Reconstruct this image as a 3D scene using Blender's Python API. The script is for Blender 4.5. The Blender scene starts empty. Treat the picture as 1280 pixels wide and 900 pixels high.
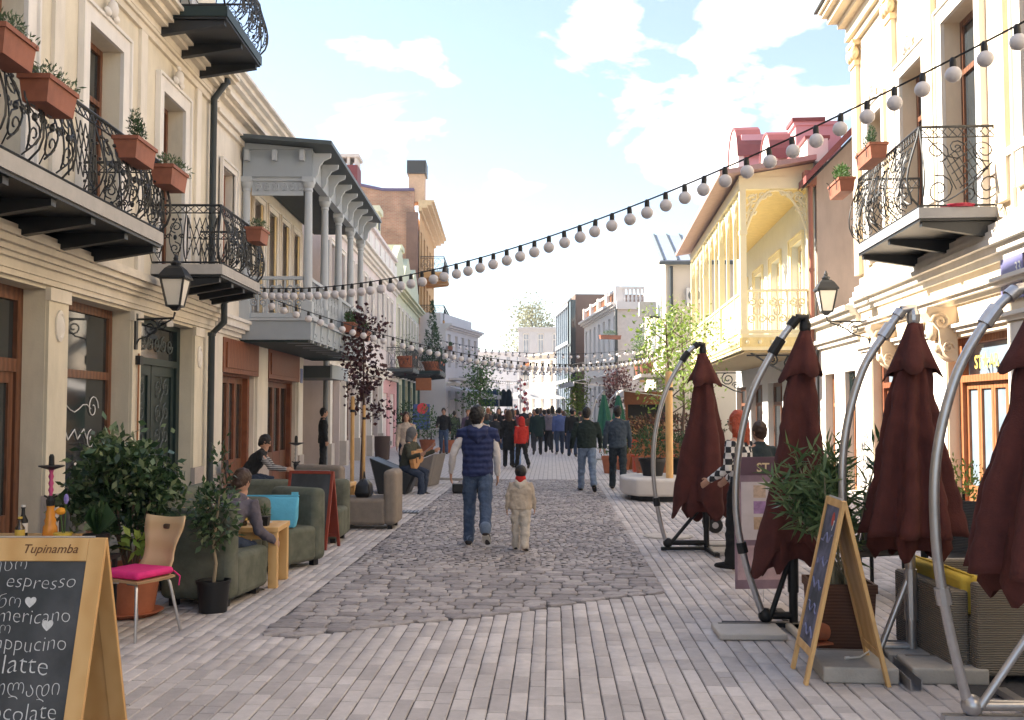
import bpy, math, random
import numpy as np
from mathutils import Vector, Matrix
R_ = math.radians; PI = math.pi
random.seed(7); np.random.seed(7)
scene = bpy.context.scene
COL = scene.collection

# ------------------------------------------------------------------ camera
cam_d = bpy.data.cameras.new('camera'); cam = bpy.data.objects.new('camera', cam_d); COL.objects.link(cam)
cam_d.sensor_width = 36.0; cam_d.lens = 35.16; cam_d.clip_start = 0.1; cam_d.clip_end = 2000
cam.location = (0, 0, 1.70)
cam.rotation_euler = (R_(90) + math.atan(62/1250), 0, math.atan(50/1250))
scene.camera = cam
# ------------------------------------------------------------------ sky, sun, exposure
SUN_AZ = R_(-72)      # measured from +Y towards +X: the sun stands left of the street and a little ahead
SUN_EL = R_(33)
world = bpy.data.worlds.new('World'); scene.world = world; world.use_nodes = True
wn = world.node_tree; wn.nodes.clear()
out = wn.nodes.new('ShaderNodeOutputWorld'); bg = wn.nodes.new('ShaderNodeBackground')
sky = wn.nodes.new('ShaderNodeTexSky'); sky.sky_type = 'NISHITA'; sky.sun_disc = False
sky.sun_elevation = SUN_EL; sky.sun_rotation = SUN_AZ; sky.air_density = 1.0; sky.dust_density = 0.35; sky.ozone_density = 1.0
tc = wn.nodes.new('ShaderNodeTexCoord'); mp = wn.nodes.new('ShaderNodeMapping')
mp.inputs['Scale'].default_value = (1.0, 1.0, 1.9); mp.inputs['Location'].default_value = (0.36, 0.1, 0.31)
nz = wn.nodes.new('ShaderNodeTexNoise'); nz.inputs['Scale'].default_value = 6.0; nz.inputs['Detail'].default_value = 9; nz.inputs['Roughness'].default_value = 0.55
nz.inputs['Distortion'].default_value = 0.35
rp = wn.nodes.new('ShaderNodeValToRGB'); rp.color_ramp.elements[0].position = 0.57; rp.color_ramp.elements[1].position = 0.68
hz = wn.nodes.new('ShaderNodeSeparateXYZ'); hr = wn.nodes.new('ShaderNodeMapRange')
hr.inputs['From Min'].default_value = 0.0; hr.inputs["From Max"].default_value = 0.27; hr.inputs["To Min"].default_value = 0.16; hr.inputs['To Max'].default_value = 0.0
mx0 = wn.nodes.new('ShaderNodeMath'); mx0.operation = 'MAXIMUM'
mixc = wn.nodes.new('ShaderNodeMix'); mixc.data_type = 'RGBA'
mixc.inputs['B'].default_value = (8.2, 8.05, 8.1, 1)      # sunlit cloud, in the sky texture's own units
wn.links.new(tc.outputs['Generated'], mp.inputs['Vector']); wn.links.new(mp.outputs[0], nz.inputs['Vector'])
bias = None
for dr_, rad_ in [((0.0577, 0.94, 0.3364), 2.6), ((0.0959, 0.9445, 0.3142), 3.0), ((0.1367, 0.9511, 0.2769), 3.2), ((0.1847, 0.9122, 0.3658), 3.6), ((0.248, 0.921, 0.3005), 3.2), ((0.1578, 0.9278, 0.3382), 2.0)]:          # the cumulus banks seen over the right-hand roofs
    dt = wn.nodes.new('ShaderNodeVectorMath'); dt.operation = 'DOT_PRODUCT'; dt.inputs[1].default_value = dr_; wn.links.new(tc.outputs['Generated'], dt.inputs[0])
    mr_ = wn.nodes.new('ShaderNodeMapRange'); mr_.interpolation_type = 'SMOOTHSTEP'; mr_.inputs['From Min'].default_value = math.cos(R_(rad_*1.45)); mr_.inputs['From Max'].default_value = math.cos(R_(rad_*.3)); mr_.inputs['To Max'].default_value = .125; wn.links.new(dt.outputs['Value'], mr_.inputs['Value'])
    if bias is None: bias = mr_.outputs[0]
    else:
        mm_ = wn.nodes.new('ShaderNodeMath'); mm_.operation = 'MAXIMUM'; wn.links.new(bias, mm_.inputs[0]); wn.links.new(mr_.outputs[0], mm_.inputs[1]); bias = mm_.outputs[0]
add_ = wn.nodes.new('ShaderNodeMath'); add_.operation = 'ADD'; wn.links.new(nz.outputs['Fac'], add_.inputs[0]); wn.links.new(bias, add_.inputs[1]); wn.links.new(add_.outputs[0], rp.inputs[0]); wn.links.new(tc.outputs['Generated'], hz.inputs[0])
wn.links.new(hz.outputs['Z'], hr.inputs['Value']); wn.links.new(rp.outputs['Color'], mx0.inputs[0]); wn.links.new(hr.outputs[0], mx0.inputs[1])
veil = wn.nodes.new('ShaderNodeMath'); veil.operation = 'MAXIMUM'; veil.inputs[1].default_value = .09      # thin high cirrus over the whole sky
wn.links.new(mx0.outputs[0], veil.inputs[0]); wn.links.new(veil.outputs[0], mixc.inputs['Factor'])
wn.links.new(sky.outputs[0], mixc.inputs['A']); wn.links.new(mixc.outputs['Result'], bg.inputs['Color'])
bg.inputs['Strength'].default_value = 0.055
wn.links.new(bg.outputs[0], out.inputs[0])
sun_d = bpy.data.lights.new('sun', 'SUN'); sun_d.energy = 3.9; sun_d.angle = R_(0.53); sun_d.color = (1.0, 0.91, 0.78)
sun = bpy.data.objects.new('sun', sun_d); COL.objects.link(sun)
sdir = Vector((math.sin(SUN_AZ)*math.cos(SUN_EL), math.cos(SUN_AZ)*math.cos(SUN_EL), math.sin(SUN_EL)))
sun.rotation_euler = sdir.to_track_quat('Z', 'Y').to_euler(); sun.location = sdir*60
vs = scene.view_settings; vs.view_transform = 'Standard'; vs.look = 'None'; vs.exposure = 2.4; vs.gamma = 1.0
vs.use_curve_mapping = False
scene.cycles.max_bounces = 6; scene.cycles.diffuse_bounces = 4; scene.cycles.glossy_bounces = 3; scene.cycles.transparent_max_bounces = 8
scene.cycles.caustics_reflective = False; scene.cycles.caustics_refractive = False

# ------------------------------------------------------------------ materials
MATS = {}
def mat(name, col, rough=0.7, var=0.12, scale=6.0, bump=0.0, bscale=60.0, metal=0.0, spec=0.4, rnd=None, stretch=None, col2=None, streak=0.0):
    """procedural surface: base colour, broad mottling, fine grain, optional relief; rnd = 'object' or 'island' tone per piece"""
    if name in MATS: return MATS[name]
    m = bpy.data.materials.new(name); m.use_nodes = True; nt = m.node_tree
    b = nt.nodes['Principled BSDF']; b.inputs['Roughness'].default_value = rough; b.inputs['Metallic'].default_value = metal
    b.inputs['Specular IOR Level'].default_value = spec
    N = nt.nodes.new; L = nt.links.new
    t = N('ShaderNodeTexCoord'); vec = t.outputs['Object'] if not rnd else N('ShaderNodeNewGeometry').outputs['Position']
    if stretch:
        q = N('ShaderNodeMapping'); q.inputs['Scale'].default_value = stretch; L(vec, q.inputs[0]); vec = q.outputs[0]
    n1 = N('ShaderNodeTexNoise'); n1.inputs['Scale'].default_value = scale; n1.inputs['Detail'].default_value = 6; n1.inputs['Roughness'].default_value = 0.62
    L(vec, n1.inputs['Vector'])
    r = N('ShaderNodeMapRange'); r.inputs['From Min'].default_value = 0.25; r.inputs['From Max'].default_value = 0.75
    r.inputs['To Min'].default_value = 1-var; r.inputs['To Max'].default_value = 1+var; L(n1.outputs['Fac'], r.inputs[0])
    fac = r.outputs[0]
    def mul(o2):
        mm = N('ShaderNodeMath'); mm.operation = 'MULTIPLY'; L(fac, mm.inputs[0]); L(o2, mm.inputs[1]); return mm.outputs[0]
    if rnd:                         # broad stains and worn patches across many pieces
        n4 = N('ShaderNodeTexNoise'); n4.inputs['Scale'].default_value = .9; n4.inputs['Detail'].default_value = 7; n4.inputs['Roughness'].default_value = .7; L(vec, n4.inputs['Vector'])
        r4 = N('ShaderNodeMapRange'); r4.inputs['From Min'].default_value = .3; r4.inputs['From Max'].default_value = .6; r4.inputs['To Min'].default_value = .80; r4.inputs['To Max'].default_value = 1.05; L(n4.outputs['Fac'], r4.inputs[0]); fac = mul(r4.outputs[0])
    if streak:                      # rain streaks and soot on render
        q4 = N('ShaderNodeMapping'); q4.inputs['Scale'].default_value = (1.7, 1.7, .45); L(t.outputs['Object'], q4.inputs[0])
        n4 = N('ShaderNodeTexNoise'); n4.inputs['Scale'].default_value = 1.0; n4.inputs['Detail'].default_value = 8; n4.inputs['Roughness'].default_value = .7; L(q4.outputs[0], n4.inputs['Vector'])
        r4 = N('ShaderNodeMapRange'); r4.inputs['From Min'].default_value = .36; r4.inputs['From Max'].default_value = .58; r4.inputs['To Min'].default_value = 1-streak; r4.inputs['To Max'].default_value = 1.02; L(n4.outputs['Fac'], r4.inputs[0]); fac = mul(r4.outputs[0])
    if rnd:
        src = N('ShaderNodeObjectInfo').outputs['Random'] if rnd == 'object' else N('ShaderNodeNewGeometry').outputs['Random Per Island']
        r2 = N('ShaderNodeMapRange'); r2.inputs['To Min'].default_value = 0.86; r2.inputs['To Max'].default_value = 1.1; L(src, r2.inputs[0])
        mm = N('ShaderNodeMath'); mm.operation = 'MULTIPLY'; L(fac, mm.inputs[0]); L(r2.outputs[0], mm.inputs[1]); fac = mm.outputs[0]
    mx = N('ShaderNodeVectorMath'); mx.operation = 'SCALE'
    if col2:
        mc = N('ShaderNodeMix'); mc.data_type = 'RGBA'; mc.inputs['A'].default_value = (*col, 1); mc.inputs['B'].default_value = (*col2, 1)
        if rnd:
            L(src, mc.inputs['Factor'])
        else:
            n3 = N('ShaderNodeTexNoise'); n3.inputs['Scale'].default_value = scale*0.6; n3.inputs['Detail'].default_value = 4; L(vec, n3.inputs['Vector'])
            rr = N('ShaderNodeMapRange'); rr.inputs['From Min'].default_value = 0.4; rr.inputs['From Max'].default_value = 0.62; L(n3.outputs['Fac'], rr.inputs[0]); L(rr.outputs[0], mc.inputs['Factor'])
        L(mc.outputs['Result'], mx.inputs[0])
    else:
        mx.inputs[0].default_value = col
    L(fac, mx.inputs['Scale']); L(mx.outputs[0], b.inputs['Base Color'])
    if bump > 0:
        n2 = N('ShaderNodeTexNoise'); n2.inputs['Scale'].default_value = bscale; n2.inputs['Detail'].default_value = 4; L(vec, n2.inputs['Vector'])
        bp = N('ShaderNodeBump'); bp.inputs['Strength'].default_value = bump; bp.inputs['Distance'].default_value = 0.01
        L(n2.outputs['Fac'], bp.inputs['Height']); L(bp.outputs[0], b.inputs['Normal'])
    MATS[name] = m; return m
def wavemat(name, col, col2, rough, scale, axis='Z', dist=0.0, bump=0.4, spec=0.3, detail=2, bands=True):
    """banded surface (weave, quilting, wood grain, stripes)"""
    if name in MATS: return MATS[name]
    m = bpy.data.materials.new(name); m.use_nodes = True; nt = m.node_tree; b = nt.nodes['Principled BSDF']
    b.inputs['Roughness'].default_value = rough; b.inputs['Specular IOR Level'].default_value = spec
    N = nt.nodes.new; L = nt.links.new; t = N('ShaderNodeTexCoord')
    w = N('ShaderNodeTexWave'); w.wave_type = 'BANDS'; w.bands_direction = axis; w.inputs['Scale'].default_value = scale
    w.inputs['Distortion'].default_value = dist; w.inputs['Detail'].default_value = detail; w.inputs['Detail Scale'].default_value = 1.5
    L(t.outputs['Object'], w.inputs[0])
    mc = N('ShaderNodeMix'); mc.data_type = 'RGBA'; mc.inputs['A'].default_value = (*col, 1); mc.inputs['B'].default_value = (*col2, 1)
    L(w.outputs['Fac'], mc.inputs['Factor']); L(mc.outputs['Result'], b.inputs['Base Color'])
    if bump:
        bp = N('ShaderNodeBump'); bp.inputs['Strength'].default_value = bump; bp.inputs['Distance'].default_value = 0.01
        L(w.outputs['Fac'], bp.inputs['Height']); L(bp.outputs[0], b.inputs['Normal'])
    MATS[name] = m; return m
def leafmat(name, c1, c2, rough=0.5):
    if name in MATS: return MATS[name]
    m = bpy.data.materials.new(name); m.use_nodes = True; nt = m.node_tree; b = nt.nodes['Principled BSDF']; b.inputs['Roughness'].default_value = rough
    N = nt.nodes.new; L = nt.links.new
    g = N('ShaderNodeNewGeometry'); mc = N('ShaderNodeMix'); mc.data_type = 'RGBA'; mc.inputs['A'].default_value = (*c1, 1); mc.inputs['B'].default_value = (*c2, 1)
    L(g.outputs['Random Per Island'], mc.inputs['Factor']); L(mc.outputs['Result'], b.inputs['Base Color'])
    tr = N('ShaderNodeBsdfTranslucent'); L(mc.outputs['Result'], tr.inputs[0]); ad = N('ShaderNodeMixShader'); ad.inputs[0].default_value = 0.28
    L(b.outputs[0], ad.inputs[1]); L(tr.outputs[0], ad.inputs[2]); L(ad.outputs[0], nt.nodes['Material Output'].inputs[0])
    MATS[name] = m; return m
def plaidmat(name):
    m = bpy.data.materials.new(name); m.use_nodes = True; nt = m.node_tree; b = nt.nodes['Principled BSDF']; b.inputs['Roughness'].default_value = 0.9
    N = nt.nodes.new; L = nt.links.new; t = N('ShaderNodeTexCoord'); c = N('ShaderNodeTexChecker'); c.inputs['Scale'].default_value = 16
    c.inputs['Color1'].default_value = (.72, .7, .68, 1); c.inputs['Color2'].default_value = (.025, .027, .035, 1); L(t.outputs['Object'], c.inputs[0]); L(c.outputs['Color'], b.inputs['Base Color'])
    MATS[name] = m; return m
def glass(name, col=(.03, .036, .04), rough=0.06):
    if name in MATS: return MATS[name]
    m = mat(name, col, rough, 0.3, 1.5, spec=0.7); return m

CREAM = mat('cream_render', (.72, .65, .52), .85, .09, 1.4, .16, 40, streak=.14)
CREAM_W = mat('pale_cream_render', (.76, .70, .61), .85, .07, 1.2, .14, 40, streak=.14)
TRIM = mat('white_trim', (.78, .74, .69), .75, .06, 2.0, .1, 50, streak=.12)
PLINTH = mat('plinth_stone', (.46, .40, .37), .8, .12, 8, .2, 60)
WOOD_BR = wavemat('brown_joinery', (.12, .050, .028), (.20, .085, .045), .45, 3.0, 'Y', 4.0, .15)
WOOD_RED = wavemat('red_joinery', (.16, .052, .027), (.25, .09, .045), .45, 3.0, 'Y', 4.0, .15)
WOOD_OR = wavemat('orange_joinery', (.25, .095, .04), (.34, .14, .06), .45, 3.0, 'Y', 4.0, .15)
PINE = wavemat('pine_wood', (.62, .36, .14), (.70, .44, .19), .5, 2.2, 'X', 5.0, .12)
IRON = mat('wrought_iron', (.012, .014, .016), .45, .15, 20, .1, 120, spec=.5)
DKGREEN = mat('dark_green_paint', (.012, .026, .025), .5, .15, 4)
GLASS = glass('window_glass')
GLASSB = glass('bluish_glass', (.20, .26, .32), .08)
GLASSL = glass('pale_window_glass', (.34, .37, .42), .12)
PIPE = mat('pipe_paint', (.03, .04, .045), .5, .15, 6)
TERRA = mat('terracotta', (.42, .145, .075), .8, .16, 7, .15, 60)
TERRA2 = mat('plastic_terracotta', (.28, .098, .055), .65, .28, 4, .15, 30)
SOIL = mat('soil', (.05, .036, .026), 1, .3, 30, .5, 60)
STONE_L = mat('pale_stone', (.55, .50, .46), .8, .10, 6, .2, 50)
CONC = mat('concrete', (.42, .39, .35), .9, .16, 7, .35, 60)
GREYP = mat('grey_blue_paint', (.33, .37, .41), .6, .06, 3)
GREYL = mat('light_grey_paint', (.43, .465, .50), .6, .06, 3)
YEL = mat('pale_yellow_paint', (.80, .71, .46), .6, .06, 3)
PINKW = mat('pinkish_white_render', (.72, .64, .62), .85, .06, 1.2, .1, 60, streak=.12)
PINK = mat('pink_render', (.66, .38, .40), .85, .07, 1.4, .1, 80)
REDROOF = mat('red_metal_roof', (.24, .065, .06), .5, .12, 3)
DKROOF = mat('dark_slate_metal', (.07, .085, .09), .5, .12, 3)
BRICK_M = None
STEEL = mat('brushed_steel', (.50, .49, .50), .34, .10, 14, metal=.85)
BLACKM = mat('black_plastic', (.012, .012, .013), .5, .1, 6)
CREAM_D = mat('beige_firewall', (.50, .40, .33), .9, .08, 1.0, .2, 40, streak=.14)

# ------------------------------------------------------------------ mesh builder
class M:
    def __init__(s): s.v = []; s.f = []
    def add(s, vs_, fs): o = len(s.v); s.v += [tuple(p) for p in vs_]; s.f += [tuple(i+o for i in f) for f in fs]; return s
    def box(s, x0, x1, y0, y1, z0, z1):
        return s.add([(x0,y0,z0),(x1,y0,z0),(x1,y1,z0),(x0,y1,z0),(x0,y0,z1),(x1,y0,z1),(x1,y1,z1),(x0,y1,z1)],
                     [(0,3,2,1),(4,5,6,7),(0,1,5,4),(1,2,6,5),(2,3,7,6),(3,0,4,7)])
    def bar(s, a, b, w, h, up=(0,0,1)):
        a = Vector(a); b = Vector(b); t = (b-a).normalized(); u = Vector(up); x = t.cross(u)
        if x.length < 1e-4: x = t.cross(Vector((1,0,0)))
        x.normalize(); y = x.cross(t); x *= w/2; y *= h/2
        return s.add([a-x-y, a+x-y, a+x+y, a-x+y, b-x-y, b+x-y, b+x+y, b-x+y],
                     [(0,3,2,1),(4,5,6,7),(0,1,5,4),(1,2,6,5),(2,3,7,6),(3,0,4,7)])
    def tube(s, pts, r, n=6, closed=False):
        pts = [Vector(p) for p in pts]; k = len(pts); rs = r if isinstance(r, (list, tuple)) else [r]*k
        vs_, fs = [], []; prev = None
        for i, p in enumerate(pts):
            t = (pts[(i+1) % k]-pts[i-1]) if closed else (pts[min(i+1, k-1)]-pts[max(i-1, 0)])
            if t.length < 1e-9: t = Vector((0,0,1))
            t.normalize()
            if prev is None:
                x = t.cross(Vector((0,0,1)))
                if x.length < 1e-3: x = t.cross(Vector((1,0,0)))
            else: x = prev - t*prev.dot(t)
            if x.length < 1e-6: x = t.cross(Vector((1,0,.3)))
            x.normalize(); prev = x; y = t.cross(x)
            for j in range(n):
                a = 2*PI*j/n; vs_.append(p + x*(math.cos(a)*rs[i]) + y*(math.sin(a)*rs[i]))
        for i in range(k if closed else k-1):
            i2 = (i+1) % k
            for j in range(n): fs.append((i*n+j, i*n+(j+1) % n, i2*n+(j+1) % n, i2*n+j))
        if not closed: fs += [tuple(reversed(range(n))), tuple((k-1)*n+j for j in range(n))]
        return s.add(vs_, fs)
    def rings(s, rings_, cap=True, close=False):
        n = len(rings_[0]); vs_ = [p for r in rings_ for p in r]; fs = []; k = len(rings_)
        for i in range(k-1+(1 if close else 0)):
            i2 = (i+1) % k
            for j in range(n): fs.append((i*n+j, i*n+(j+1) % n, i2*n+(j+1) % n, i2*n+j))
        if cap and not close: fs += [tuple(reversed(range(n))), tuple((k-1)*n+j for j in range(n))]
        return s.add(vs_, fs)
    def lathe(s, prof, n=16, c=(0,0,0)):
        return s.rings([[(c[0]+r*math.cos(2*PI*j/n), c[1]+r*math.sin(2*PI*j/n), c[2]+z) for j in range(n)] for r, z in prof])
    def ball(s, c, r, n=10, m=6, sq=(1,1,1)):
        return s.lathe_s([(math.sin(PI*i/m), -math.cos(PI*i/m)) for i in range(m+1)], n, c, r, sq)
    def lathe_s(s, prof, n, c, r, sq):
        return s.rings([[(c[0]+max(a,.02)*r*sq[0]*math.cos(2*PI*j/n), c[1]+max(a,.02)*r*sq[1]*math.sin(2*PI*j/n), c[2]+z*r*sq[2]) for j in range(n)] for a, z in prof])
    def prism(s, poly, axis, a, b):
        """polygon (2-tuples) extruded along axis from a to b; axis x: (y,z), y: (x,z), z: (x,y)"""
        def P(p, t): return (t, p[0], p[1]) if axis == 'x' else (p[0], t, p[1]) if axis == 'y' else (p[0], p[1], t)
        n = len(poly); return s.add([P(p, a) for p in poly]+[P(p, b) for p in poly],
            [tuple(range(n)), tuple(reversed(range(n, 2*n)))]+[(i, (i+1) % n+0, n+(i+1) % n, n+i)[::-1] for i in range(n)])
    def xf(s, mtx, i0=0):
        s.v[i0:] = [tuple(mtx @ Vector(p)) for p in s.v[i0:]]; return s
    def mesh(s, name, off=None, smooth=None):
        me = bpy.data.meshes.new(name)
        vv = s.v if off is None else [(p[0]-off[0], p[1]-off[1], p[2]-off[2]) for p in s.v]
        me.from_pydata(vv, [], s.f)
        fixn(me)
        if smooth is not None: shade(me, smooth)
        return me
def fixn(me):
    import bmesh
    b = bmesh.new(); b.from_mesh(me); bmesh.ops.recalc_face_normals(b, faces=b.faces[:]); b.to_mesh(me); b.free()
def shade(me, deg):
    me.polygons.foreach_set('use_smooth', [True]*len(me.polygons)); me.set_sharp_from_angle(angle=R_(deg))
def arrmesh(name, v, f):
    """fast mesh from numpy: v (n,3), f (m,4)"""
    me = bpy.data.meshes.new(name); me.vertices.add(len(v)); me.vertices.foreach_set('co', np.asarray(v, 'f').ravel())
    k = f.shape[1]; me.loops.add(f.size); me.loops.foreach_set('vertex_index', np.asarray(f, 'i').ravel()); me.polygons.add(len(f))
    me.polygons.foreach_set('loop_start', np.arange(0, f.size, k, dtype='i')); me.update(calc_edges=True); return me

OFF = {}
def rootoff(o):
    while o is not None:
        if o.name in OFF: return OFF[o.name]
        o = o.parent
    return None
def tag(o, label=None, cat=None, group=None, kind=None):
    if label: o['label'] = label
    if cat: o['category'] = cat
    if group: o['group'] = group
    if kind: o['kind'] = kind
    return o
def thing(name, label, cat, loc=(0,0,0), rz=0, group=None, off=None):
    o = bpy.data.objects.new(name, None); COL.objects.link(o); o.location = loc; o.rotation_euler = (0, 0, rz); o.empty_display_size = .2
    if off is not None: OFF[o.name] = off
    return tag(o, label, cat, group)
def ob(name, me, m=None, parent=None, loc=(0,0,0), rot=(0,0,0), sc=None, smooth=None, bevel=0, seg=2, label=None):
    """link one mesh object; me may be an M builder"""
    if isinstance(me, M): me = me.mesh(name, rootoff(parent) if parent else None, smooth)
    if m is not None and len(me.materials) == 0: me.materials.append(m)
    o = bpy.data.objects.new(name, me); COL.objects.link(o); o.parent = parent; o.location = loc; o.rotation_euler = rot
    if sc: o.scale = sc
    if bevel:
        bv = o.modifiers.new('bevel', 'BEVEL'); bv.width = bevel; bv.segments = seg; bv.limit_method = 'ANGLE'; bv.angle_limit = R_(35)
        if seg > 2: shade(me, 50)
    if label: o['label'] = label
    return o
def copy_tree(o, parent=None):
    c = o.copy(); COL.objects.link(c); c.parent = parent
    for ch in o.children: copy_tree(ch, c)
    return c
def rotm(rz, loc=(0,0,0)): return Matrix.Translation(loc) @ Matrix.Rotation(rz, 4, 'Z')

def leaf_cloud(n, c, rad, size, seed, aspect=.5, shell=.55, up=.2, flatten=None, pts=None, jitter=0.0):
    """n folded leaf quads through an ellipsoid (or around given points)"""
    rg = np.random.default_rng(seed)
    if pts is None:
        d = rg.normal(size=(n, 3)); d /= np.linalg.norm(d, axis=1)[:, None]
        rr = shell + (1-shell)*rg.random(n)**.6
        rr *= 1 + jitter*np.sin(d[:, 0]*5+seed)*np.cos(d[:, 1]*4.3)*np.sin(d[:, 2]*6+1)
        p = np.array(c) + d*rr[:, None]*np.array(rad)
    else:
        P = np.asarray(pts); p = P[rg.integers(0, len(P), n)] + rg.normal(size=(n, 3))*np.array(rad); d = rg.normal(size=(n, 3)); d /= np.linalg.norm(d, axis=1)[:, None]
    ax = d*.7 + rg.normal(size=(n, 3))*.6 + np.array([0, 0, up]); ax /= np.linalg.norm(ax, axis=1)[:, None]
    sd = np.cross(ax, rg.normal(size=(n, 3))); sd /= np.linalg.norm(sd, axis=1)[:, None]; nn = np.cross(ax, sd)
    L_ = size*(.65+.7*rg.random(n))[:, None]; W = L_*aspect
    a = p; b = p+ax*L_*.5+sd*W*.5+nn*L_*.06; c_ = p+ax*L_; e = p+ax*L_*.5-sd*W*.5+nn*L_*.06
    v = np.stack([a, b, c_, e], 1).reshape(-1, 3); f = np.arange(4*n).reshape(n, 4); return v, f
def leaves(name, m, parent, *a, **k):
    v, f = leaf_cloud(*a, **k); me = arrmesh(name, v, f); me.materials.append(m)
    return ob(name, me, None, parent)

# ------------------------------------------------------------------ lettering (flat print, made first while the scene is small)
def text_mesh(body, size=1.0, extrude=0.0, bold=0.0, align='LEFT', shear=0.0):
    c = bpy.data.curves.new('lettering', 'FONT'); c.body = body; c.size = size; c.extrude = extrude; c.offset = bold; c.align_x = align; c.shear = shear; c.resolution_u = 3
    o = bpy.data.objects.new('lettering', c); COL.objects.link(o); bpy.context.view_layer.update()
    me = bpy.data.meshes.new_from_object(o.evaluated_get(bpy.context.evaluated_depsgraph_get())); bpy.data.objects.remove(o); bpy.data.curves.remove(c); return me
TXT = {}
for k_, s_, sz_, bo_, al_, sh_ in [('top', 'Tupinamba', .062, .0005, 'CENTER', .25), ('l1', 'ესპრესო', .088, -.0022, 'RIGHT', 0), ('l2', 'espresso', .098, -.0022, 'RIGHT', .1),
        ('l3', 'ამერიკანო', .088, -.0022, 'RIGHT', 0), ('l4', 'americano', .104, -.0022, 'RIGHT', 0), ('l5', 'კაპუჩინო', .08, -.0022, 'RIGHT', 0), ('l6', 'cappucino', .104, -.0022, 'RIGHT', 0),
        ('l7', 'latte', .13, -.0022, 'RIGHT', 0), ('l8', 'შოკოლადი', .105, -.0022, 'RIGHT', 0), ('l9', 'chocolate', .115, -.0022, 'RIGHT', 0), ('heart', '♥', .05, 0, 'CENTER', 0),
        ('n33', '33', .19, .003, 'RIGHT', 0), ('street', 'დავით აღმაშენებლის', .055, 0, 'CENTER', 0), ('street2', 'გამზირი', .055, 0, 'CENTER', 0),
        ('star', 'ST★AR', .26, .004, 'CENTER', 0), ('stand', 'ST', .11, .002, 'LEFT', 0), ('n26b', '26', .2, 0, 'CENTER', 0), ('n26', '26', .3, .003, 'CENTER', .2), ('n7', '7', .09, .003, 'CENTER', 0)]:
    TXT[k_] = text_mesh(s_, sz_, 0, bo_, al_, sh_)
    if k_[0] == 'l':
        for v_ in TXT[k_].vertices: v_.co.y += .006*math.sin(v_.co.x*23+len(s_))+.003*math.sin(v_.co.x*71)      # hand-drawn wobble
def letter(name, key, m, parent, loc, rot):
    me = TXT[key].copy(); me.materials.clear(); me.materials.append(m); f_ = rootoff(parent) or (0, 0, 0); return ob(name, me, None, parent, (loc[0]-f_[0], loc[1]-f_[1], loc[2]-f_[2]), rot)

# ------------------------------------------------------------------ ground
def sheet(name, x0, x1, y0, y1, z, m, label=None):
    return tag(ob(name, M().add([(x0,y0,z),(x1,y0,z),(x1,y1,z),(x0,y1,z)], [(0,1,2,3)]), m), kind='structure')
GROUT = mat('dark_joint_sand', (.10, .09, .09), 1, .25, 30, .3, 90)
sheet('ground', -700, 700, -300, 900, -.06, mat('far_ground', (.26, .24, .24), .95, .15, .3))
joint_bed = sheet('joint_bed', -9, 10.5, -2, 24.6, -.016, GROUT)
def pave_mat():
    m = bpy.data.materials.new('far_paving'); m.use_nodes = True; nt = m.node_tree; b = nt.nodes['Principled BSDF']; b.inputs['Roughness'].default_value = .85
    N = nt.nodes.new; L = nt.links.new; t = N('ShaderNodeTexCoord'); mp = N('ShaderNodeMapping'); mp.inputs['Rotation'].default_value = (0, 0, R_(90))
    br = N('ShaderNodeTexBrick'); br.inputs['Scale'].default_value = 1; br.inputs['Brick Width'].default_value = .36; br.inputs['Row Height'].default_value = .115; br.inputs['Mortar Size'].default_value = .006
    br.inputs['Color1'].default_value = (.49, .455, .455, 1); br.inputs['Color2'].default_value = (.55, .51, .50, 1); br.inputs['Mortar'].default_value = (.2, .185, .185, 1)
    L(t.outputs['Object'], mp.inputs[0]); L(mp.outputs[0], br.inputs[0]); L(br.outputs['Color'], b.inputs['Base Color'])
    bp = N('ShaderNodeBump'); bp.inputs['Strength'].default_value = .3; L(br.outputs['Fac'], bp.inputs['Height']); bp.invert = True; L(bp.outputs[0], b.inputs['Normal']); return m
sheet('street_paving', -14, 14, 24.5, 160, 0.0, pave_mat())
PAV_O = mat('paving_sett_tone', (.51, .465, .455), .8, .10, 14, .2, 70, rnd='object', col2=(.56, .515, .50))
PAV_I = mat('paving_sett_mass', (.51, .465, .455), .8, .10, 14, .2, 70, rnd='island', col2=(.56, .515, .50))
COB_O = mat('cobble_tone', (.30, .27, .27), .75, .2, 16, .6, 40, rnd='object', col2=(.41, .37, .36))
COB_I = mat('cobble_mass', (.30, .27, .27), .75, .2, 16, .6, 40, rnd='island', col2=(.41, .37, .36))
def y_near(x):                     # near, curved edge of the cobbled strip
    if x < -1.95: return 7.45 + ((-1.95-x)/.27)**2*.45
    if x > .95: return 9.37 + (x-.95)*1.6
    return 7.45 + (x+1.95)*.655 + .05*math.sin(x*3.1)
CX0, CX1, CY1 = -2.22, 1.05, 24.3
rng = random.Random(3)
pave_root = tag(ob('pavement', M().add([(-9,-2,-.012),(10.5,-2,-.012),(10.5,24.5,-.012),(-9,24.5,-.012)], [(0,1,2,3)]), GROUT), kind='structure')
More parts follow.
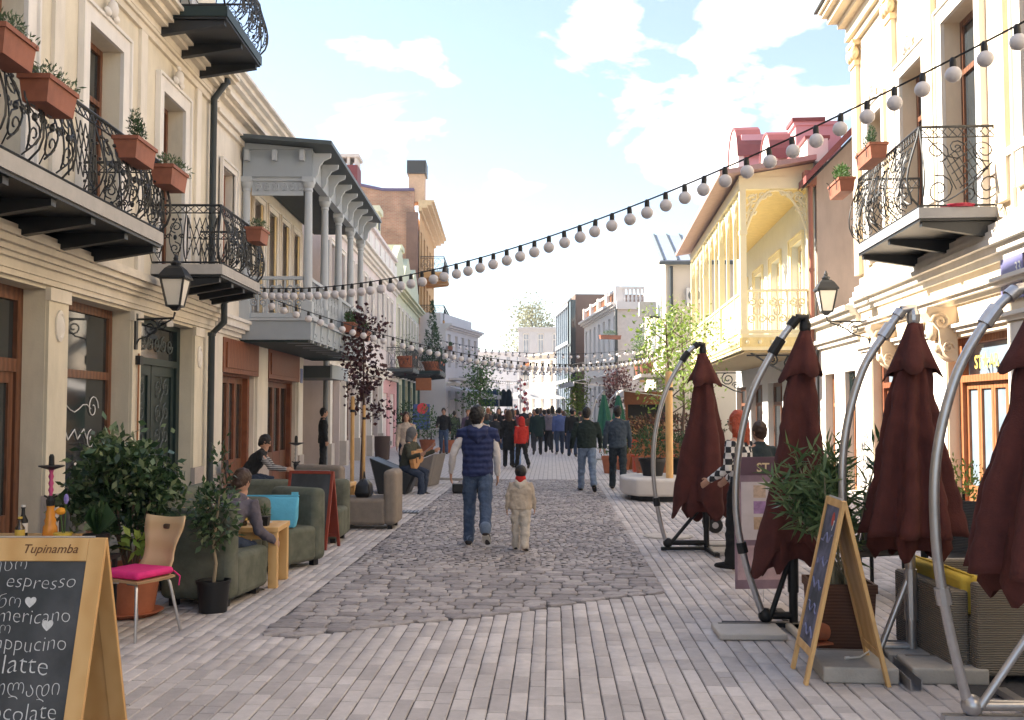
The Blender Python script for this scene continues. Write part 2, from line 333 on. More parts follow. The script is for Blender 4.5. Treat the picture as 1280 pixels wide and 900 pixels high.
# one sett: top, chamfer, sides
def sett_arrays(cx, cy, w, l, h):
    b = .006; out_ = []
    for (ix, z) in ((b, 0), (0, -b), (0, -.03)):
        out_ += [(cx-w/2+ix, cy-l/2+ix, h+z), (cx+w/2-ix, cy-l/2+ix, h+z), (cx+w/2-ix, cy+l/2-ix, h+z), (cx-w/2+ix, cy+l/2-ix, h+z)]
    return out_
SETT_F = np.array([(0,1,2,3)]+[(4+i, 4+(i+1) % 4, (i+1) % 4, i) for i in range(4)]+[(8+i, 8+(i+1) % 4, 4+(i+1) % 4, 4+i) for i in range(4)])
setts = []
cols = []
for x0_, x1_ in ((-8.4, CX0), (CX0, CX1), (CX1, 9.6)):
    n_ = round((x1_-x0_)/.109); e_ = [x0_+(x1_-x0_)*i/n_+(rng.uniform(-.006, .006) if 0 < i < n_ else 0) for i in range(n_+1)]; cols += list(zip(e_, e_[1:]))
for x, x2_ in cols:
    w = x2_-x; xc = x + w/2; y = 3.6 + rng.random()*.3
    segs = [(3.6, 24.4)] if not (CX0 < xc < CX1) else [(3.6, y_near(xc)-.01)]
    for a, b_ in segs:
        y = a + rng.random()*.25
        while y < b_-.05:
            l = rng.choice((.14, .2, .24, .3, .38))*rng.uniform(.9, 1.1)
            if b_-(y+l) < .09: l = b_-y
            setts.append((xc+rng.uniform(-.0015, .0015), y+l/2, w-.006-rng.random()*.003, l-.0045, rng.uniform(-.003, .003))); y += l
def in_view(xx, yy, mg=.1): return yy > 5.35 and -0.552*yy-mg < xx < .472*yy+mg
near = sorted([s for s in setts if in_view(s[0], s[1])], key=lambda s: s[1])[:300]; nearset = set(id(s) for s in near)
unit = M(); unit.add(sett_arrays(0, 0, .1, .35, 0), [tuple(f) for f in SETT_F]); unit_me = unit.mesh('sett'); unit_me.materials.append(PAV_O)
for s in near:
    ob('sett', unit_me, None, pave_root, (s[0], s[1], s[4]), (0, 0, rng.uniform(-.004, .004)), (s[2]/.1, s[3]/.35, 1))
rest = [s for s in setts if id(s) not in nearset]
V = np.array([sett_arrays(*s) for s in rest]).reshape(-1, 3); Fs = (SETT_F[None]+12*np.arange(len(rest))[:, None, None]).reshape(-1, 4)
me = arrmesh('paving_setts', V, Fs); me.materials.append(PAV_I); tag(ob('paving_setts', me, None, pave_root), kind='stuff')
# cobbles: eight rounded stones, scaled and turned
cob_root = tag(ob('cobbled_strip', M().add([(CX0,7.3,-.02),(CX1,9.4,-.02),(CX1,CY1,-.02),(CX0,CY1,-.02)], [(0,1,2,3)]), GROUT), kind='structure')
cob_root.location.z = .010
CVAR = []
for k in range(8):
    rg = np.random.default_rng(40+k); n = 10; rings_ = []
    ang = np.arange(n)*2*PI/n; sq = 1/np.maximum(np.abs(np.cos(ang)), np.abs(np.sin(ang)))**.88; rj = sq*(1+rg.normal(size=n)*.045)
    for fr, z in ((1.0, -.03), (1.0, .006), (.95, .012), (.78, .0145), (.35, .015)):
        rings_.append(np.stack([np.cos(ang)*rj*fr*.5, np.sin(ang)*rj*fr*.5, np.full(n, z)+rg.normal(size=n)*.0022], 1))
    v = np.concatenate(rings_+[np.array([[0, 0, .0148]])]); f = [(r*n+j, r*n+(j+1) % n, (r+1)*n+(j+1) % n, (r+1)*n+j) for r in range(4) for j in range(n)]
    f += [(4*n+j, 4*n+(j+1) % n, 5*n, 5*n) for j in range(n)]; CVAR.append((v, np.array(f)))
cobs = []; y = 7.5
while y < CY1:
    d = .140 + rng.uniform(-.015, .025); x = CX0 + rng.uniform(0, .05)
    while x < CX1-.06:
        w = min(rng.uniform(.13, .25), CX1-x)
        if CX1-(x+w) < .08: w = CX1-x
        xc = x+w/2; yc = y+d/2+.012*math.sin(x*4+y*2)+rng.uniform(-.012, .012)
        if yc > y_near(xc)+.03: cobs.append((xc, yc, w-.004, d+.002+rng.uniform(-.012, .012), rng.uniform(-.004, .006), rng.randrange(8), rng.uniform(-.09, .09)+rng.choice((0, PI))))
        x += w
    y += d
xe = CX0+.02                       # border stones along the near edge
while xe < CX1-.05:
    w = rng.uniform(.17, .28); xc = min(xe+w/2, CX1-.08); cobs.append((xc, y_near(xc)+.05, w-.01, .10, .001, rng.randrange(8), math.atan(.6)*.9)); xe += w
cnear = sorted(cobs, key=lambda s: s[1])[:300]; cset = set(id(s) for s in cnear); cmesh = []
for v, f in CVAR:
    me = bpy.data.meshes.new('cobble'); me.from_pydata([tuple(p) for p in v], [], [tuple(dict.fromkeys(int(i) for i in q)) for q in f]); shade(me, 60); me.materials.append(COB_O); cmesh.append(me)
for s in cnear: ob('cobble', cmesh[s[5]], None, cob_root, (s[0], s[1], s[4]-.010), (0, 0, s[6]), (s[2], s[3], 1))
VV, FF, o_ = [], [], 0
for s in cobs:
    if id(s) in cset: continue
    v, f = CVAR[s[5]]; c_, s_ = math.cos(s[6]), math.sin(s[6]); p = v*np.array([s[2], s[3], 1]); q = np.stack([p[:, 0]*c_-p[:, 1]*s_+s[0], p[:, 0]*s_+p[:, 1]*c_+s[1], p[:, 2]+s[4]], 1)
    VV.append(q); FF.append(f[:40]+o_); o_ += len(v)
me = arrmesh('cobblestones', np.concatenate(VV), np.concatenate(FF)); me.materials.append(COB_I); me.polygons.foreach_set('use_smooth', [True]*len(me.polygons))
tag(ob('cobblestones', me, None, cob_root, (0, 0, -.010)), kind='stuff')
# iron covers in the paving
cv = thing('drain_cover', 'dark iron drain grate in the paving beside the brown armchair', 'drain cover', (-2.35, 16.6, .004))
ob('grate_frame', M().box(-.2, .2, -.2, .2, .001, .008), IRON, cv)
for i in range(6): ob('grate_bar', M().box(-.17+.06*i, -.14+.06*i, -.18, .18, .009, .016), STEEL, cv)
cv = thing('manhole_cover', 'round pale manhole cover at the right edge of the cobbles', 'manhole cover', (1.55, 13.6, .002))
ob('cover_ring', M().lathe([(.33, 0), (.33, .008), (.3, .01)], 28), CONC, cv); ob('cover_plate', M().lathe([(.285, .004), (.285, .013), (.27, .015)], 28), STONE_L, cv)

# ------------------------------------------------------------------ building helpers (frame coordinates: facade plane x = 0 facing +x, y along the street)
AL = R_(2.976); AR = R_(2.29)
def frameL(name, label, cat, u0, D=4.9, group=None):
    n = Vector((math.cos(AL), math.sin(AL), 0)); d = Vector((-math.sin(AL), math.cos(AL), 0))
    return thing(name, label, cat, -D*n+u0*d, AL, group, off=(0, u0, 0))
def frameR(name, label, cat, u0, D=5.3, group=None):     # on the right side y = -u
    n = Vector((-math.cos(AR), math.sin(AR), 0)); d = Vector((math.sin(AR), math.cos(AR), 0))
    return thing(name, label, cat, -D*n+u0*d, PI-AR, group, off=(0, -u0, 0))
def Lp(u, z, off=0, D=4.9): return Vector((-(D-off)*math.cos(AL)-u*math.sin(AL), -(D-off)*math.sin(AL)+u*math.cos(AL), z))
def Rp(u, z, off=0, D=5.3): return Vector(((D-off)*math.cos(AR)+u*math.sin(AR), -(D-off)*math.sin(AR)+u*math.cos(AR), z))
def wall(m, y0, y1, z0, z1, ops=(), x=0.0, dep=.3):
    ys = sorted({y0, y1, *[a for o in ops for a in o[:2]]}); zs = sorted({z0, z1, *[a for o in ops for a in o[2:4]]})
    ys = [a for a in ys if y0 <= a <= y1]; zs = [a for a in zs if z0 <= a <= z1]
    for a, b in zip(ys, ys[1:]):
        for c, d in zip(zs, zs[1:]):
            ym, zm = (a+b)/2, (c+d)/2
            if any(o[0] < ym < o[1] and o[2] < zm < o[3] for o in ops): continue
            m.add([(x,a,c),(x,b,c),(x,b,d),(x,a,d)], [(0,1,2,3)])
    for o in ops:
        a, b, c, d = o[:4]; xi = x-dep
        m.add([(x,a,c),(xi,a,c),(xi,a,d),(x,a,d)], [(0,1,2,3)]); m.add([(x,b,c),(xi,b,c),(xi,b,d),(x,b,d)], [(0,1,2,3)])
        m.add([(x,a,d),(xi,a,d),(xi,b,d),(x,b,d)], [(0,1,2,3)]); m.add([(x,a,c),(xi,a,c),(xi,b,c),(x,b,c)], [(0,1,2,3)])
    return m
def mass(root, y0, y1, z1, m, x=-.36, back=-8, z0=0):      # the body of the house behind its facade
    return ob('body', M().box(back, x, y0, y1, z0, z1), m, root)
def window(root, y0, y1, z0, z1, m=None, x=-.2, fw=.06, cols=1, rows=(), gl=None, name='window', sub=True, sill=None):
    m = m or WOOD_BR; b = M(); xf, xb = x+.035, x-.03
    b.box(xb, xf, y0, y0+fw, z0, z1); b.box(xb, xf, y1-fw, y1, z0, z1); b.box(xb, xf, y0+fw, y1-fw, z0, z0+fw); b.box(xb, xf, y0+fw, y1-fw, z1-fw, z1)
    ye = [y0+fw+(y1-y0-2*fw)*i/cols for i in range(cols+1)]; ze = [z0+fw]+[z0+(z1-z0)*r for r in rows]+[z1-fw]
    for i in range(1, cols): b.box(xb+.006, xf-.004, ye[i]-fw*.35, ye[i]+fw*.35, z0+fw, z1-fw)
    for r in ze[1:-1]: b.box(xb+.003, xf+.008, y0+fw, y1-fw, r-fw*.45, r+fw*.45)
    w = ob(name, b, m, root)
    if sub:
        for i in range(cols):
            for k in range(len(ze)-1): ob('pane', M().box(x-.012, x, ye[i], ye[i+1], ze[k], ze[k+1]), gl or GLASS, w)
    else: ob('pane', M().box(x-.012, x, y0+fw*.5, y1-fw*.5, z0+fw*.5, z1-fw*.5), gl or GLASS, w)
    if sill: ob('sill', M().box(x, sill, y0-.08, y1+.08, z0-.07, z0), TRIM, w)
    return w
def surround(root, y0, y1, z0, z1, t=.16, p=.05, m=None, key=False, foot=True):
    b = M(); b.box(.002, p, y0-t, y0, z0, z1+t); b.box(.002, p, y1, y1+t, z0, z1+t); b.box(.002, p, y0, y1, z1, z1+t)
    b.box(.003, p+.03, y0-t-.04, y0-t, z0, z1+t+.03); b.box(.003, p+.03, y1+t, y1+t+.04, z0, z1+t+.03); b.box(.003, p+.03, y0-t, y1+t, z1+t, z1+t+.04)
    s = ob('window_surround', b, m or TRIM, root)
    if key:
        yc = (y0+y1)/2; k = M(); k.ball((p+.05, yc, z1+t+.16), .10, 10, 7, (.7, .9, 1.1)); k.ball((p+.04, yc-.13, z1+t+.08), .07, 8, 5, (.6, 1.2, .8)); k.ball((p+.04, yc+.13, z1+t+.08), .07, 8, 5, (.6, 1.2, .8)); k.ball((p+.04, yc, z1+t+.3), .05, 8, 5, (.7, 1.4, .7))
        ob('relief_ornament', k, m or TRIM, s, smooth=50)
    return s
def cornice(root, y0, y1, z0, steps, m=None, name='cornice', x=0):
    """steps: (height, projection) from below upwards"""
    b = M(); poly = [(x-.05, z0)]; z = z0
    for h, p in steps: poly += [(x+p, z), (x+p*1.0, z+h)]; z += h
    poly += [(x-.05, z)]
    b.prism(poly, 'y', y0, y1); return ob(name, b, m or TRIM, root)
def spiral(cx, cy, r, a0, turns, sgn=1, n=13, r1=.18):
    return [(cx+(r*(1-(1-r1)*i/n))*math.cos(a0+sgn*turns*2*PI*i/n), cy+(r*(1-(1-r1)*i/n))*math.sin(a0+sgn*turns*2*PI*i/n)) for i in range(n+1)]
def belly(v, b):                    # outward swell of a pot-bellied railing
    return b*(math.sin(PI*min(1, max(0, v))**.62))**1.3 if 0 < v < 1 else 0.0
def scroll_panel(w, h, b, style=0, r=.009, dens=1):
    """one bay of ironwork in local (s along x, outward +y, z up)"""
    m = M(); P = lambda s, v: (s, belly(v/h, b), v)
    def T(pl, rr=r): m.tube([P(s, v) for s, v in pl], rr, 4)
    band = .14*h
    T([(0, h*i/8) for i in range(9)], r*1.15)
    z1 = h-band
    T([(0, z1), (w, z1)])
    nx = max(2, int(w/.11))
    for i in range(nx):
        a = w*i/nx; c = w*(i+1)/nx; T([(a, z1), (c, h)], r*.7); T([(a, h), (c, z1)], r*.7)
    if style == 0:
        for k in range(2):
            q = w/2*k; mir = 1 if k == 0 else -1; c1 = q+w*.25
            T(spiral(c1, z1*.26, w*.19, PI/2, 1.5, mir)); T(spiral(c1, z1*.70, w*.19, -PI/2, 1.5, mir))
            T([(c1+mir*w*.17*math.sin(PI*t/8), z1*(.08+.80*t/8)) for t in range(9)])
            T(spiral(q+w*.06, z1*.5, w*.085, 0, 1.3, -mir, 9)); T(spiral(q+w*.44, z1*.5, w*.085, PI, 1.3, mir, 9))
            T([(c1-mir*w*.2*math.sin(PI*t/8), z1*(.02+.96*t/8)) for t in range(9)], r*.8)
            m.ball(P(c1, z1*.48), .026, 6, 4, (1, 1, 1.5))
            for e in (-1, 1): m.ball(P(c1+e*w*.1, z1*.86), .02, 6, 4, (1.3, 1, 1))
    elif style == 1:                # lattice bay
        n = 5
        for i in range(n+1):
            T([(w*.08+(w*.84)*i/n, z1*.12), (w*.08+(w*.84)*max(0, i-2)/n, z1*.9)], r*.75); T([(w*.08+(w*.84)*i/n, z1*.12), (w*.08+(w*.84)*min(n, i+2)/n, z1*.9)], r*.75)
        for i in range(n):
            for j in range(3): m.ball(P(w*.08+w*.84*(i+.5)/n, z1*(.25+.22*j)), .017, 5, 3)
        T([(w*.05, z1*.06), (w*.05, z1*.95)]); T([(w*.95, z1*.06), (w*.95, z1*.95)])
    else:                           # diagonal lattice with big corner scrolls
        T(spiral(w*.2, z1*.2, min(w*.2, z1*.22), PI*.6, 1.6, -1, 18)); T(spiral(w*.82, z1*.78, min(w*.17, z1*.2), -PI*.4, 1.6, -1, 18)); T(spiral(w*.84, z1*.25, z1*.24, PI*.5, 1.7, 1, 20)); T(spiral(w*.2, z1*.78, z1*.18, -PI*.5, 1.5, 1, 16)); T(spiral(w*.47, z1*.83, z1*.12, PI*.2, 1.4, 1, 12)); T(spiral(w*.6, z1*.12, z1*.11, PI*.9, 1.4, -1, 12))
        for i in range(5): T([(w*(.25+.055*i), z1*(.62-.1*i)), (w*(.62+.055*i), z1*(.93-.1*i))], r*.8)
        for i in range(7): T([(w*(.25+.065*i), z1*(.62+.052*i)), (w*(.43+.065*i), z1*(.2+.052*i))], r*.8)
        T([(w*.28*(1-t/9)+w*.9*t/9, z1*(.04+.55*(t/9)**1.4)) for t in range(10)]); T([(w*.1, z1*.98), (w*.3, z1*.7), (w*.45, z1*.66), (w*.56, z1*.72)])
    return m
RAILC = {}
def railing(parent, path, z0, h, b, styles=(0,), bay=.5, m=None, rr=.019):
    """path: frame points (x,y); outward is to the right of the direction of travel; rails, posts and one part per bay"""
    m = m or IRON; off = rootoff(parent) or (0, 0, 0)
    tr = M(); tr.tube([(x, y, z0+h) for x, y in path], rr, 6); tr.tube([(x, y, z0+.03) for x, y in path], rr*.8, 6)
    ob('handrail', tr, m, parent)
    k = 0
    for (xa, ya), (xb, yb) in zip(path, path[1:]):
        L_ = math.hypot(xb-xa, yb-ya); n = max(1, round(L_/bay)); w = L_/n; a = math.atan2(yb-ya, xb-xa)
        for i in range(n):
            st = styles[k % len(styles)]; k += 1; key = (round(w, 3), h, b, st)
            if key not in RAILC:
                # outward +y local, so mirror: local y is the left normal; railing() wants the right one
                q = scroll_panel(w, h-.03, b, st); q.v = [(p[0], -p[1], p[2]) for p in q.v]; RAILC[key] = q.mesh('railing_panel', None, 50); RAILC[key].materials.append(m)
            ob('railing_panel', RAILC[key], None, parent, (xa+(xb-xa)*i/n-off[0], ya+(yb-ya)*i/n-off[1], z0+.03-off[2]), (0, 0, a))
        e = M(); e.tube([(xb+math.sin(a)*belly(j/8, b), yb-math.cos(a)*belly(j/8, b), z0+h*j/8) for j in range(9)], rr*.8, 5); ob('railing_post', e, m, parent)
def flower_box(label, loc, rz, ln=.62, plant='shrub', seed=1, group='terracotta flower boxes on the balconies', m=None):
    t = thing('flower_box', label, 'flower box', loc, rz, group)
    b = M(); d0, d1, hh = .10, .125, .22; l0, l1 = ln/2-.02, ln/2
    b.add([(-l0,-d0,0),(l0,-d0,0),(l0,d0,0),(-l0,d0,0),(-l1,-d1,hh),(l1,-d1,hh),(l1,d1,hh),(-l1,d1,hh),(-l1+.02,-d1+.02,hh),(l1-.02,-d1+.02,hh),(l1-.02,d1-.02,hh),(-l1+.02,d1-.02,hh),(-l1+.02,-d1+.02,hh-.03),(l1-.02,-d1+.02,hh-.03),(l1-.02,d1-.02,hh-.03),(-l1+.02,d1-.02,hh-.03)],
        [(0,3,2,1)]+[(i,(i+1)%4,4+(i+1)%4,4+i) for i in range(4)]+[(4+i,4+(i+1)%4,8+(i+1)%4,8+i) for i in range(4)]+[(8+i,8+(i+1)%4,12+(i+1)%4,12+i) for i in range(4)])
    ob('box', b, m or TERRA2, t); ob('rim', M().box(-l1-.012, l1+.012, -d1-.012, -d1, hh-.035, hh+.004).box(-l1-.012, l1+.012, d1, d1+.012, hh-.035, hh+.004).box(-l1-.012, -l1, -d1, d1, hh-.035, hh+.004).box(l1, l1+.012, -d1, d1, hh-.035, hh+.004), m or TERRA2, t)
    ob('soil', M().add([(-l1+.02,-d1+.02,hh-.03),(l1-.02,-d1+.02,hh-.03),(l1-.02,d1-.02,hh-.03),(-l1+.02,d1-.02,hh-.03)], [(0,1,2,3)]), SOIL, t)
    hk = M()
    for e in (-.6, .6): hk.tube([(e*l1, d1+.004, hh*.2), (e*l1, d1+.02, hh), (e*l1, d1+.06, hh+.04)], .007, 4)
    ob('hanger', hk, IRON, t)
    if plant == 'shrub':
        for i, (px, hgt) in enumerate(((-.02, .36), (.10, .28))): leaves('shrub', LEAF_DK, t, 420, (px, 0, hh+hgt*.45), (.075, .07, hgt*.55), .035, seed+i, .3, .2, .9)
    elif plant == 'tall':
        leaves('shrub', LEAF_DK, t, 520, (0, 0, hh+.22), (.10, .09, .26), .045, seed, .35, .2, .9)
    elif plant == 'green':
        leaves('shrub', LEAF_MID, t, 460, (0, 0, hh+.12), (ln*.38, .11, .16), .055, seed, .4, .2, .6)
    else:
        leaves('shrub', LEAF_GR, t, 240, (0, 0, hh+.06), (ln*.46, .13, .10), .05, seed, .3, .3, .6); leaves('trailing_stems', LEAF_GR, t, 60, (l1*.9, -.05, hh+.02), (.14, .10, .10), .06, seed+5, .25, .2, .1)
    return t
LEAF_DK = leafmat('dark_green_leaves', (.018, .05, .018), (.045, .10, .03))
LEAF_MID = leafmat('mid_green_leaves', (.04, .10, .025), (.10, .19, .05))
LEAF_GR = leafmat('grey_green_leaves', (.06, .10, .05), (.13, .18, .09))
LEAF_YG = leafmat('spring_green_leaves', (.14, .24, .03), (.30, .40, .08))
LEAF_PUR = leafmat('purple_leaves', (.035, .012, .016), (.09, .028, .03))
LEAF_GLS = leafmat('glossy_dark_leaves', (.015, .045, .018), (.07, .12, .045), .3)
LEAF_VAR = leafmat('variegated_leaves', (.06, .12, .05), (.26, .31, .15), .4)
LEAF_OLE = leafmat('oleander_leaves', (.05, .11, .04), (.20, .28, .12), .4)
def pipe(root, pts, r=.05, m=None, name='downpipe'):
    d = ob(name, M().tube(pts, r, 10), m or PIPE, root, smooth=60)
    for p in pts[1:-1:2]: ob('pipe_collar', M().lathe([(r*1.25, -.03), (r*1.25, .03)], 10, p), m or PIPE, d)
    return d
def lantern(label, loc, rz, arm=.55, lit=False):
    """wall lantern: bracket reaches along +x from the wall at the origin"""
    t = thing('wall_lantern', label, 'lantern', loc, rz, 'wall lanterns on scrolled brackets')
    b = M(); b.tube([(0, 0, 0), (arm, 0, .02), (arm+.02, 0, .1)], .016, 6); b.tube([(p[0]+.02, 0, p[1]) for p in spiral(arm*.36, -.11, .11, PI/2, 1.6, -1, 16)], .011, 5); b.tube([(p[0], 0, p[1]) for p in spiral(arm*.72, -.07, .07, PI/2, 1.4, 1, 14)], .009, 5)
    b.tube([(.01, 0, -.34), (.05, 0, -.26), (arm*.36, 0, -.22), (arm*.6, 0, -.1), (arm*.95, 0, 0)], .011, 5); b.box(-.01, .02, -.04, .04, -.4, .08)
    ob('bracket', b, IRON, t)
    c = arm+.02; z0 = .12
    def ring(r, z): return [(c+r*math.cos(PI/4+PI/2*j), r*math.sin(PI/4+PI/2*j), z) for j in range(4)]
    g = M().rings([ring(.12, z0+.06), ring(.21, z0+.42)]); ob('glass_body', g, mat('lantern_glass', (.78, .74, .66), .25, .06, 4), t)
    f = M()
    for j in range(4): f.bar(ring(.122, z0+.06)[j], ring(.213, z0+.42)[j], .022, .022)
    for r, z in ((.125, z0+.06), (.215, z0+.42)):
        q = ring(r, z)
        for j in range(4): f.bar(q[j], q[(j+1) % 4], .022, .022)
    f.rings([ring(.04, z0), ring(.10, z0+.05)]); ob('frame', f, IRON, t)
    ob('cap', M().rings([ring(.255, z0+.425), ring(.25, z0+.455), ring(.16, z0+.56), ring(.10, z0+.60)]).lathe([(.06, z0+.6), (.075, z0+.64), (.03, z0+.68), (.035, z0+.70), (.01, z0+.76)], 10, (c, 0, 0)), IRON, t)
    return t

# ================================================================== LEFT ROW
def balcony(root, y0, y1, z, dep, h, b, styles, beams=4, slabm=None, bay=.5, under=None):
    s = ob('balcony', M().box(0, dep, y0, y1, z, z+.14), slabm or mat('balcony_slab', (.44, .42, .40), .8, .12, 5), root)
    sf = M().box(.0, dep-.02, y0+.02, y1-.02, z-.035, z-.002); ob('soffit', sf, under or IRON, s)
    for i in range(beams):
        yy = y0+.12+(y1-y0-.24)*i/(beams-1)
        ob('beam', M().add([(0,yy-.05,z-.037),(dep-.06,yy-.05,z-.037),(dep-.06,yy-.05,z-.10),(0,yy-.05,z-.26),(0,yy+.05,z-.037),(dep-.06,yy+.05,z-.037),(dep-.06,yy+.05,z-.10),(0,yy+.05,z-.26)], [(0,1,2,3),(7,6,5,4),(0,4,5,1),(1,5,6,2),(2,6,7,3),(3,7,4,0)]), under or IRON, s)
    railing(s, [(0, y0+.04), (dep-.04, y0+.04), (dep-.04, y1-.04), (0, y1-.04)], z+.14, h, b, styles, bay)
    return s
# ---- cream corner house with the long balcony
LA = frameL('cream_building', 'cream three-storey house with long iron balcony and brown shopfronts at left', 'building', 0)
shop = [(5.3, 7.9, 0.02, 3.0), (8.3, 10.8, 0.02, 3.0), (11.31, 13.27, 0.02, 3.0), (13.6, 15.97, 0.02, 3.0)]
upw = [(4.0, 5.1, 3.75, 6.3), (6.5, 7.6, 3.75, 6.3), (9.05, 10.15, 3.75, 6.3), (11.7, 12.75, 3.75, 6.3), (14.3, 15.3, 3.75, 6.3)]
top = [(6.6, 7.6, 7.6, 9.9), (9.1, 10.1, 7.6, 9.9), (11.7, 12.7, 7.6, 9.9), (14.4, 15.5, 7.5, 9.9)]
ob('wall', wall(M(), -4, 16.95, 0, 11.0, shop+upw+top), CREAM, LA)
mass(LA, -4, 16.95, 11.0, CREAM)
ob('parapet', M().box(-8, .25, -4, 17.0, 11.0, 11.25), TRIM, LA)
for a, b in ((7.9, 8.3), (10.8, 11.31), (13.27, 13.6), (15.97, 16.42)):
    p = ob('pilaster', M().box(.001, .035, a+.01, b-.01, .78, 3.0), CREAM, LA); ob('plinth', M().box(.001, .07, a-.01, b+.01, 0, .78), PLINTH, p)
    ob('capital', M().box(.001, .06, a-.01, b+.01, 2.88, 3.02), CREAM_W, p)
for y, z in ((11.06, 2.62), (16.2, 2.55)):
    ob('medallion', M().add(*(lambda t: (t.v, t.f))(M().lathe([(.13, 0), (.13, .02), (.10, .035), (.085, .02), (.05, .045), (.01, .05)], 18).xf(Matrix.Rotation(R_(90), 4, 'Y')))).xf(Matrix.Translation((.036, y, z)) @ Matrix.Diagonal((1, .8, 1.35, 1))), TRIM, LA, smooth=40)
cornice(LA, -4, 16.95, 3.04, ((.06, .05), (.10, .07), (.05, .12), (.06, .16), (.07, .22), (.06, .27), (.05, .24)), mat('cornice_cream', (.72, .65, .54), .8, .06, 2, .1, 50, streak=.12), 'cornice')
cornice(LA, -4, 16.95, 6.86, ((.10, .05), (.05, .09), (.10, .10), (.06, .20), (.09, .28), (.05, .38), (.05, .44)), mat('cornice_cream', (.72, .63, .49)), 'cornice')
for (a, b, c, d) in upw:
    window(LA, a, b, c, d, WOOD_BR, -.26, .075, 2, (.72,)); surround(LA, a, b, c, d, .2, .05, TRIM, True)
for (a, b, c, d) in top: window(LA, a, b, c, d, WOOD_BR, -.26, .075, 2, (.7,), sub=False); surround(LA, a, b, c, d, .18, .05, TRIM)
for y in (5.8, 8.3, 10.9, 13.5, 16.0):
    ob('pilaster_strip', M().box(.001, .045, y-.12, y+.12, 3.55, 6.86), CREAM_W, LA)
# shopfronts
def shopfront(root, y0, y1, z1, m, door_at=None, x=-.27):
    w = window(root, y0, y1, .45, z1, m, x, .11, 1, (.66,)); ob('stall_riser', M().box(x-.04, x+.06, y0, y1, .02, .45), m, w)
    return w
shopfront(LA, 5.3, 7.9, 3.0, WOOD_BR)
w0 = shopfront(LA, 8.3, 9.35, 3.0, WOOD_BR)
dr = ob('shop_door', M().box(-.33, -.24, 9.36, 9.48, .02, 3.0).box(-.33, -.24, 10.68, 10.8, .02, 3.0).box(-.33, -.24, 9.48, 10.68, 2.86, 3.0).box(-.33, -.23, 9.48, 10.68, 2.1, 2.24), WOOD_BR, LA)
for a, b in ((9.5, 10.07), (10.09, 10.66)):
    lf = M().box(-.31, -.26, a, a+.1, .03, 2.1).box(-.31, -.26, b-.1, b, .03, 2.1).box(-.31, -.26, a+.1, b-.1, .03, .6).box(-.31, -.26, a+.1, b-.1, 1.98, 2.1); ob('door_leaf', lf, WOOD_BR, dr); ob('pane', M().box(-.295, -.285, a+.1, b-.1, .6, 1.98), GLASS, dr)
ob('transom_pane', M().box(-.295, -.285, 9.48, 10.68, 2.24, 2.86), GLASS, dr)
w1 = shopfront(LA, 11.31, 13.27, 3.0, WOOD_BR)
WHITEPAINT = mat('white_sign_paint', (.72, .72, .72), .6, .05, 5)
sw_ = M()
for y_, z_, r_, a_, s_ in ((11.7, 1.62, .2, PI, -1), (12.75, 1.72, .17, 0, 1), (12.7, 1.32, .13, PI/2, 1), (11.75, 1.28, .11, PI/2, -1)): sw_.tube([(-.256, p[0], p[1]) for p in spiral(y_, z_, r_, a_, 1.3, s_, 16)], .007, 4)
sw_.tube([(-.256, 11.85+.09*k, 1.40+.07*math.sin(k*2.1)) for k in range(9)], .009, 4); sw_.tube([(-.256, 11.72+.12*k, 1.72+.05*math.sin(k*1.2)) for k in range(9)], .007, 4)
ob('window_flourish', sw_, WHITEPAINT, w1)
letter('window_lettering', 'n26', WHITEPAINT, w1, (-.255, 12.3, .85), (R_(90), 0, R_(90)))
# iron double door
idr = ob('iron_door', M().box(-.30, -.2, 13.6, 13.75, .02, 3.0).box(-.30, -.2, 15.82, 15.97, .02, 3.0).box(-.30, -.2, 13.75, 15.82, 2.35, 2.45).box(-.30, -.2, 13.75, 15.82, 2.92, 3.0), DKGREEN, LA)
for a, b in ((13.76, 14.77), (14.80, 15.81)):
    lf = ob('door_leaf', M().box(-.29, -.24, a, a+.12, .03, 2.35).box(-.29, -.24, b-.12, b, .03, 2.35).box(-.29, -.24, a+.12, b-.12, .03, .7).box(-.29, -.24, a+.12, b-.12, 2.2, 2.35).box(-.28, -.27, a+.12, b-.12, .7, 2.2), DKGREEN, idr)
for a in (13.9, 14.94):
    gr = M()
    for k in range(4):
        z = .82+k*.36
        for e in (0, 1):
            gr.tube([(-.25, p[0], p[1]) for p in spiral(a+.2+.33*e, z+.12, .14, PI/2 if e else -PI/2, 1.5, 1 if e else -1, 12)], .011, 4)
        gr.tube([(-.25, a+.36+.07*math.sin(t*.8), z+.36*t/8) for t in range(9)], .01, 4)
    ob('scroll_grille', gr, mat('grille_grey', (.10, .12, .12), .5, .1, 8), idr)
gr = M()
for k in range(7): gr.tube([(-.25, p[0], p[1]) for p in spiral(13.92+k*.285, 2.68, .13, PI/2*(k % 2), 1.5, 1 if k % 2 else -1, 12)], .011, 4)
ob('transom_grille', gr, mat('grille_grey', (.10, .12, .12), .5, .1, 8), idr)
ob('door_glass', M().box(-.275, -.265, 13.76, 15.81, 2.45, 2.92), GLASS, idr)
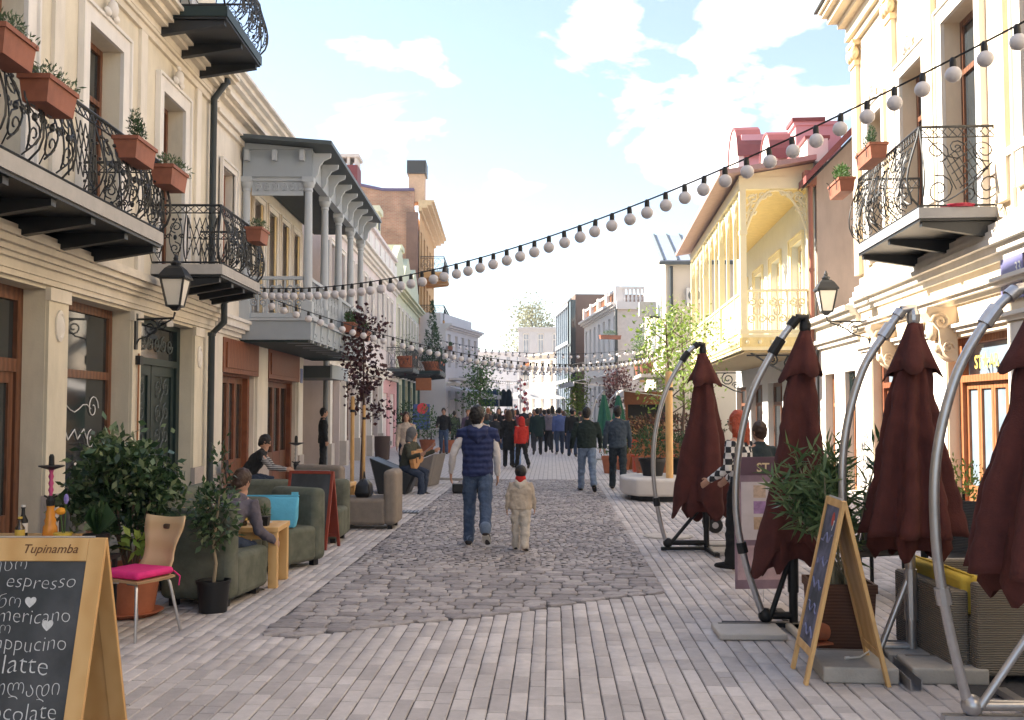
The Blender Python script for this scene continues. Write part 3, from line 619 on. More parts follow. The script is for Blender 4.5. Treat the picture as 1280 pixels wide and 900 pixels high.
# balconies of this house
balcony(LA, 4.4, 11.55, 3.60, 1.0, .82, .13, (1, 0, 0, 1, 0, 0), 9, bay=.62)
balcony(LA, 14.0, 16.2, 3.60, 1.0, .84, .12, (0, 1, 0), 4, bay=.55)
balcony(LA, 13.9, 15.95, 7.25, 1.05, .85, .14, (0,), 3, bay=.5, slabm=DKGREEN)
pipe(LA, [(.30, 16.62, 7.35), (.30, 16.62, 7.2), (.10, 16.6, 6.9), (.10, 16.6, 4.9), (.10, 16.6, 3.72), (.32, 16.6, 3.5), (.32, 16.6, 3.15), (.12, 16.6, 2.95), (.12, 16.6, 1.5), (.12, 16.6, .05)], .055)
cb = ob('cable_conduit', M().tube([(.06, 13.44, .1), (.06, 13.44, 2.45)], .014, 5), mat('copper_conduit', (.32, .14, .06), .6), LA); ob('junction_box', M().box(.036, .1, 13.38, 13.5, 2.3, 2.42), BLACKM, cb)
sc = thing('security_camera', 'small white security camera under the left wall lantern', 'camera', Lp(14.2, 2.95, .06), AL)
ob('mount', M().bar((0, 0, .02), (.12, 0, .02), .03, .03), TRIM, sc); ob('camera_body', M().bar((.10, .1, .0), (.2, -.12, -.05), .09, .08), TRIM, sc, bevel=.012)
lantern('black wall lantern on scrolled bracket beside the iron door at left', Lp(13.36, 2.90, .04), AL, .50)
# flower boxes on the left balconies
def lbox(u, z, off, label, plant, seed, ln=.62): flower_box(label, Lp(u, z, off), AL-R_(90)+R_(180), ln, plant, seed)
lbox(7.55, 4.34, 1.12, 'terracotta flower box on the long left balcony, cut by the left edge of the photo', 'trail', 11, .5)
lbox(8.30, 4.20, 1.12, 'terracotta flower box with straggly plant, second on the long left balcony', 'trail', 12, .54)
lbox(10.28, 4.24, 1.12, 'terracotta flower box with two dark upright shrubs on the long left balcony', 'shrub', 13, .56)
lbox(11.36, 4.22, 1.12, 'terracotta flower box with wispy plant at the far end of the long left balcony', 'trail', 14, .54)
lbox(15.5, 4.28, 1.12, 'small terracotta flower box on the short left balcony next to the grey gallery', 'trail', 15, .5)

# ---- cream-white house with red doors and grey gallery
LB = frameL('gallery_building', 'pale cream house with red wooden doors under a grey timber gallery', 'building', 16.95)
dops = [(17.65, 20.1, .02, 2.95), (21.1, 24.2, .02, 2.95)]; wops = [(17.5, 18.3, 4.3, 6.0)]+[(19.75+1.25*i, 20.55+1.25*i, 3.6, 5.9) for i in range(4)]
ob('wall', wall(M(), 16.95, 24.8, 0, 7.45, dops+wops, x=-.03), CREAM_W, LB); mass(LB, 16.95, 24.8, 7.45, CREAM_W, -.42)
ob('roof', M().box(-8, .1, 16.98, 24.8, 7.93, 8.05), DKROOF, LB)
cornice(LB, 16.98, 24.8, 6.7, ((.12, .06), (.06, .12), (.18, .08), (.06, .2), (.06, .3)), CREAM_W, 'cornice', -.03)
ob('attic_band', M().box(-8, -.02, 16.98, 24.79, 7.18, 7.93), CREAM_W, LB)
cornice(LB, 16.98, 24.8, 7.62, ((.08, .12), (.08, .22), (.06, .32)), TRIM, 'cornice', -.03)
cornice(LB, 16.98, 18.9, 3.04, ((.08, .05), (.06, .12), (.12, .2), (.06, .24)), TRIM, 'string_course', -.03)
for (a, b, c, d) in wops: window(LB, a, b, c, d, WOOD_RED, -.2, .07, 1, (.7,)); surround(LB, a, b, c, d, .1, .03, TRIM)
gy = mat('gallery_wall_yellow', (.72, .55, .30), .8, .06, 2)
for i in range(5): ob('wall_panel', M().box(-.028, -.005, 19.2+1.25*i, 19.6+1.25*i, 3.45, 6.1), gy, LB)
for (a, b, c, d) in dops:
    dd = ob('double_door', M().box(-.31, -.12, a, a+.16, c, d).box(-.31, -.12, b-.16, b, c, d).box(-.31, -.10, a+.16, b-.16, 2.32, 2.44), WOOD_RED, LB)
    ob('carved_head', M().box(-.03, .05, a-.06, b+.06, 2.36, 2.98).box(.052, .075, a+.1, b-.1, 2.45, 2.9), WOOD_RED, dd)
    n = 4; w_ = (b-a-.32)/n
    for i in range(n):
        y = a+.16+w_*i; ob('door_leaf', M().box(-.30, -.22, y+.005, y+.09, c, 2.32).box(-.30, -.22, y+w_-.09, y+w_-.005, c, 2.32).box(-.30, -.22, y+.09, y+w_-.09, c, .75).box(-.30, -.22, y+.09, y+w_-.09, 2.2, 2.32), WOOD_BR if i % 2 else WOOD_RED, dd)
        ob('pane', M().box(-.27, -.26, y+.09, y+w_-.09, .75, 2.2), GLASS, dd)
for a, b in ((16.98, 17.6), (20.15, 21.05), (24.25, 24.8)):
    p = ob('pilaster', M().box(-.029, .03, a, b, 0, 3.02), CREAM_W, LB); ob('plinth', M().box(.031, .07, a-.01, b+.01, 0, .6), PLINTH, p)
ob('house_number', M().box(.031, .045, 24.42, 24.68, 2.35, 2.7), mat('blue_plaque', (.16, .2, .42), .4), LB)
# the timber gallery: floor, soffit, posts, beams, brackets, roof
GD = 1.32; gal = ob('gallery', M().box(-.028, GD, 18.9, 26.3, 3.02, 3.38), GREYP, LB)
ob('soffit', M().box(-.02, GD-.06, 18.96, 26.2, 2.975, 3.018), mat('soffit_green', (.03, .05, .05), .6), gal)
ob('floor_ledge', M().box(-.027, GD+.06, 18.86, 26.34, 3.382, 3.43), GREYL, gal)
posts = [(0.06, 18.98)]+[(GD-.08, 18.98+1.78*i) for i in range(5)]
for x, y in posts:
    ob('column', M().box(x-.1, x+.1, y-.1, y+.1, 3.43, 3.75).lathe([(.085, 3.75), (.092, 3.8), (.085, 3.85), (.088, 4.2), (.07, 5.85), (.085, 5.87), (.075, 5.92), (.11, 5.97), (.12, 6.03)], 14, (x, y, 0)).box(x-.11, x+.11, y-.11, y+.11, 6.03, 6.13), GREYL, gal, smooth=35)
ob('architrave', M().box(GD-.16, GD, 18.9, 26.3, 6.13, 6.5).box(.0, GD-.16, 18.9, 19.06, 6.13, 6.5), GREYP, gal)
fr = M().box(.16, GD-.18, 18.94, 18.99, 5.78, 5.84).box(.16, GD-.18, 18.94, 18.99, 6.06, 6.13)
for i in range(6):
    xc = .28+i*.165
    for k in range(4): a = PI/4+PI/2*k; fr.bar((xc, 18.965, 5.95), (xc+.06*math.cos(a), 18.965, 5.95+.09*math.sin(a)), .03, .028, (0, 1, 0))
    fr.tube([(xc+.055*math.cos(t*PI/6), 18.965, 5.95+.075*math.sin(t*PI/6)) for t in range(12)], .011, 4, True)
fr.box(.16, GD-.18, 18.975, 18.985, 5.84, 6.06)
ob('fretwork_panel', fr, GREYL, gal)
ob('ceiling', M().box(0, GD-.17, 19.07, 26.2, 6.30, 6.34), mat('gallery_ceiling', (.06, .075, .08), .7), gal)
for i in range(9): ob('eave_bracket', M().prism([(GD+.002, 6.14), (GD+.002, 6.6), (GD+.34, 6.6), (GD+.33, 6.52), (GD+.20, 6.46), (GD+.12, 6.34), (GD+.10, 6.2), (GD+.04, 6.12)], 'y', 19.0+.89*i-.035, 19.0+.89*i+.035), GREYL, gal)
for x in (.1, .62, 1.14): ob('eave_bracket', M().box(x-.04, x+.04, 18.76, 18.9, 6.42, 6.62), GREYL, gal)
ob('frieze', M().box(-.02, GD-.01, 18.93, 26.3, 6.502, 6.66), GREYP, gal)
ob('gallery_roof', M().add([(-.02,18.55,6.80),(GD+.42,18.55,6.662),(GD+.42,26.5,6.662),(-.02,26.5,6.80),(-.02,18.55,6.87),(GD+.42,18.55,6.735),(GD+.42,26.5,6.735),(-.02,26.5,6.87)], [(0,1,2,3),(4,5,6,7),(0,1,5,4),(1,2,6,5),(2,3,7,6),(3,0,4,7)]), DKROOF, gal)
ob('gable_board', M().add([(0,18.9,6.66),(GD,18.9,6.66),(GD,18.9,6.675),(0,18.9,6.79),(0,18.95,6.66),(GD,18.95,6.66),(GD,18.95,6.675),(0,18.95,6.79)], [(0,1,2,3),(4,5,6,7),(0,1,5,4),(1,2,6,5),(2,3,7,6),(3,0,4,7)]), GREYP, gal)
for i in range(10): ob('floor_bracket', M().prism([(GD-.5, 2.972), (GD+.0, 2.972), (GD+.05, 3.36), (GD+.0, 3.36), (GD-.06, 3.16), (GD-.2, 3.04)], 'y', 19.2+.75*i-.04, 19.2+.75*i+.04).tube([(GD+.03+.03*math.cos(t), 19.2+.75*i, 3.1+.05*math.sin(t)) for t in (0, 1, 2, 3, 4, 5)], .014, 4), GREYL, gal)
def fret_rail(parent, pa, pb, z0, z1, m, n=6, nm='balustrade_panel', t=.03, cut=.5):
    """cut-out board balustrade between two frame points"""
    a = Vector((pa[0], pa[1], 0)); b = Vector((pb[0], pb[1], 0)); d = (b-a); L_ = d.length; d.normalize(); q = M()
    q.bar(a+Vector((0, 0, z1)), b+Vector((0, 0, z1)), .09, .06); q.bar(a+Vector((0, 0, z0+.06)), b+Vector((0, 0, z0+.06)), .06, .09)
    w_ = L_/n; zc = (z0+.1+z1)/2; hh = (z1-z0-.16)/2
    for i in range(n):
        c = a+d*(w_*(i+.5)); e = a+d*(w_*i)
        q.bar(e+Vector((0, 0, z0+.1)), e+Vector((0, 0, z1-.03)), .05, t, d)
        for sx, sz in ((1, 1), (-1, 1), (1, -1), (-1, -1)):
            q.tube([c+d*(sx*(w_*.24+p[0]))+Vector((0, 0, zc+sz*(hh*.45)+p[1])) for p in spiral(0, 0, min(w_*.22, hh*.42), PI/2*sx*sz, 1.25, sx, 10, .25)], t*.55, 4)
        q.bar(c+Vector((0, 0, zc-hh)), c+Vector((0, 0, zc+hh)), .035, t, d)
        q.tube([c+d*(w_*.16*math.cos(k*PI/4))+Vector((0, 0, zc+hh*.28*math.sin(k*PI/4))) for k in range(8)], t*.5, 4, True)
    return ob(nm, q, m, parent)
fret_rail(gal, (.14, 18.98), (GD-.17, 18.98), 3.43, 4.2, GREYL, 3)
for i in range(4): fret_rail(gal, (GD-.08, 19.1+1.78*i), (GD-.08, 20.66+1.78*i), 3.43, 4.2, GREYL, 4)
ch = thing('chimney', 'dark red brick chimney with pierced cap behind the grey gallery roof', 'chimney', Lp(38.0, 8.75, -1.0), AL)
ob('stack', M().box(-.5, .5, -.5, .5, -.6, 2.2), mat('dark_red_paint', (.16, .035, .04), .7), ch)
for i in range(4): ob('cap_pillar', M().box(-.46+.28*i, -.36+.28*i, -.46, .46, 2.2, 2.5), STONE_L, ch)
ob('cap_slab', M().box(-.56, .56, -.56, .56, 2.5, 2.62), STONE_L, ch)
for i, (u, s) in enumerate(((22.6, 31), (23.9, 32), (25.0, 33))): flower_box(['terracotta window box on the grey gallery ledge, nearest of three', 'terracotta window box on the grey gallery ledge, middle of three', 'terracotta window box on the grey gallery ledge, farthest of three'][i], Lp(u, 3.432, GD+.18), AL+R_(90), .6, 'green', s, 'flower boxes along the grey gallery')

# ---- recessed bay between the houses, then the long white house
LC = frameL('white_building', 'long pinkish-white house with white columns and dark glazed doors', 'building', 24.8)
ob('recess_wall', wall(M(), 24.8, 28.0, 0, 6.4, [(25.2, 26.3, .02, 2.3)], x=-.85), mat('recess_beige', (.58, .42, .25), .85, .06, 2), LC)
window(LC, 25.2, 26.3, .02, 2.3, WOOD_BR, -1.05, .1, 1, (.3,), name='side_door')
cg = [(28.45, 30.6, .02, 2.6), (31.2, 33.6, .02, 2.6), (34.2, 36.8, .02, 2.6), (37.4, 40.2, .02, 2.6)]
cu = [(28.6+1.75*i, 29.4+1.75*i, 4.2, 6.5) for i in range(10)]
ob('wall', wall(M(), 28.0, 47.0, 0, 8.4, cg+cu), PINKW, LC); mass(LC, 24.8, 46.9, 8.4, PINKW, -.9)
ob('side_wall', M().box(-.9, -.001, 28.0, 28.1, 0, 8.4), PINKW, LC)
for (a, b, c, d) in cg: window(LC, a, b, c, d, WOOD_BR, -.22, .09, 3, (.3, .75))
for (a, b, c, d) in cu: window(LC, a, b, c, d, DKROOF, -.2, .06, 2, (.7,), sub=False); surround(LC, a, b, c, d, .1, .05, TRIM)
for y in (28.2, 30.9, 33.9, 37.1, 40.5):
    p = ob('column', M().box(.001, .16, y-.2, y+.2, .75, 2.85), TRIM, LC); ob('plinth', M().box(.001, .22, y-.26, y+.26, 0, .75), STONE_L, p); ob('capital', M().box(.001, .2, y-.24, y+.24, 2.85, 2.98), TRIM, p)
cornice(LC, 28.0, 47, 2.98, ((.15, .14), (.1, .24), (.08, .3)), TRIM); cornice(LC, 28.0, 47, 7.0, ((.12, .08), (.1, .2), (.14, .3), (.08, .42)), TRIM)
ob('parapet', M().box(-.4, -.05, 28.0, 47, 8.4, 8.62).box(-.4, .08, 28.0, 47, 8.62, 8.75), PINKW, LC)
for i in range(11): ob('parapet_panel', M().box(-.049, .03, 28.4+1.75*i, 29.5+1.75*i, 7.6, 8.4), TRIM, LC)
ob('pink_bay', wall(M(), 40.8, 46.9, 0, 2.95, [(41.6, 43.2, .02, 2.4), (44.2, 46.0, .02, 2.4)], x=.06), PINK, LC)
for a, b in ((41.6, 43.2), (44.2, 46.0)): window(LC, a, b, .02, 2.4, WOOD_RED, -.12, .1, 2, (.7,))
cnp = thing('door_canopy', 'dark flat canopy over the recessed doorway beside the red doors', 'canopy', Lp(26.4, 2.5, -.1), AL)
ob('canopy_slab', M().box(-.7, .75, -1.3, 1.2, 0, .3), DKROOF, cnp); ob('canopy_edge', M().box(.752, .8, -1.32, 1.22, -.02, .32), GREYP, cnp)
pipe(LC, [(.1, 27.6, 6.4), (.1, 27.6, 4.0), (.1, 27.6, .05)], .07, mat('grey_pipe', (.16, .18, .2), .5))
lantern('small far wall lantern above the white columns behind the plum tree', Lp(30.9, 2.75, .18), AL, .4)
# ---- pale green house with dark green shopfronts and plant balconies
LD = frameL('green_shop_building', 'pale yellow-green house with dark green shopfronts and plant balconies', 'building', 47)
PALEG = mat('pale_green_render', (.60, .60, .44), .85, .06, 1.5); GRN = mat('shop_green', (.05, .095, .085), .6, .1, 4)
gops = [(47.5+3.1*i, 49.6+3.1*i, .02, 2.9) for i in range(4)]; uops = [(47.6+1.8*i, 48.6+1.8*i, 4.0, 6.6) for i in range(7)]
ob('wall', wall(M(), 47, 60, 0, 8.6, gops+uops), PALEG, LD); mass(LD, 47, 60, 8.6, PALEG)
for (a, b, c, d) in gops: window(LD, a, b, c, d, GRN, -.15, .18, 2, (.72,))
for (a, b, c, d) in uops: window(LD, a, b, c, d, GRN, -.2, .08, 2, (.7,), gl=GLASS, sub=False); surround(LD, a, b, c, d, .1, .04, TRIM)
for i in range(5): ob('green_pier', M().box(.001, .12, 46.95+3.1*i, 47.4+3.1*i, 0, 3.2), GRN, LD)
cornice(LD, 47, 60, 3.2, ((.15, .1), (.1, .2)), TRIM); cornice(LD, 47, 60, 7.2, ((.12, .1), (.1, .3), (.1, .42)), PALEG)
rf = M()
for i in range(3): rf.prism([(47+4.3*i, 8.6), (51.3+4.3*i, 8.6), (50.6+4.3*i, 9.1), (49.2+4.3*i, 9.8), (47.7+4.3*i, 9.1)], 'x', -.35, -.02)
ob('wavy_gable', rf, PALEG, LD)
for yy, zz, ff, sd in ((43.5, 8.75, .2, 0), (53.5, 8.7, .3, 1)):
    dm = thing('dormer_chimney', ['cream attic chimney block on the white house roofline, nearer one', 'cream attic chimney block on the green shop roofline, farther one'][sd], 'chimney', Lp(yy, zz, -.9), AL); ob('stack', M().box(-.5, .5, -.6, .6, -.3, 1.5), mat('pale_stack', (.62, .60, .45), .8), dm); ob('stack_cap', M().box(-.6, .6, -.7, .7, 1.5, 1.75), PALEG, dm); ob('vent', M().box(.501, .53, -.25, .25, .8, 1.3), BLACKM, dm)
balcony(LC, 43.2, 46.4, 3.35, 1.15, .9, .0, (1, 0), 3, bay=.8, slabm=DKROOF)
balcony(LD, 50.0, 55.5, 3.5, 1.9, .9, .0, (1,), 4, bay=1.1, slabm=DKGREEN)
def pot(label, loc, r=.2, h=.32, m=None, kind='bush', hgt=.5, seed=1, lm=None, n=380, group=None, leaf=.07, cat='potted plant'):
    t = thing('potted_plant', label, cat, loc, 0, group)
    ob('pot', M().lathe([(r*.72, 0), (r*.98, h*.82), (r*1.06, h*.82), (r*1.06, h), (r*.92, h), (r*.9, h*.88), (.01, h*.87)], 18), m or TERRA, t, smooth=40)
    lm = lm or LEAF_MID
    if kind == 'cone':
        rg = np.random.default_rng(seed); z = rg.random(n)**1.6; a = rg.random(n)*2*PI; rr = (1-z)*r*1.35*(.6+.4*rg.random(n))
        leaves('foliage', lm, t, n, None, (.02, .02, .02), leaf, seed, .35, pts=np.stack([rr*np.cos(a), rr*np.sin(a), h+.03+z*hgt], 1), up=.8); ob('stem', M().tube([(0, 0, h*.8), (0, 0, h+hgt*.6)], .015, 5), SOIL, t)
    else:
        leaves('foliage', lm, t, n, (0, 0, h+hgt*.5), (r*1.5, r*1.5, hgt*.55), leaf, seed, .45, .3, .4, jitter=.25); ob('stem', M().tube([(0, 0, h*.8), (.01, 0, h+hgt*.6)], .015, 5), SOIL, t)
    return t
pot('terracotta pot with grassy plant on the small far left balcony', Lp(45.0, 3.5, .7), .42, .6, None, 'bush', 1.0, 51, LEAF_GR, 300)
pot('tall dark cypress in a terracotta pot on the far left green balcony, nearer one', Lp(51.5, 3.66, 1.4), .5, .5, None, 'cone', 3.1, 52, LEAF_DK, 1100, None, .14)
pot('shorter dark cypress in a terracotta pot on the far left green balcony, farther one', Lp(53.6, 3.66, 1.4), .5, .5, None, 'cone', 2.1, 53, LEAF_DK, 800, None, .14)
# ---- tall brick house with ochre front and balconies
LE = frameL('brick_building', 'tall brick house with ochre front, dark chimney and stacked balconies', 'building', 60)
def brick_mat(name, c1, c2, mo):
    m = bpy.data.materials.new(name); m.use_nodes = True; nt = m.node_tree; b = nt.nodes['Principled BSDF']; b.inputs['Roughness'].default_value = .9
    N = nt.nodes.new; L = nt.links.new; t = N('ShaderNodeTexCoord'); mp_ = N('ShaderNodeMapping'); mp_.inputs['Rotation'].default_value = (R_(90), 0, 0)
    br = N('ShaderNodeTexBrick'); br.inputs['Scale'].default_value = 1; br.inputs['Brick Width'].default_value = .26; br.inputs['Row Height'].default_value = .085; br.inputs['Mortar Size'].default_value = .01
    br.inputs['Color1'].default_value = (*c1, 1); br.inputs['Color2'].default_value = (*c2, 1); br.inputs['Mortar'].default_value = (*mo, 1)
    L(t.outputs['Object'], mp_.inputs[0]); L(mp_.outputs[0], br.inputs[0])
    n = N('ShaderNodeTexNoise'); n.inputs['Scale'].default_value = .9; n.inputs['Detail'].default_value = 8; L(t.outputs['Object'], n.inputs[0])
    mr = N('ShaderNodeMapRange'); mr.inputs['From Min'].default_value = .3; mr.inputs['From Max'].default_value = .7; mr.inputs['To Min'].default_value = .6; mr.inputs['To Max'].default_value = 1.3; L(n.outputs['Fac'], mr.inputs[0])
    v = N('ShaderNodeVectorMath'); v.operation = 'SCALE'; L(br.outputs['Color'], v.inputs[0]); L(mr.outputs[0], v.inputs['Scale']); L(v.outputs[0], b.inputs['Base Color']); return m
BRICKM = brick_mat('old_brick', (.33, .15, .09), (.40, .20, .12), (.36, .28, .22)); OCHRE = mat('ochre_render', (.55, .31, .13), .85, .1, 1.5)
ob('gable_wall', M().prism([(-8, 0), (-.3, 0), (-.3, 14.9), (-2.2, 14.9), (-5, 15.5), (-8, 17.0)], 'y', 60, 60.4), BRICKM, LE)
ob('brick_pier', M().box(-.75, -.05, 59.85, 60.2, 8, 13.6), mat('dark_brick', (.18, .10, .075), .9, .2, 3), LE)
ob('body', M().box(-8, -.36, 60.4, 74, 0, 14.0), OCHRE, LE)
eo = [(61.2+2.6*i, 62.4+2.6*i, z, z+2.3) for i in range(5) for z in (4.2, 7.4, 10.4)]
ob('wall', wall(M(), 60.4, 74, 0, 14.0, eo), OCHRE, LE)
for (a, b, c, d) in eo: window(LE, a, b, c, d, WOOD_BR, -.2, .1, 2, (), sub=False)
cornice(LE, 60.0, 74.2, 13.7, ((.2, .15), (.15, .5), (.2, .75), (.12, .9)), mat('ochre_pale', (.60, .42, .24), .8), 'cornice'); ob('roof_edge', M().prism([(-.3, 14.9), (-2.2, 14.9), (-5, 15.5), (-8, 17.0), (-8, 17.15), (-5, 15.65), (-2.2, 15.05), (-.3, 15.05)], 'y', 59.8, 60.5), mat('purple_flashing', (.10, .07, .16), .6), LE)
st = ob('chimney', M().box(-.65, .3, 60.2, 61.4, 14.3, 16.0), mat('ochre_stack', (.60, .38, .24), .85), LE); ob('chimney_cap', M().box(-.75, .4, 60.0, 61.6, 16.0, 16.8), BLACKM, st)
for i, z in enumerate((7.0, 10.0)): balcony(LE, 61.0, 67.5-i, z, 1.5, .95, .0, (0, 1), 4, bay=1.3, slabm=OCHRE, under=OCHRE)
balcony(LE, 61.0, 66, 4.2, 1.7, .95, .0, (1,), 4, bay=1.3, slabm=DKGREEN)
flower_box('terracotta box of trailing plants under the far ochre balcony', Lp(60.6, 5.3, 1.9), AL+R_(90), 1.1, 'green', 61, 'far balcony flower boxes')
# ---- far white terrace on the left and closing houses
WHITEF = mat('far_white_render', (.66, .62, .62), .85, .05, 1.0)
def far_house(name, label, cat, p0, p1, h, m, nfl, nw, dep=10, winm=None, corn=True, z_first=.8, wfrac=.42, fr=None, group=None):
    """row house with facade from p0 to p1 (street on its right when walking p0 to p1)"""
    a = Vector((*p0, 0)); b = Vector((*p1, 0)); d = b-a; L_ = d.length; ang = math.atan2(d.y, d.x)-PI/2
    t = thing(name, label, cat, a, ang, group); fh = h/nfl; ops = []
    for i in range(nw):
        w_ = L_/nw
        for k in range(nfl): ops.append((w_*(i+.5-wfrac/2), w_*(i+.5+wfrac/2), k*fh+(.05 if k == 0 else fh*.24), k*fh+fh*.82))
    ob('wall', wall(M(), 0, L_, 0, h, ops), m, t); ob('body', M().box(-dep, -.36, .001, L_-.001, 0, h-.01), m, t)
    ob('end_wall', M().box(-dep, -.002, -.02, .0, 0, h), m, t)
    for o in ops: window(t, *o, fr or TRIM, -.2, .08, 2, (.68,), sub=False, gl=winm or GLASSL)
    if corn: cornice(t, -.1, L_+.1, h-.35, ((.1, .1), (.12, .25), (.13, .4)), m); cornice(t, 0, L_, fh*.93, ((.1, .08), (.08, .16)), TRIM, 'string_course')
    return t
F1 = far_house('white_terrace', 'white terrace with iron balconies at the far left end of the street', 'building', (-6.4, 60), (-5.0, 67.5), 6.9, WHITEF, 2, 5, 8, GLASS)
for i in range(3): ob('balcony', M().box(.002, .7, .6+2.6*i, 2.2+2.6*i, 3.5, 3.62), STONE_L, F1)
for i in range(3): ob('balcony_railing', M().box(.66, .69, .6+2.6*i, 2.2+2.6*i, 4.3, 4.36).box(.66, .69, .6+2.6*i, 2.2+2.6*i, 3.66, 3.7), IRON, F1); 
ob('attic', M().box(-4, -.4, .2, 7.4, 6.9, 7.6), WHITEF, F1)
far_house('closing_house', 'pale house with rows of windows closing the far end of the street', 'building', (-9, 112), (1.5, 113.5), 8.2, mat('closing_render', (.72, .68, .66), .85, .05, 1), 3, 9, 10)
far_house('grey_closing_house', 'grey-white blocky house in front of the far tree', 'building', (-3.2, 96), (2.5, 96.2), 9.6, mat('grey_render', (.50, .49, .50), .85, .05, 1), 3, 4, 8)
far_house('cream_far_house', 'low cream far house with shop awning left of the modern block', 'building', (-2.0, 88), (.4, 84), 6.5, mat('far_cream', (.70, .66, .58), .85, .05, 1), 2, 3, 8)

# ================================================================== RIGHT ROW (y = -u)
RA = frameR('peach_building', 'sunlit cream house with ornate bulging iron balcony at right', 'building', 20.25)
PEACH = mat('peach_render', (.70, .585, .43), .85, .07, 1.3, .12, 40, streak=.12); WHITE_R = mat('warm_white_render', (.74, .69, .61), .85, .06, 1.3, .12, 40, streak=.1)
ru = [(-9.8, -8.6, 4.45, 7.5), (-12.5, -11.3, 4.45, 7.5), (-15.25, -13.95, 4.45, 7.5), (-17.3, -16.15, 4.45, 7.35), (-19.3, -18.4, 4.45, 7.2)]
rg_ = [(-12.5, -10.4, .02, 2.75), (-15.4, -13.2, .02, 2.75), (-19.4, -17.6, .02, 2.75)]
ob('wall', wall(M(), -20.25, 2, 0, 10.1, ru+rg_, dep=.34), PEACH, RA); mass(RA, -20.25, 2, 10.1, CREAM_D, -.36, -9)
for a, b in ((-20.2, -19.42), (-17.58, -15.42), (-13.18, -12.52)): ob('ground_floor_facing', M().box(.001, .02, a, b, .02, 2.8), WHITE_R, RA)
for (a, b, c, d) in ru: window(RA, a, b, c, d, WOOD_BR, -.26, .09, 2, (.74,)); surround(RA, a, b, c, d, .22, .06, WHITE_R, True)
for y in (-20.1, -17.75, -15.75, -13.1, -10.5):
    p = ob('pilaster', M().box(.001, .09, y-.17, y+.17, 4.35, 8.5), PEACH, RA); cp = M().box(.001, .16, y-.24, y+.24, 8.9, 9.0).box(.001, .12, y-.2, y+.2, 8.5, 8.6)
    for e in (-.16, 0, .16): cp.ball((.10, y+e, 8.75), .11, 8, 6, (.8, .8, 1.2))
    for e in (-.2, .2): cp.tube([(.14, y+e+q[0], 8.84+q[1]) for q in spiral(0, 0, .09, 0, 1.3, 1, 10)], .02, 4)
    ob('capital', cp, mat('gilt_cream', (.70, .55, .34), .8), p, smooth=40)
cornice(RA, -20.45, 2, 9.0, ((.14, .08), (.08, .16), (.2, .14), (.1, .3), (.12, .5), (.08, .62), (.07, .68)), PEACH)
ob('roof_flashing', M().box(-9, .74, -20.6, 2, 9.8, 9.83), DKROOF, RA); ob('parapet', M().box(-9, -.0, -20.24, 2, 9.831, 10.5), WHITE_R, RA)
cornice(RA, -20.25, 2, 3.62, ((.10, .05), (.10, .12), (.08, .2), (.12, .14), (.10, .1)), WHITE_R, 'string_course')
cornice(RA, -20.25, 2, 3.22, ((.06, .05), (.05, .14), (.05, .2)), WHITE_R, 'string_course'); cornice(RA, -20.25, 2, 2.82, ((.06, .06), (.05, .12)), WHITE_R, 'door_band')
for i in range(3): ob('panel_moulding', M().box(.001, .05, -12.9+3.2*i, -10.7+3.2*i, 4.14, 4.2).box(.001, .05, -12.9+3.2*i, -12.84+3.2*i, 4.2, 4.9).box(.001, .05, -10.76+3.2*i, -10.7+3.2*i, 4.2, 4.9).box(.001, .08, -12.95+3.2*i, -10.65+3.2*i, 4.9, 5.0), WHITE_R, RA)
# carved corbels and medallion
for y in (-15.15, -18.1):
    k = M().prism([(.001, 3.2), (.42, 3.2), (.44, 3.12), (.36, 3.0), (.26, 2.86), (.24, 2.66), (.18, 2.5), (.08, 2.42), (.001, 2.4)], 'y', y-.17, y+.17)
    for e in (-.18, .18):
        k.tube([(.24+q[0], y+e, 2.98+q[1]) for q in spiral(0, 0, .14, 0, 1.6, 1, 14)], .026, 5); k.tube([(.13+q[0], y+e, 2.6+q[1]) for q in spiral(0, 0, .09, PI, 1.4, -1, 12)], .022, 5)
    k.ball((.30, y, 2.86), .13, 10, 7, (.7, .9, 1.2)); k.ball((.2, y, 2.62), .1, 8, 6); ob('corbel', k, mat('carved_stone', (.68, .54, .38), .85, .08, 5), RA, smooth=40)
ob('medallion', M().lathe([(.16, 0), (.16, .02), (.12, .04), (.1, .02), (.05, .05), (.01, .05)], 18).xf(Matrix.Translation((.022, -16.5, 3.05)) @ Matrix.Diagonal((1, .75, 1.2, 1)) @ Matrix.Rotation(R_(90), 4, 'Y')), WHITE_R, RA, smooth=40)
# shop doors
def rdoor(a, b, m):
    d = ob('shop_door', M().box(-.33, -.16, a, a+.12, .02, 2.75).box(-.33, -.16, b-.12, b, .02, 2.75).box(-.33, -.14, a+.12, b-.12, 2.1, 2.2).box(-.33, -.16, a+.12, b-.12, 2.65, 2.75), m, RA)
    n = 4; w_ = (b-a-.24)/n
    for i in range(n):
        y = a+.12+w_*i; ob('door_leaf', M().box(-.3, -.22, y+.004, y+.07, .03, 2.1).box(-.3, -.22, y+w_-.07, y+w_-.004, .03, 2.1).box(-.3, -.22, y+.07, y+w_-.07, .03, .6).box(-.3, -.22, y+.07, y+w_-.07, 2.0, 2.1), m, d); ob('pane', M().box(-.27, -.255, y+.07, y+w_-.07, .6, 2.0), GLASSB, d); ob('transom_pane', M().box(-.27, -.255, y, y+w_, 2.2, 2.65), GLASSB, d)
    return d
d1 = rdoor(-15.4, -13.2, WOOD_OR); rdoor(-12.5, -10.4, WOOD_OR); rdoor(-19.4, -17.6, WOOD_RED)
GOLD = mat('gold_letters', (.75, .55, .12), .4, .05, 5)
letter('door_lettering', 'star', GOLD, d1, (-.10, -14.2, 2.28), (R_(90), 0, R_(90))); OFFY = 0
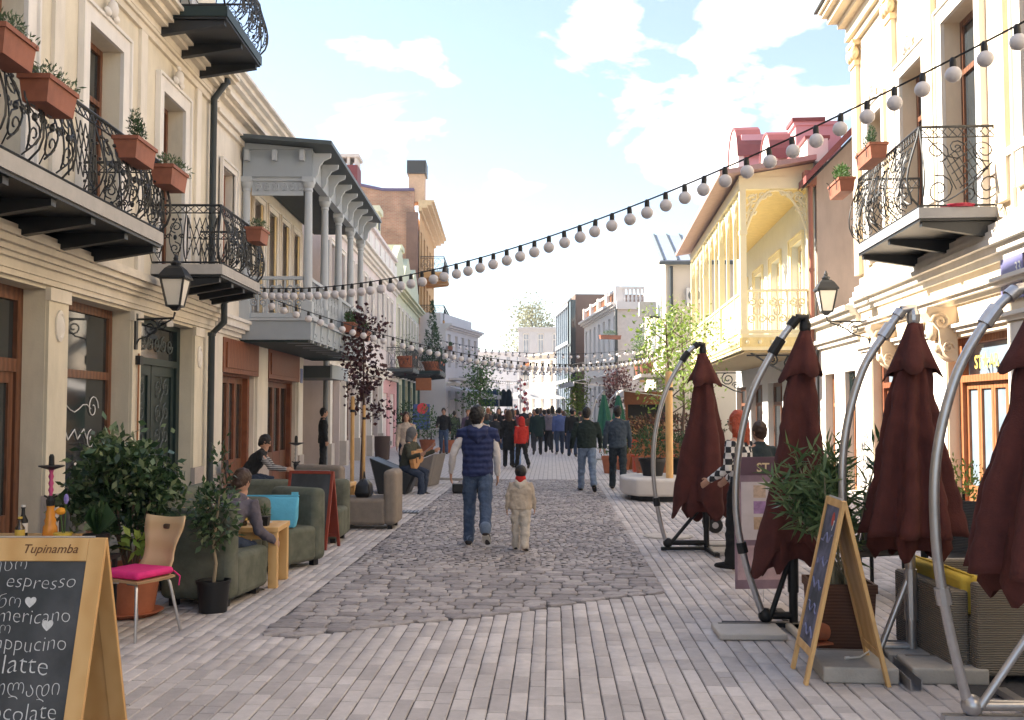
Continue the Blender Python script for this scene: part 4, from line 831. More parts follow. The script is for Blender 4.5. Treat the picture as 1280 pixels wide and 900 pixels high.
balcony(RA, -16.55, -13.45, 4.22, 1.0, 1.08, .17, (2, 2, 0, 2), 3, bay=.97, slabm=mat('grey_slab', (.30, .30, .31), .7, .1, 5))
sg = thing('street_sign', 'blue street name plaque with number 33 on the right wall', 'sign', Rp(12.95, 3.35, .03), PI-AR)
ob('plaque', M().box(0, .02, -.33, .33, -.27, .27), mat('plaque_blue', (.20, .20, .40), .4, .06, 4), sg, bevel=.006)
SIGNW = mat('sign_white', (.75, .75, .75), .5)
letter('number', 'n33', SIGNW, sg, (.024, .30, .05), (R_(90), 0, R_(90))); letter('street_name', 'street', SIGNW, sg, (.024, -.02, -.1), (R_(90), 0, R_(90))); letter('street_name', 'street2', SIGNW, sg, (.024, -.02, -.19), (R_(90), 0, R_(90)))
lantern('black wall lantern with pale glass on the sunlit right wall', Rp(19.4, 3.36, .04), PI-AR, .70).scale = (1.12, 1.12, 1.12)
def rbox(u, z, off, label, plant, seed, ln=.7): flower_box(label, Rp(u, z, off), PI-AR+R_(90)+R_(180), ln, plant, seed)
rbox(14.9, 5.30, 1.2, 'terracotta flower box with small conifer on the right iron balcony', 'shrub', 71, .8)
rbox(16.5, 5.18, 1.24, 'terracotta flower box with bright green plant at the far end of the right iron balcony', 'green', 72, .75)
tr = thing('red_tray', 'small red tray lying on the right balcony floor', 'tray', Rp(13.6, 4.365, .45), PI-AR); ob('tray_base', M().lathe([(.2, 0), (.22, .03), (.19, .012), (.01, .01)], 16), mat('red_plastic', (.35, .02, .05), .4), tr); ob('tray_rim', M().tube([(.22*math.cos(t*PI/8), .22*math.sin(t*PI/8), .03) for t in range(16)], .008, 4, True), mat('red_plastic', (.35, .02, .05)), tr)

RB = frameR('low_white_building', 'low white shop between the peach house and the yellow gallery', 'building', 24.0)
lo = [(-23.4, -22.5, .02, 2.5), (-21.6, -20.75, .02, 2.5)]
ob('wall', wall(M(), -24.0, -20.26, 0, 3.9, lo, x=-.02), WHITE_R, RB); ob('body', M().box(-9, -.36, -24.0, -20.26, 0, 3.85), WHITE_R, RB)
cornice(RB, -24.0, -20.26, 3.1, ((.1, .06), (.08, .14), (.3, .08), (.1, .2), (.1, .3)), WHITE_R)
for (a, b, c, d) in lo: window(RB, a, b, c, d, WOOD_OR, -.22, .09, 1, (.72,))
lat = M()
for i in range(6): lat.bar((-.1, -20.76-.14*i, 1.95), (-.1, -20.76-.14*min(5, i+3)-.1, 2.48), .015, .01); lat.bar((-.1, -20.76-.14*i, 2.48), (-.1, -20.76-.14*min(5, i+3)-.1, 1.95), .015, .01)
ob('lattice', lat, DKGREEN, RB); ob('wall_notice', M().box(-.019, -.008, -22.25, -21.9, 1.9, 2.5), mat('pale_notice', (.45, .52, .66), .6, .2, 12), RB)

RC = frameR('yellow_gallery_building', 'pale yellow house with carved timber gallery and pink parapet gables', 'building', 24.1)
BLUEW = mat('bluish_white_wall', (.68, .70, .68), .8, .05, 2)
gw = [(-26.9-3.0*i, -25.5-3.0*i, 3.5, 6.0) for i in range(4)]
ob('wall', wall(M(), -37.5, -24.1, 0, 7.6, gw+[(-27.5-3.3*i, -25.2-3.3*i, .02, 2.5) for i in range(4)]), BLUEW, RC); ob('body', M().box(-9, -.36, -37.5, -24.1, 0, 7.55), BLUEW, RC)
for (a, b, c, d) in gw: window(RC, a, b, c, d, mat('cream_joinery', (.70, .56, .34), .5), -.2, .12, 2, (.75,), gl=GLASSL); surround(RC, a, b, c, d, .16, .04, YEL)
for i in range(4): window(RC, -27.5-3.3*i, -25.2-3.3*i, .02, 2.5, WOOD_BR, -.2, .12, 2, (.75,))
# gable firewall facing the camera with its sloping roof
gb = ob('gable_wall', M().prism([(-9, 3.7), (-.02, 3.7), (-.02, 7.3), (-3.2, 10.6), (-9, 10.6)], 'y', -24.1, -23.98), CREAM_D, RC)
ob('verge', M().prism([(.35, 6.95), (.35, 7.12), (-3.2, 10.85), (-9, 10.85), (-9, 10.62), (-3.2, 10.62)], 'y', -24.3, -23.35), REDROOF, RC); ob('verge_soffit', M().prism([(.28, 6.93), (.3, 6.949), (-3.2, 10.615), (-3.3, 10.58)], 'y', -24.2, -23.4), IRON, RC)
YD = 1.75; yg = ob('gallery', M().box(-.02, YD, -36.2, -24.2, 3.12, 3.5), YEL, RC)
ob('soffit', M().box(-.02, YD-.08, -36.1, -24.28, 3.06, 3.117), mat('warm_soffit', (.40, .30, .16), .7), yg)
ob('carved_skirt', M().box(YD+.001, YD+.03, -36.2, -24.2, 3.2, 3.42).box(.0, YD, -24.199, -24.17, 3.2, 3.42), mat('yellow_deep', (.72, .57, .26), .6), yg)
for i in range(40): ob('skirt_boss', M().ball((YD+.03, -36.05+.3*i, 3.31), .055, 6, 4), YEL, yg)
for i in range(6): ob('skirt_boss', M().ball((.15+.29*i, -24.17, 3.31), .055, 6, 4), YEL, yg)
yp = [(.08, -24.28)]+[(YD-.08, -24.28-3.95*i) for i in range(4)]
for x, y in yp: ob('post', M().box(x-.075, x+.075, y-.075, y+.075, 3.5, 7.0).box(x-.1, x+.1, y-.1, y+.1, 3.5, 3.62).box(x-.095, x+.095, y-.095, y+.095, 5.9, 6.0), YEL, yg)
for i in range(3):
    for e in (1.32, 2.64): ob('slim_post', M().box(YD-.12, YD-.04, -24.28-3.95*i-e-.04, -24.28-3.95*i-e+.04, 3.5, 7.0), YEL, yg)
ob('beam', M().box(YD-.15, YD+.01, -36.2, -24.2, 7.0, 7.28).box(0, YD-.15, -24.36, -24.2, 7.0, 7.28), YEL, yg)
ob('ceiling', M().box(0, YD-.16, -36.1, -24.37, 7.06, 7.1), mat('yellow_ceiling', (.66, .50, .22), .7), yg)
ob('eave', M().add([(-.02,-36.6,7.62),(YD+.5,-36.6,7.285),(YD+.5,-23.9,7.285),(-.02,-23.9,7.62),(-.02,-36.6,7.74),(YD+.5,-36.6,7.40),(YD+.5,-23.9,7.40),(-.02,-23.9,7.74)], [(0,1,2,3),(4,5,6,7),(0,1,5,4),(1,2,6,5),(2,3,7,6),(3,0,4,7)]), mat('brown_pink_eave', (.40, .26, .24), .6), yg)
ob('gable_infill', M().prism([(0, 7.283), (YD, 7.283), (YD, 7.33), (0, 7.6)], 'y', -24.3, -24.22), YEL, yg)
def arch_fret(parent, pa, pb, z1, m, drop=.9):
    a = Vector((*pa, 0)); b = Vector((*pb, 0)); d = b-a; L_ = d.length; d.normalize(); q = M()
    pts = [a+d*(L_*t/14)+Vector((0, 0, z1-drop*(abs(2*t/14-1)**2.2))) for t in range(15)]
    q.tube(pts, .035, 5)
    for e in (0, 1):
        c0 = (a if e == 0 else b); s = 1 if e == 0 else -1
        for (dx, dz, r) in ((.20, -.18, .15), (.16, -.48, .11), (.45, -.12, .10), (.62, -.08, .06)): q.tube([c0+d*(s*(dx*L_/1.6+p[0]))+Vector((0, 0, z1+dz*drop/.9+p[1])) for p in spiral(0, 0, r, 0, 1.5, s, 12, .2)], .026, 4)
        for k in range(4): q.bar(c0+d*(s*.02)+Vector((0, 0, z1-drop*(.2+.2*k))), c0+d*(s*(.3-.06*k)*L_/1.6)+Vector((0, 0, z1-drop*(.1+.1*k))), .03, .04)
    return ob('fretwork_arch', q, m, parent)
arch_fret(yg, (.16, -24.28), (YD-.16, -24.28), 6.98, YEL, .95)
for i in range(3):
    for k in range(3): y = -24.36-3.95*i-1.3*k; arch_fret(yg, (YD-.08, y), (YD-.08, y-1.24), 6.98, YEL, .7)
fret_rail(yg, (.16, -24.28), (YD-.16, -24.28), 3.5, 4.55, YEL, 3, t=.04)
for i in range(3):
    q = M(); y0 = -24.36-3.95*i; y1 = y0-3.79; q.box(YD-.13, YD-.03, y1, y0, 4.5, 4.56).box(YD-.12, YD-.04, y1, y0, 3.58, 3.66)
    for k in range(22): q.box(YD-.10, YD-.06, y0-.06-.17*k-.085, y0-.06-.17*k, 3.66, 4.5)
    ob('balustrade_panel', q, YEL, yg)
for i in range(2):
    br = M(); y = -24.35-11.6*i; br.tube([(0, y, 2.3), (.3, y, 2.38), (1.0, y, 2.75), (1.5, y, 3.06)], .025, 5); br.tube([(.5+p[0], y, 2.78+p[1]) for p in spiral(0, 0, .24, PI/2, 1.7, -1, 16)], .02, 4); br.tube([(1.0+p[0], y, 2.88+p[1]) for p in spiral(0, 0, .15, PI/2, 1.6, 1, 14)], .018, 4); br.tube([(.22+p[0], y, 2.55+p[1]) for p in spiral(0, 0, .14, 0, 1.6, 1, 14)], .018, 4); br.tube([(.02, y, 3.0), (1.6, y, 3.0)], .02, 4)
    ob('iron_bracket', br, IRON, yg)
pipe(RC, [(.12, -24.0, 7.2), (.12, -24.0, 5.0), (.12, -24.0, .05)], .055, mat('copper_pipe', (.35, .14, .09), .5, .1, 5)); ob('pipe_hopper', M().box(.0, .28, -24.15, -23.85, 7.0, 7.35), mat('copper_pipe', (.35, .14, .09)), RC)
# pink and white parapet gables behind the eave
PW = mat('white_parapet', (.72, .66, .62), .8, .05, 2)
for i, (y, w_, hh, big) in enumerate(((-25.9, .8, 1.35, 0), (-28.9, 1.8, 1.3, 1), (-35.4, 2.4, 3.6, 1), (-32.2, 1.2, 1.2, 0))):
    ob('parapet_pier', M().box(-1.0, .12, y-w_*.42, y+w_*.42, 7.74, 7.74+hh*.86).box(-1.06, .18, y-w_*.47, y+w_*.47, 7.74+hh*.86, 7.74+hh*.93), PINK if i != 1 else PINKW, RC)
    if big:
        pr_ = M().prism([(y+w_*.5*math.cos(PI*t/10), 7.74+hh*.72+w_*.5*math.sin(PI*t/10)) for t in range(11)]+[(y-w_*.5, 7.74), (y+w_*.5, 7.74)], 'x', .121, .3); ob('curved_gable', pr_, PW, RC); ob('gable_hood', M().prism([(y+w_*.53*math.cos(PI*t/10), 7.74+hh*.72+w_*.53*math.sin(PI*t/10)) for t in range(11)]+[(y+w_*.5*math.cos(PI*t/10), 7.74+hh*.72+w_*.5*math.sin(PI*t/10)) for t in range(10, -1, -1)], 'x', -.5, .34), REDROOF, RC)
    else: ob('pier_cap', M().box(-.6, .22, y-w_*.52, y+w_*.52, 7.74+hh*.93, 7.74+hh), REDROOF, RC)
ob('parapet', M().box(-.45, .05, -37.4, -24.6, 7.74, 8.3), PW, RC); ob('parapet_coping', M().box(-.5, .1, -37.4, -24.6, 8.3, 8.38), REDROOF, RC)
ob('main_roof', M().prism([(-.55, 7.75), (-5, 10.2), (-9, 7.7)], 'y', -37.4, -24.25), REDROOF, RC)

# ---- cream house with metal roof and air conditioner, then the white balustrade house
CRH = mat('far_cream_render', (.72, .63, .52), .85, .05, 1.2)
RD = thing('metal_roof_building', 'narrow cream house with grey metal roof and air conditioner on its side', 'building', (4.55, 40, 0), 0)
ob('body', M().box(.002, 8, 0, 9, 0, 7.6), CRH, RD); ob('side_wall', M().box(.0, 8, -.06, -.001, 0, 7.62), CRH, RD)
ob('roof', M().add([(-.25,-.35,7.5),(8,-.35,7.5),(8,3.5,9.2),(-.25,3.5,9.2),(-.25,-.35,7.62),(8,-.35,7.62),(8,3.5,9.32),(-.25,3.5,9.32)], [(0,1,2,3),(4,5,6,7),(0,1,5,4),(1,2,6,5),(2,3,7,6),(3,0,4,7)]), mat('zinc_roof', (.30, .34, .39), .4, .08, 4), RD)
for i in range(7): ob('roof_seam', M().bar((-.1+.55*i, -.35, 7.64), (-.1+.55*i, 3.5, 9.34), .05, .05), DKROOF, RD)
ob('gable_front', M().add([(-.02,0,7.5),(-.02,3.5,9.2),(-.02,9,7.6),(-.02,9,0),(-.02,0,0)], [(0,1,2,3,4)]), CRH, RD); ob('gutter', M().box(-.3, 3, -.47, -.36, 7.44, 7.56), DKROOF, RD)
pipe(RD, [(.2, -.2, 7.4), (.2, -.2, 5.0), (.2, -.2, 4.2)], .07)
for i in range(3): window(RD, .0, .0, 0, 0, sub=False) if False else None
wd = M().box(-.08, -.022, 1.2, 2.3, 4.2, 6.4).box(-.08, -.022, 3.6, 4.7, 4.2, 6.4).box(-.08, -.022, 6.0, 7.1, 4.2, 6.4); ob('shutters', M().box(-.08, -.022, 1.2, 2.3, 4.2, 6.4), GLASSL, RD); ob('shutters', M().box(-.08, -.022, 3.6, 4.7, 4.2, 6.4), GLASSL, RD); ob('shop_opening', M().box(-.06, -.022, .8, 7.8, .1, 2.6), GLASS, RD)
ac = thing('air_conditioner', 'white air conditioner unit on the side wall under the metal roof', 'air conditioner', (5.75, 39.6, 5.9), 0)
ob('casing', M().box(-.42, .42, 0, .3, 0, .62), TRIM, ac, bevel=.02); ob('fan_grille', M().lathe([(.24, 0), (.24, .02), (.2, .025), (.05, .03)], 18).xf(Matrix.Translation((-.12, -.002, .31)) @ Matrix.Rotation(R_(90), 4, 'X')), mat('grey_grille', (.12, .13, .13), .6), ac); ob('bracket', M().box(-.4, -.34, 0, .33, -.06, -.001).box(.34, .4, 0, .33, -.06, -.001), IRON, ac)
a2 = thing('air_conditioner', 'grey air conditioner box sticking out over the street at right', 'air conditioner', (4.0, 42.0, 5.6), 0); ob('casing', M().box(-.35, .35, -.3, .3, 0, .6), mat('grey_box', (.30, .31, .31), .6), a2, bevel=.02); ob('bracket', M().box(.1, .56, -.2, .2, -.08, -.002), IRON, a2)
bl = ob('balcony', M().box(-1.0, -.021, 0.1, 4.0, 3.0, 3.14), STONE_L, RD); rl = M()
for i in range(18): rl.tube([(-.96, .14+.22*i, 3.14), (-.96, .14+.22*i, 4.0)], .012, 4)
rl.tube([(-.02, .12, 4.0), (-.96, .12, 4.0), (-.96, 3.98, 4.0)], .02, 5)
for i in range(5): rl.tube([(-.1-.2*i, .12, 3.14), (-.1-.2*i, .12, 4.0)], .012, 4)
ob('railing', rl, IRON, bl)
for i, (x, y, z, h, lab) in enumerate(((3.8, 40.4, 3.14, 1.7, 'tall bushy plant in terracotta pot on the far right balcony, nearer one'), (3.75, 42.3, 3.14, 1.1, 'low bushy plant in terracotta pot on the far right balcony, farther one'))): pot(lab, (x, y, z), .3, .55, TERRA2, 'bush', h, 81+i, LEAF_MID, 420, 'pots on the far right balcony', .10)
flower_box('terracotta flower box hanging on the white house corner far right', (3.15, 54.2, 5.5), R_(20), 1.2, 'green', 83, 'far balcony flower boxes')
RE = far_house('white_balustrade_building', 'white classical house with roof balustrade on the right', 'building', (2.2, 68), (3.6, 55), 7.6, mat('bright_white_render', (.74, .69, .64), .85, .05, 1), 2, 7, 10, GLASSL)
L_ = math.hypot(1.4, 13)
for i in range(5): ob('balustrade_pier', M().box(-.4, .1, .05+(L_-.55)/4*i, .5+(L_-.55)/4*i, 7.6, 8.5), PW, RE)
bs = M()
for i in range(4): bs.box(-.3, .0, .5+(L_-.55)/4*i, .05+(L_-.55)/4*(i+1), 8.3, 8.42)
ob('balustrade_rail', bs, PW, RE); bb = M()
for i in range(44): bb.box(-.2, -.1, .6+.28*i, .72+.28*i, 7.6, 8.3)
tag(ob('balusters', bb, WOOD_OR, RE), kind='stuff')
ob('end_wall', M().box(-10, -.01, L_, L_+.05, 0, 7.6), mat('end_cream', (.62, .56, .52), .85), RE); e2 = M().box(-2.4, -.2, L_-.2, L_+.05, 8.35, 8.48)
for i in range(9): e2.lathe([(.05, 7.6), (.09, 7.8), (.05, 8.05), (.07, 8.35)], 8, (-.4-.22*i, L_-.05, 0))
ob('end_balustrade', e2, PW, RE); ob('end_cornice', M().box(-10, .1, L_+.051, L_+.35, 7.2, 7.6), PW, RE)
pipe(RE, [(.1, L_+.2, 7.3), (.1, L_+.2, 5), (.1, L_+.2, .2)], .08); ob('ochre_panel', M().box(-3, -1.2, L_+.06, L_+.12, 3.2, 5.2), OCHRE, RE)
RF = thing('modern_building', 'modern dark glass and brown clad block far down the street at right', 'building', (1.65, 70, 0), R_(6))
ob('body', M().box(.002, 9, 0, 11, 0, 9.8), mat('brown_cladding', (.17, .10, .075), .7, .1, 2), RF); ob('glass_bay', M().box(-.3, 0, -.1, 1.6, 3.2, 9.4), GLASS, RF)
for i in range(7):
    for k in range(3): ob('curtain_panel', M().box(-.12, -.02, 1.75+1.3*i, 2.95+1.3*i, 1.2+2.75*k, 3.8+2.75*k), GLASSB, RF)
for i in range(8): ob('mullion', M().box(-.2, -.02, 1.64+1.3*i, 1.75+1.3*i, 0, 9.6), mat('mullion_grey', (.30, .32, .35), .5), RF)
for k in range(4): ob('floor_band', M().box(-.26, -.121, 1.6, 10.9, .95+2.75*k, 1.2+2.75*k), mat('mullion_grey', (.30, .32, .35)), RF)
ob('bay_frame', M().box(-.36, -.301, -.14, -.02, 3.1, 9.5).box(-.36, -.301, 1.5, 1.64, 3.1, 9.5).box(-.36, -.301, -.02, 1.5, 9.4, 9.5).box(-.36, -.301, -.02, 1.5, 6.2, 6.35), IRON, RF)

# ================================================================== TREES
BARK = mat('bark', (.11, .075, .055), .9, .25, 12, .5, 40)
def tree(name, label, loc, h, trunk_h, crown, n, lm, leaf, seed, tr=.05, limbs=9, rad=.16, group=None, rz=0, asp=.5):
    """tapered trunk, limbs and many leaf-sized faces clumped along the limbs"""
    rg = random.Random(seed); t = thing(name, label, 'tree', loc, rz, group); b = M(); pts = []
    top = Vector((rg.uniform(-.1, .1), rg.uniform(-.1, .1), h*.97)); tk = [Vector((0, 0, 0)), Vector((rg.uniform(-.03, .03), .01, trunk_h*.5)), Vector((rg.uniform(-.05, .05), 0, trunk_h)), top*.85, top]
    ob('trunk', M().tube(tk, [tr, tr*.85, tr*.7, tr*.35, tr*.12], 7), BARK, t, smooth=60)
    for i in range(limbs):
        f = .0+i/limbs; z = trunk_h+(h-trunk_h)*f*.9; a = i*2.4+rg.random(); rr = crown*(1-.55*f)*rg.uniform(.75, 1.1)*(.75 if f < .12 else 1)
        p0 = Vector((tk[2].x*(1-f)+top.x*f, tk[2].y*(1-f)+top.y*f, z)); p2 = p0+Vector((math.cos(a)*rr, math.sin(a)*rr, rr*rg.uniform(.35, .8))); p1 = p0.lerp(p2, .5)+Vector((0, 0, -.06*rr))
        b.tube([p0, p1, p2], [tr*.35, tr*.22, tr*.08], 5)
        for k in range(9): q = p0.lerp(p2, .25+.75*k/8); pts.append((q.x, q.y, q.z))
        for k in range(3):
            e = p2+Vector((rg.uniform(-1, 1), rg.uniform(-1, 1), rg.uniform(-.4, .9)))*rr*.4; b.tube([p1.lerp(p2, .4+.2*k), e], [tr*.12, tr*.05], 4)
            for w_ in (.5, .75, 1): q = p1.lerp(e, w_); pts.append((q.x, q.y, q.z))
    for k in range(8): q = tk[2].lerp(top, .3+.7*k/7); pts.append((q.x, q.y, q.z))
    ob('limbs', b, BARK, t); leaves('crown', lm, t, n, None, (rad, rad, rad), leaf, seed, asp, pts=pts, up=.1); return t
def stake(label, loc, h, r=.045, lean=(0, 0), group='wooden tree stakes'):
    t = thing('tree_stake', label, 'stake', loc, 0, group); b = M().tube([(0, 0, 0), (lean[0]*.5, lean[1]*.5, h*.5), (lean[0], lean[1], h-.02), (lean[0], lean[1], h)], [r, r, r, r*.7], 10)
    ob('post', b, PINE, t, smooth=50); ob('tie', M().lathe([(r*1.25, h*.82), (r*1.25, h*.85)], 10, (lean[0]*.83, lean[1]*.83, 0)), BLACKM, t); return t
tree('plum_tree', 'slender purple-leaved tree tied to stakes on the left pavement', (-4.32, 22.6, 0), 4.1, 1.5, .66, 950, LEAF_PUR, .105, 5, .045, 13, .12, asp=.75)
stake('pale wooden stake left of the purple tree trunk', (-4.47, 22.3, 0), 2.0); stake('pale wooden stake right of the purple tree trunk', (-4.21, 22.3, 0), 1.8, .035)
tree('street_tree', 'small leafy green tree on the left in front of the far white terrace', (-3.55, 49, 0), 4.1, 1.3, .72, 1700, LEAF_MID, .15, 6, .06, 14, .3)
tree('street_tree', 'bright spring-green tree rising from the stone bench planter at right', (2.45, 21.0, .3), 3.5, 1.3, .95, 950, LEAF_YG, .10, 8, .05, 12, .18)
tree('street_tree', 'second thin spring-green tree behind the stone bench planter', (3.3, 25.5, 0), 4.4, 1.7, 1.2, 1100, LEAF_YG, .10, 9, .05, 12, .2)
tree('street_tree', 'small narrow green tree by the modern block far down the street', (1.45, 58, 0), 3.7, .9, .75, 1500, LEAF_YG, .16, 10, .06, 11, .25)
tree('background_tree', 'tall pale leafless-looking tree behind the far grey house', (-2.3, 116, 0), 13.5, 6, 3.6, 3600, leafmat('pale_far_leaves', (.20, .20, .10), (.34, .33, .20)), .34, 12, .2, 16, .8)
tree('background_tree', 'dim purple-leaved tree beside the far right shops', (3.0, 46, 0), 3.6, 1.5, .9, 800, LEAF_PUR, .17, 14, .05, 10, .2)
stake('thick wooden stake beside the bench planter tree, behind the farthest maroon umbrella', (2.2, 18.95, .42), 2.0, .07)

# ================================================================== STONE BENCH AND RIGHT-HAND GREENERY
bn = thing('stone_bench', 'low rounded pale stone bench planter on the right pavement', 'bench', (2.45, 19.5, 0))
oc = [(-1.12, -.45), (-.9, -.86), (-.55, -.98), (1.2, -.98), (1.2, .98), (-.55, .98), (-.9, .86), (-1.12, .45)]
ob('seat', M().prism(oc, 'z', .10, .42), mat('bench_stone', (.62, .58, .54), .75, .06, 5, .12, 60), bn, bevel=.05, seg=4); ob('plinth', M().prism([(x*.86, y*.86) for x, y in oc], 'z', 0, .099), BLACKM, bn)
pot('round dark conifer bush in a black pot on the stone bench planter', (1.95, 19.6, .42), .26, .34, BLACKM, 'bush', .58, 91, LEAF_DK, 900, None, .06)
pot('second conifer bush in a black pot behind the bench planter stake', (2.55, 20.0, .42), .24, .32, BLACKM, 'bush', .5, 92, LEAF_DK, 800, None, .06)
for i, (x, y, lab) in enumerate(((1.55, 27.0, 'terracotta pot of greenery between the two walking men'), (2.35, 26.0, 'terracotta pot of greenery right of the navy-jacket man'), (2.0, 28.5, 'tall terracotta pot beside the wooden cafe fence'))): pot(lab, (x, y, 0), .22, .46, TERRA, 'bush', .5, 95+i, LEAF_MID, 260, 'terracotta pots by the cafe fence', .08)
fc = thing('slatted_fence', 'low red-brown slatted cafe fence behind the stone bench', 'fence', (3.6, 25.2, 0))
for i in range(16): ob('slat', M().box(-1.4+.18*i, -1.29+.18*i, -.015, .015, .08, .86), WOOD_OR, fc)
ob('rail', M().box(-1.45, 1.45, .016, .05, .70, .78), WOOD_OR, fc); ob('rail', M().box(-1.45, 1.45, .016, .05, .2, .28), WOOD_OR, fc)
hg = thing('hedge_planter', 'long planter of reddish flowering hedge at the right cafe', 'planter', (3.4, 29, 0)); ob('trough', M().box(-1.6, 1.6, -.25, .25, 0, .75), WOOD_OR, hg); leaves('hedge', leafmat('red_green_leaves', (.05, .07, .03), (.22, .07, .06)), hg, 2600, (0, 0, 1.1), (1.6, .35, .5), .1, 21, .5, .4, .3)
rbn = thing('red_bench', 'red wooden cafe bench in front of the flowering hedge', 'bench', (2.75, 27.6, 0)); RDW = mat('red_bench_paint', (.48, .08, .04), .5, .1, 6)
ob('seat', M().box(-.6, .6, -.2, .2, .42, .47), RDW, rbn)
for z in (.62, .78): ob('back_slat', M().box(-.6, .6, .18, .22, z, z+.11), RDW, rbn)
for x in (-.5, .5): ob('leg', M().box(x-.04, x+.04, -.18, .22, 0, .42), RDW, rbn)
def far_umb(label, loc):
    t = thing('closed_parasol', label, 'umbrella', loc, 0, 'closed green parasols'); t.scale = (.86, .86, .86); g = mat('green_canvas', (.02, .11, .075), .8, .15, 8)
    ob('canopy', M().rings([[(r*(1+.22*math.cos(5*a_))*math.cos(a_), r*(1+.22*math.cos(5*a_))*math.sin(a_), z) for a_ in [2*PI*j/20 for j in range(20)]] for r, z in ((.28, .95), (.3, 1.2), (.2, 1.9), (.06, 2.55))]), g, t); ob('pole', M().tube([(0, 0, 0), (0, 0, 2.7)], .03, 6), STEEL, t); ob('arm', M().tube([(-.5, 0, .9), (-.55, 0, 1.6), (-.3, 0, 2.4), (0, 0, 2.75)], .03, 6), STEEL, t); ob('base', M().lathe([(.3, 0), (.3, .06), (.05, .1)], 12), CONC, t)
far_umb('closed green parasol behind the two walking men, left one', (1.75, 34, 0)); far_umb('closed green parasol behind the two walking men, right one', (2.3, 35, 0))
def awning(label, loc, rz, w, d, m, z=2.4):
    t = thing('awning', label, 'awning', loc, rz); ob('canvas', M().add([(-w/2,0,z+.5),(w/2,0,z+.5),(w/2,-d,z),(-w/2,-d,z),(-w/2,0,z+.47),(w/2,0,z+.47),(w/2,-d,z-.03),(-w/2,-d,z-.03)], [(0,1,2,3),(7,6,5,4),(0,4,5,1),(1,5,6,2),(2,6,7,3),(3,7,4,0)]), m, t); ob('valance', M().box(-w/2, w/2, -d-.02, -d-.001, z-.25, z+.0), m, t)
    for e in (-1, 1): ob('arm', M().tube([(e*w*.45, -.01, z-.3), (e*w*.45, -d+.05, z-.04)], .02, 5), STEEL, t)
awning('pale canvas awning at the right cafe behind the spring-green tree', (4.4, 37.2, 0), R_(-90), 4.5, 1.9, mat('pale_canvas', (.55, .52, .50), .8, .06, 3)); awning('dark-edged white awning on the white balustrade house', (3.0, 57, 0), R_(-84), 7, 2.2, mat('white_canvas', (.5, .48, .48), .8), 3.2)
awning('grey awning over the far left shops', (-5.6, 62, 0), R_(80), 6, 1.8, mat('grey_canvas', (.46, .44, .46), .8), 2.6); awning('white awning at the closing houses far down the street', (-.4, 82, 0), R_(-60), 5, 2, mat('white_canvas', (.70, .68, .68)), 3.0)
kb = thing('far_kiosk', 'ochre wooden shopfront behind the green parasols', 'kiosk', (3.9, 39.0, 0)); ob('counter', M().box(-1.0, .55, 0, .5, 0, 1.3), OCHRE, kb); ob('signboard', M().box(-1.1, .55, .0, .3, 1.9, 2.4), WOOD_OR, kb); ob('post', M().box(-1.05, -.95, .1, .2, 1.3, 1.9), WOOD_OR, kb); ob('shutter_back', M().box(-.95, .55, .35, .45, 1.3, 1.9), BLACKM, kb)
# far stalls between the houses
bs_ = thing('banner_poster', 'blue and red poster board on the left behind the walking man', 'poster', (-5.9, 45, 0)); ob('board', M().box(-.38, .38, 0, .06, .8, 1.95), mat('poster_blue', (.07, .12, .32), .5, .3, 3), bs_); ob('red_motif', M().lathe([(.25, 0), (.25, .01), (.18, .012), (.02, .012)], 14).xf(Matrix.Translation((.05, -.002, 1.75)) @ Matrix.Rotation(R_(90), 4, 'X')), mat('poster_red', (.6, .06, .07), .5), bs_)
for x in (-.45, .45): ob('leg', M().box(x-.03, x+.03, 0, .06, 0, .7), IRON, bs_)
hs = thing('hanging_sign', 'small orange hanging shop sign under a far left lantern', 'sign', (-5.7, 44.2, 2.55)); ob('panel', M().box(-.35, .35, 0, .06, 0, .55), WOOD_OR, hs, bevel=.02); ob('bracket', M().tube([(-.9, .03, .72), (.35, .03, .72)], .02, 5).tube([(-.25, .03, .55), (-.25, .03, .72)], .012, 4).tube([(.25, .03, .55), (.25, .03, .72)], .012, 4), IRON, hs)
ms = thing('market_stall', 'white canopied market stall in the distance beyond the crowd', 'stall', (-1.0, 76, 0))
ob('canopy', M().add([(-2.2,-1,2.5),(2.2,-1,2.5),(2.2,1,2.5),(-2.2,1,2.5),(0,0,3.3)], [(0,1,4),(1,2,4),(2,3,4),(3,0,4)]), mat('white_canvas', (.70, .68, .68)), ms)
for x in (-2.1, 2.1):
    for y in (-.9, .9): ob('post', M().box(x-.05, x+.05, y-.05, y+.05, 0, 2.5), TRIM, ms)
ob('counter', M().box(-2, 2, -.9, -.6, 0, 1), GREYL, ms)
for i, (x, y, c, lab) in enumerate(((-4.0, 64, (.02, .04, .10), 'dark blue coats hanging on a far clothes rack'), (-3.2, 66, (.012, .02, .022), 'black coats hanging on a far clothes rack'))):
    t = thing('clothes_rack', lab, 'clothes rack', (x, y, 0)); ob('rail', M().tube([(-.6, 0, 0), (-.6, 0, 3.1), (.6, 0, 3.1), (.6, 0, 0)], .03, 5), STEEL, t)
    for k in range(3): ob('coat', M().rings([[(-.35+.35*k+r*math.cos(a_), r*.6*math.sin(a_), z) for a_ in [2*PI*j/10 for j in range(10)]] for r, z in ((.24, 1.9), (.22, 2.5), (.2, 2.85), (.06, 3.05))]), mat('coat_%d' % i, c, .9), t)
rs = thing('red_balloon_stand', 'tall stand of red and white toys rising above the crowd', 'toy stand', (-1.9, 60, 0)); ob('pole', M().tube([(0, 0, 0), (0, 0, 3.6)], .04, 6), TRIM, rs); RED = mat('toy_red', (.45, .03, .04), .5); rg = random.Random(4)
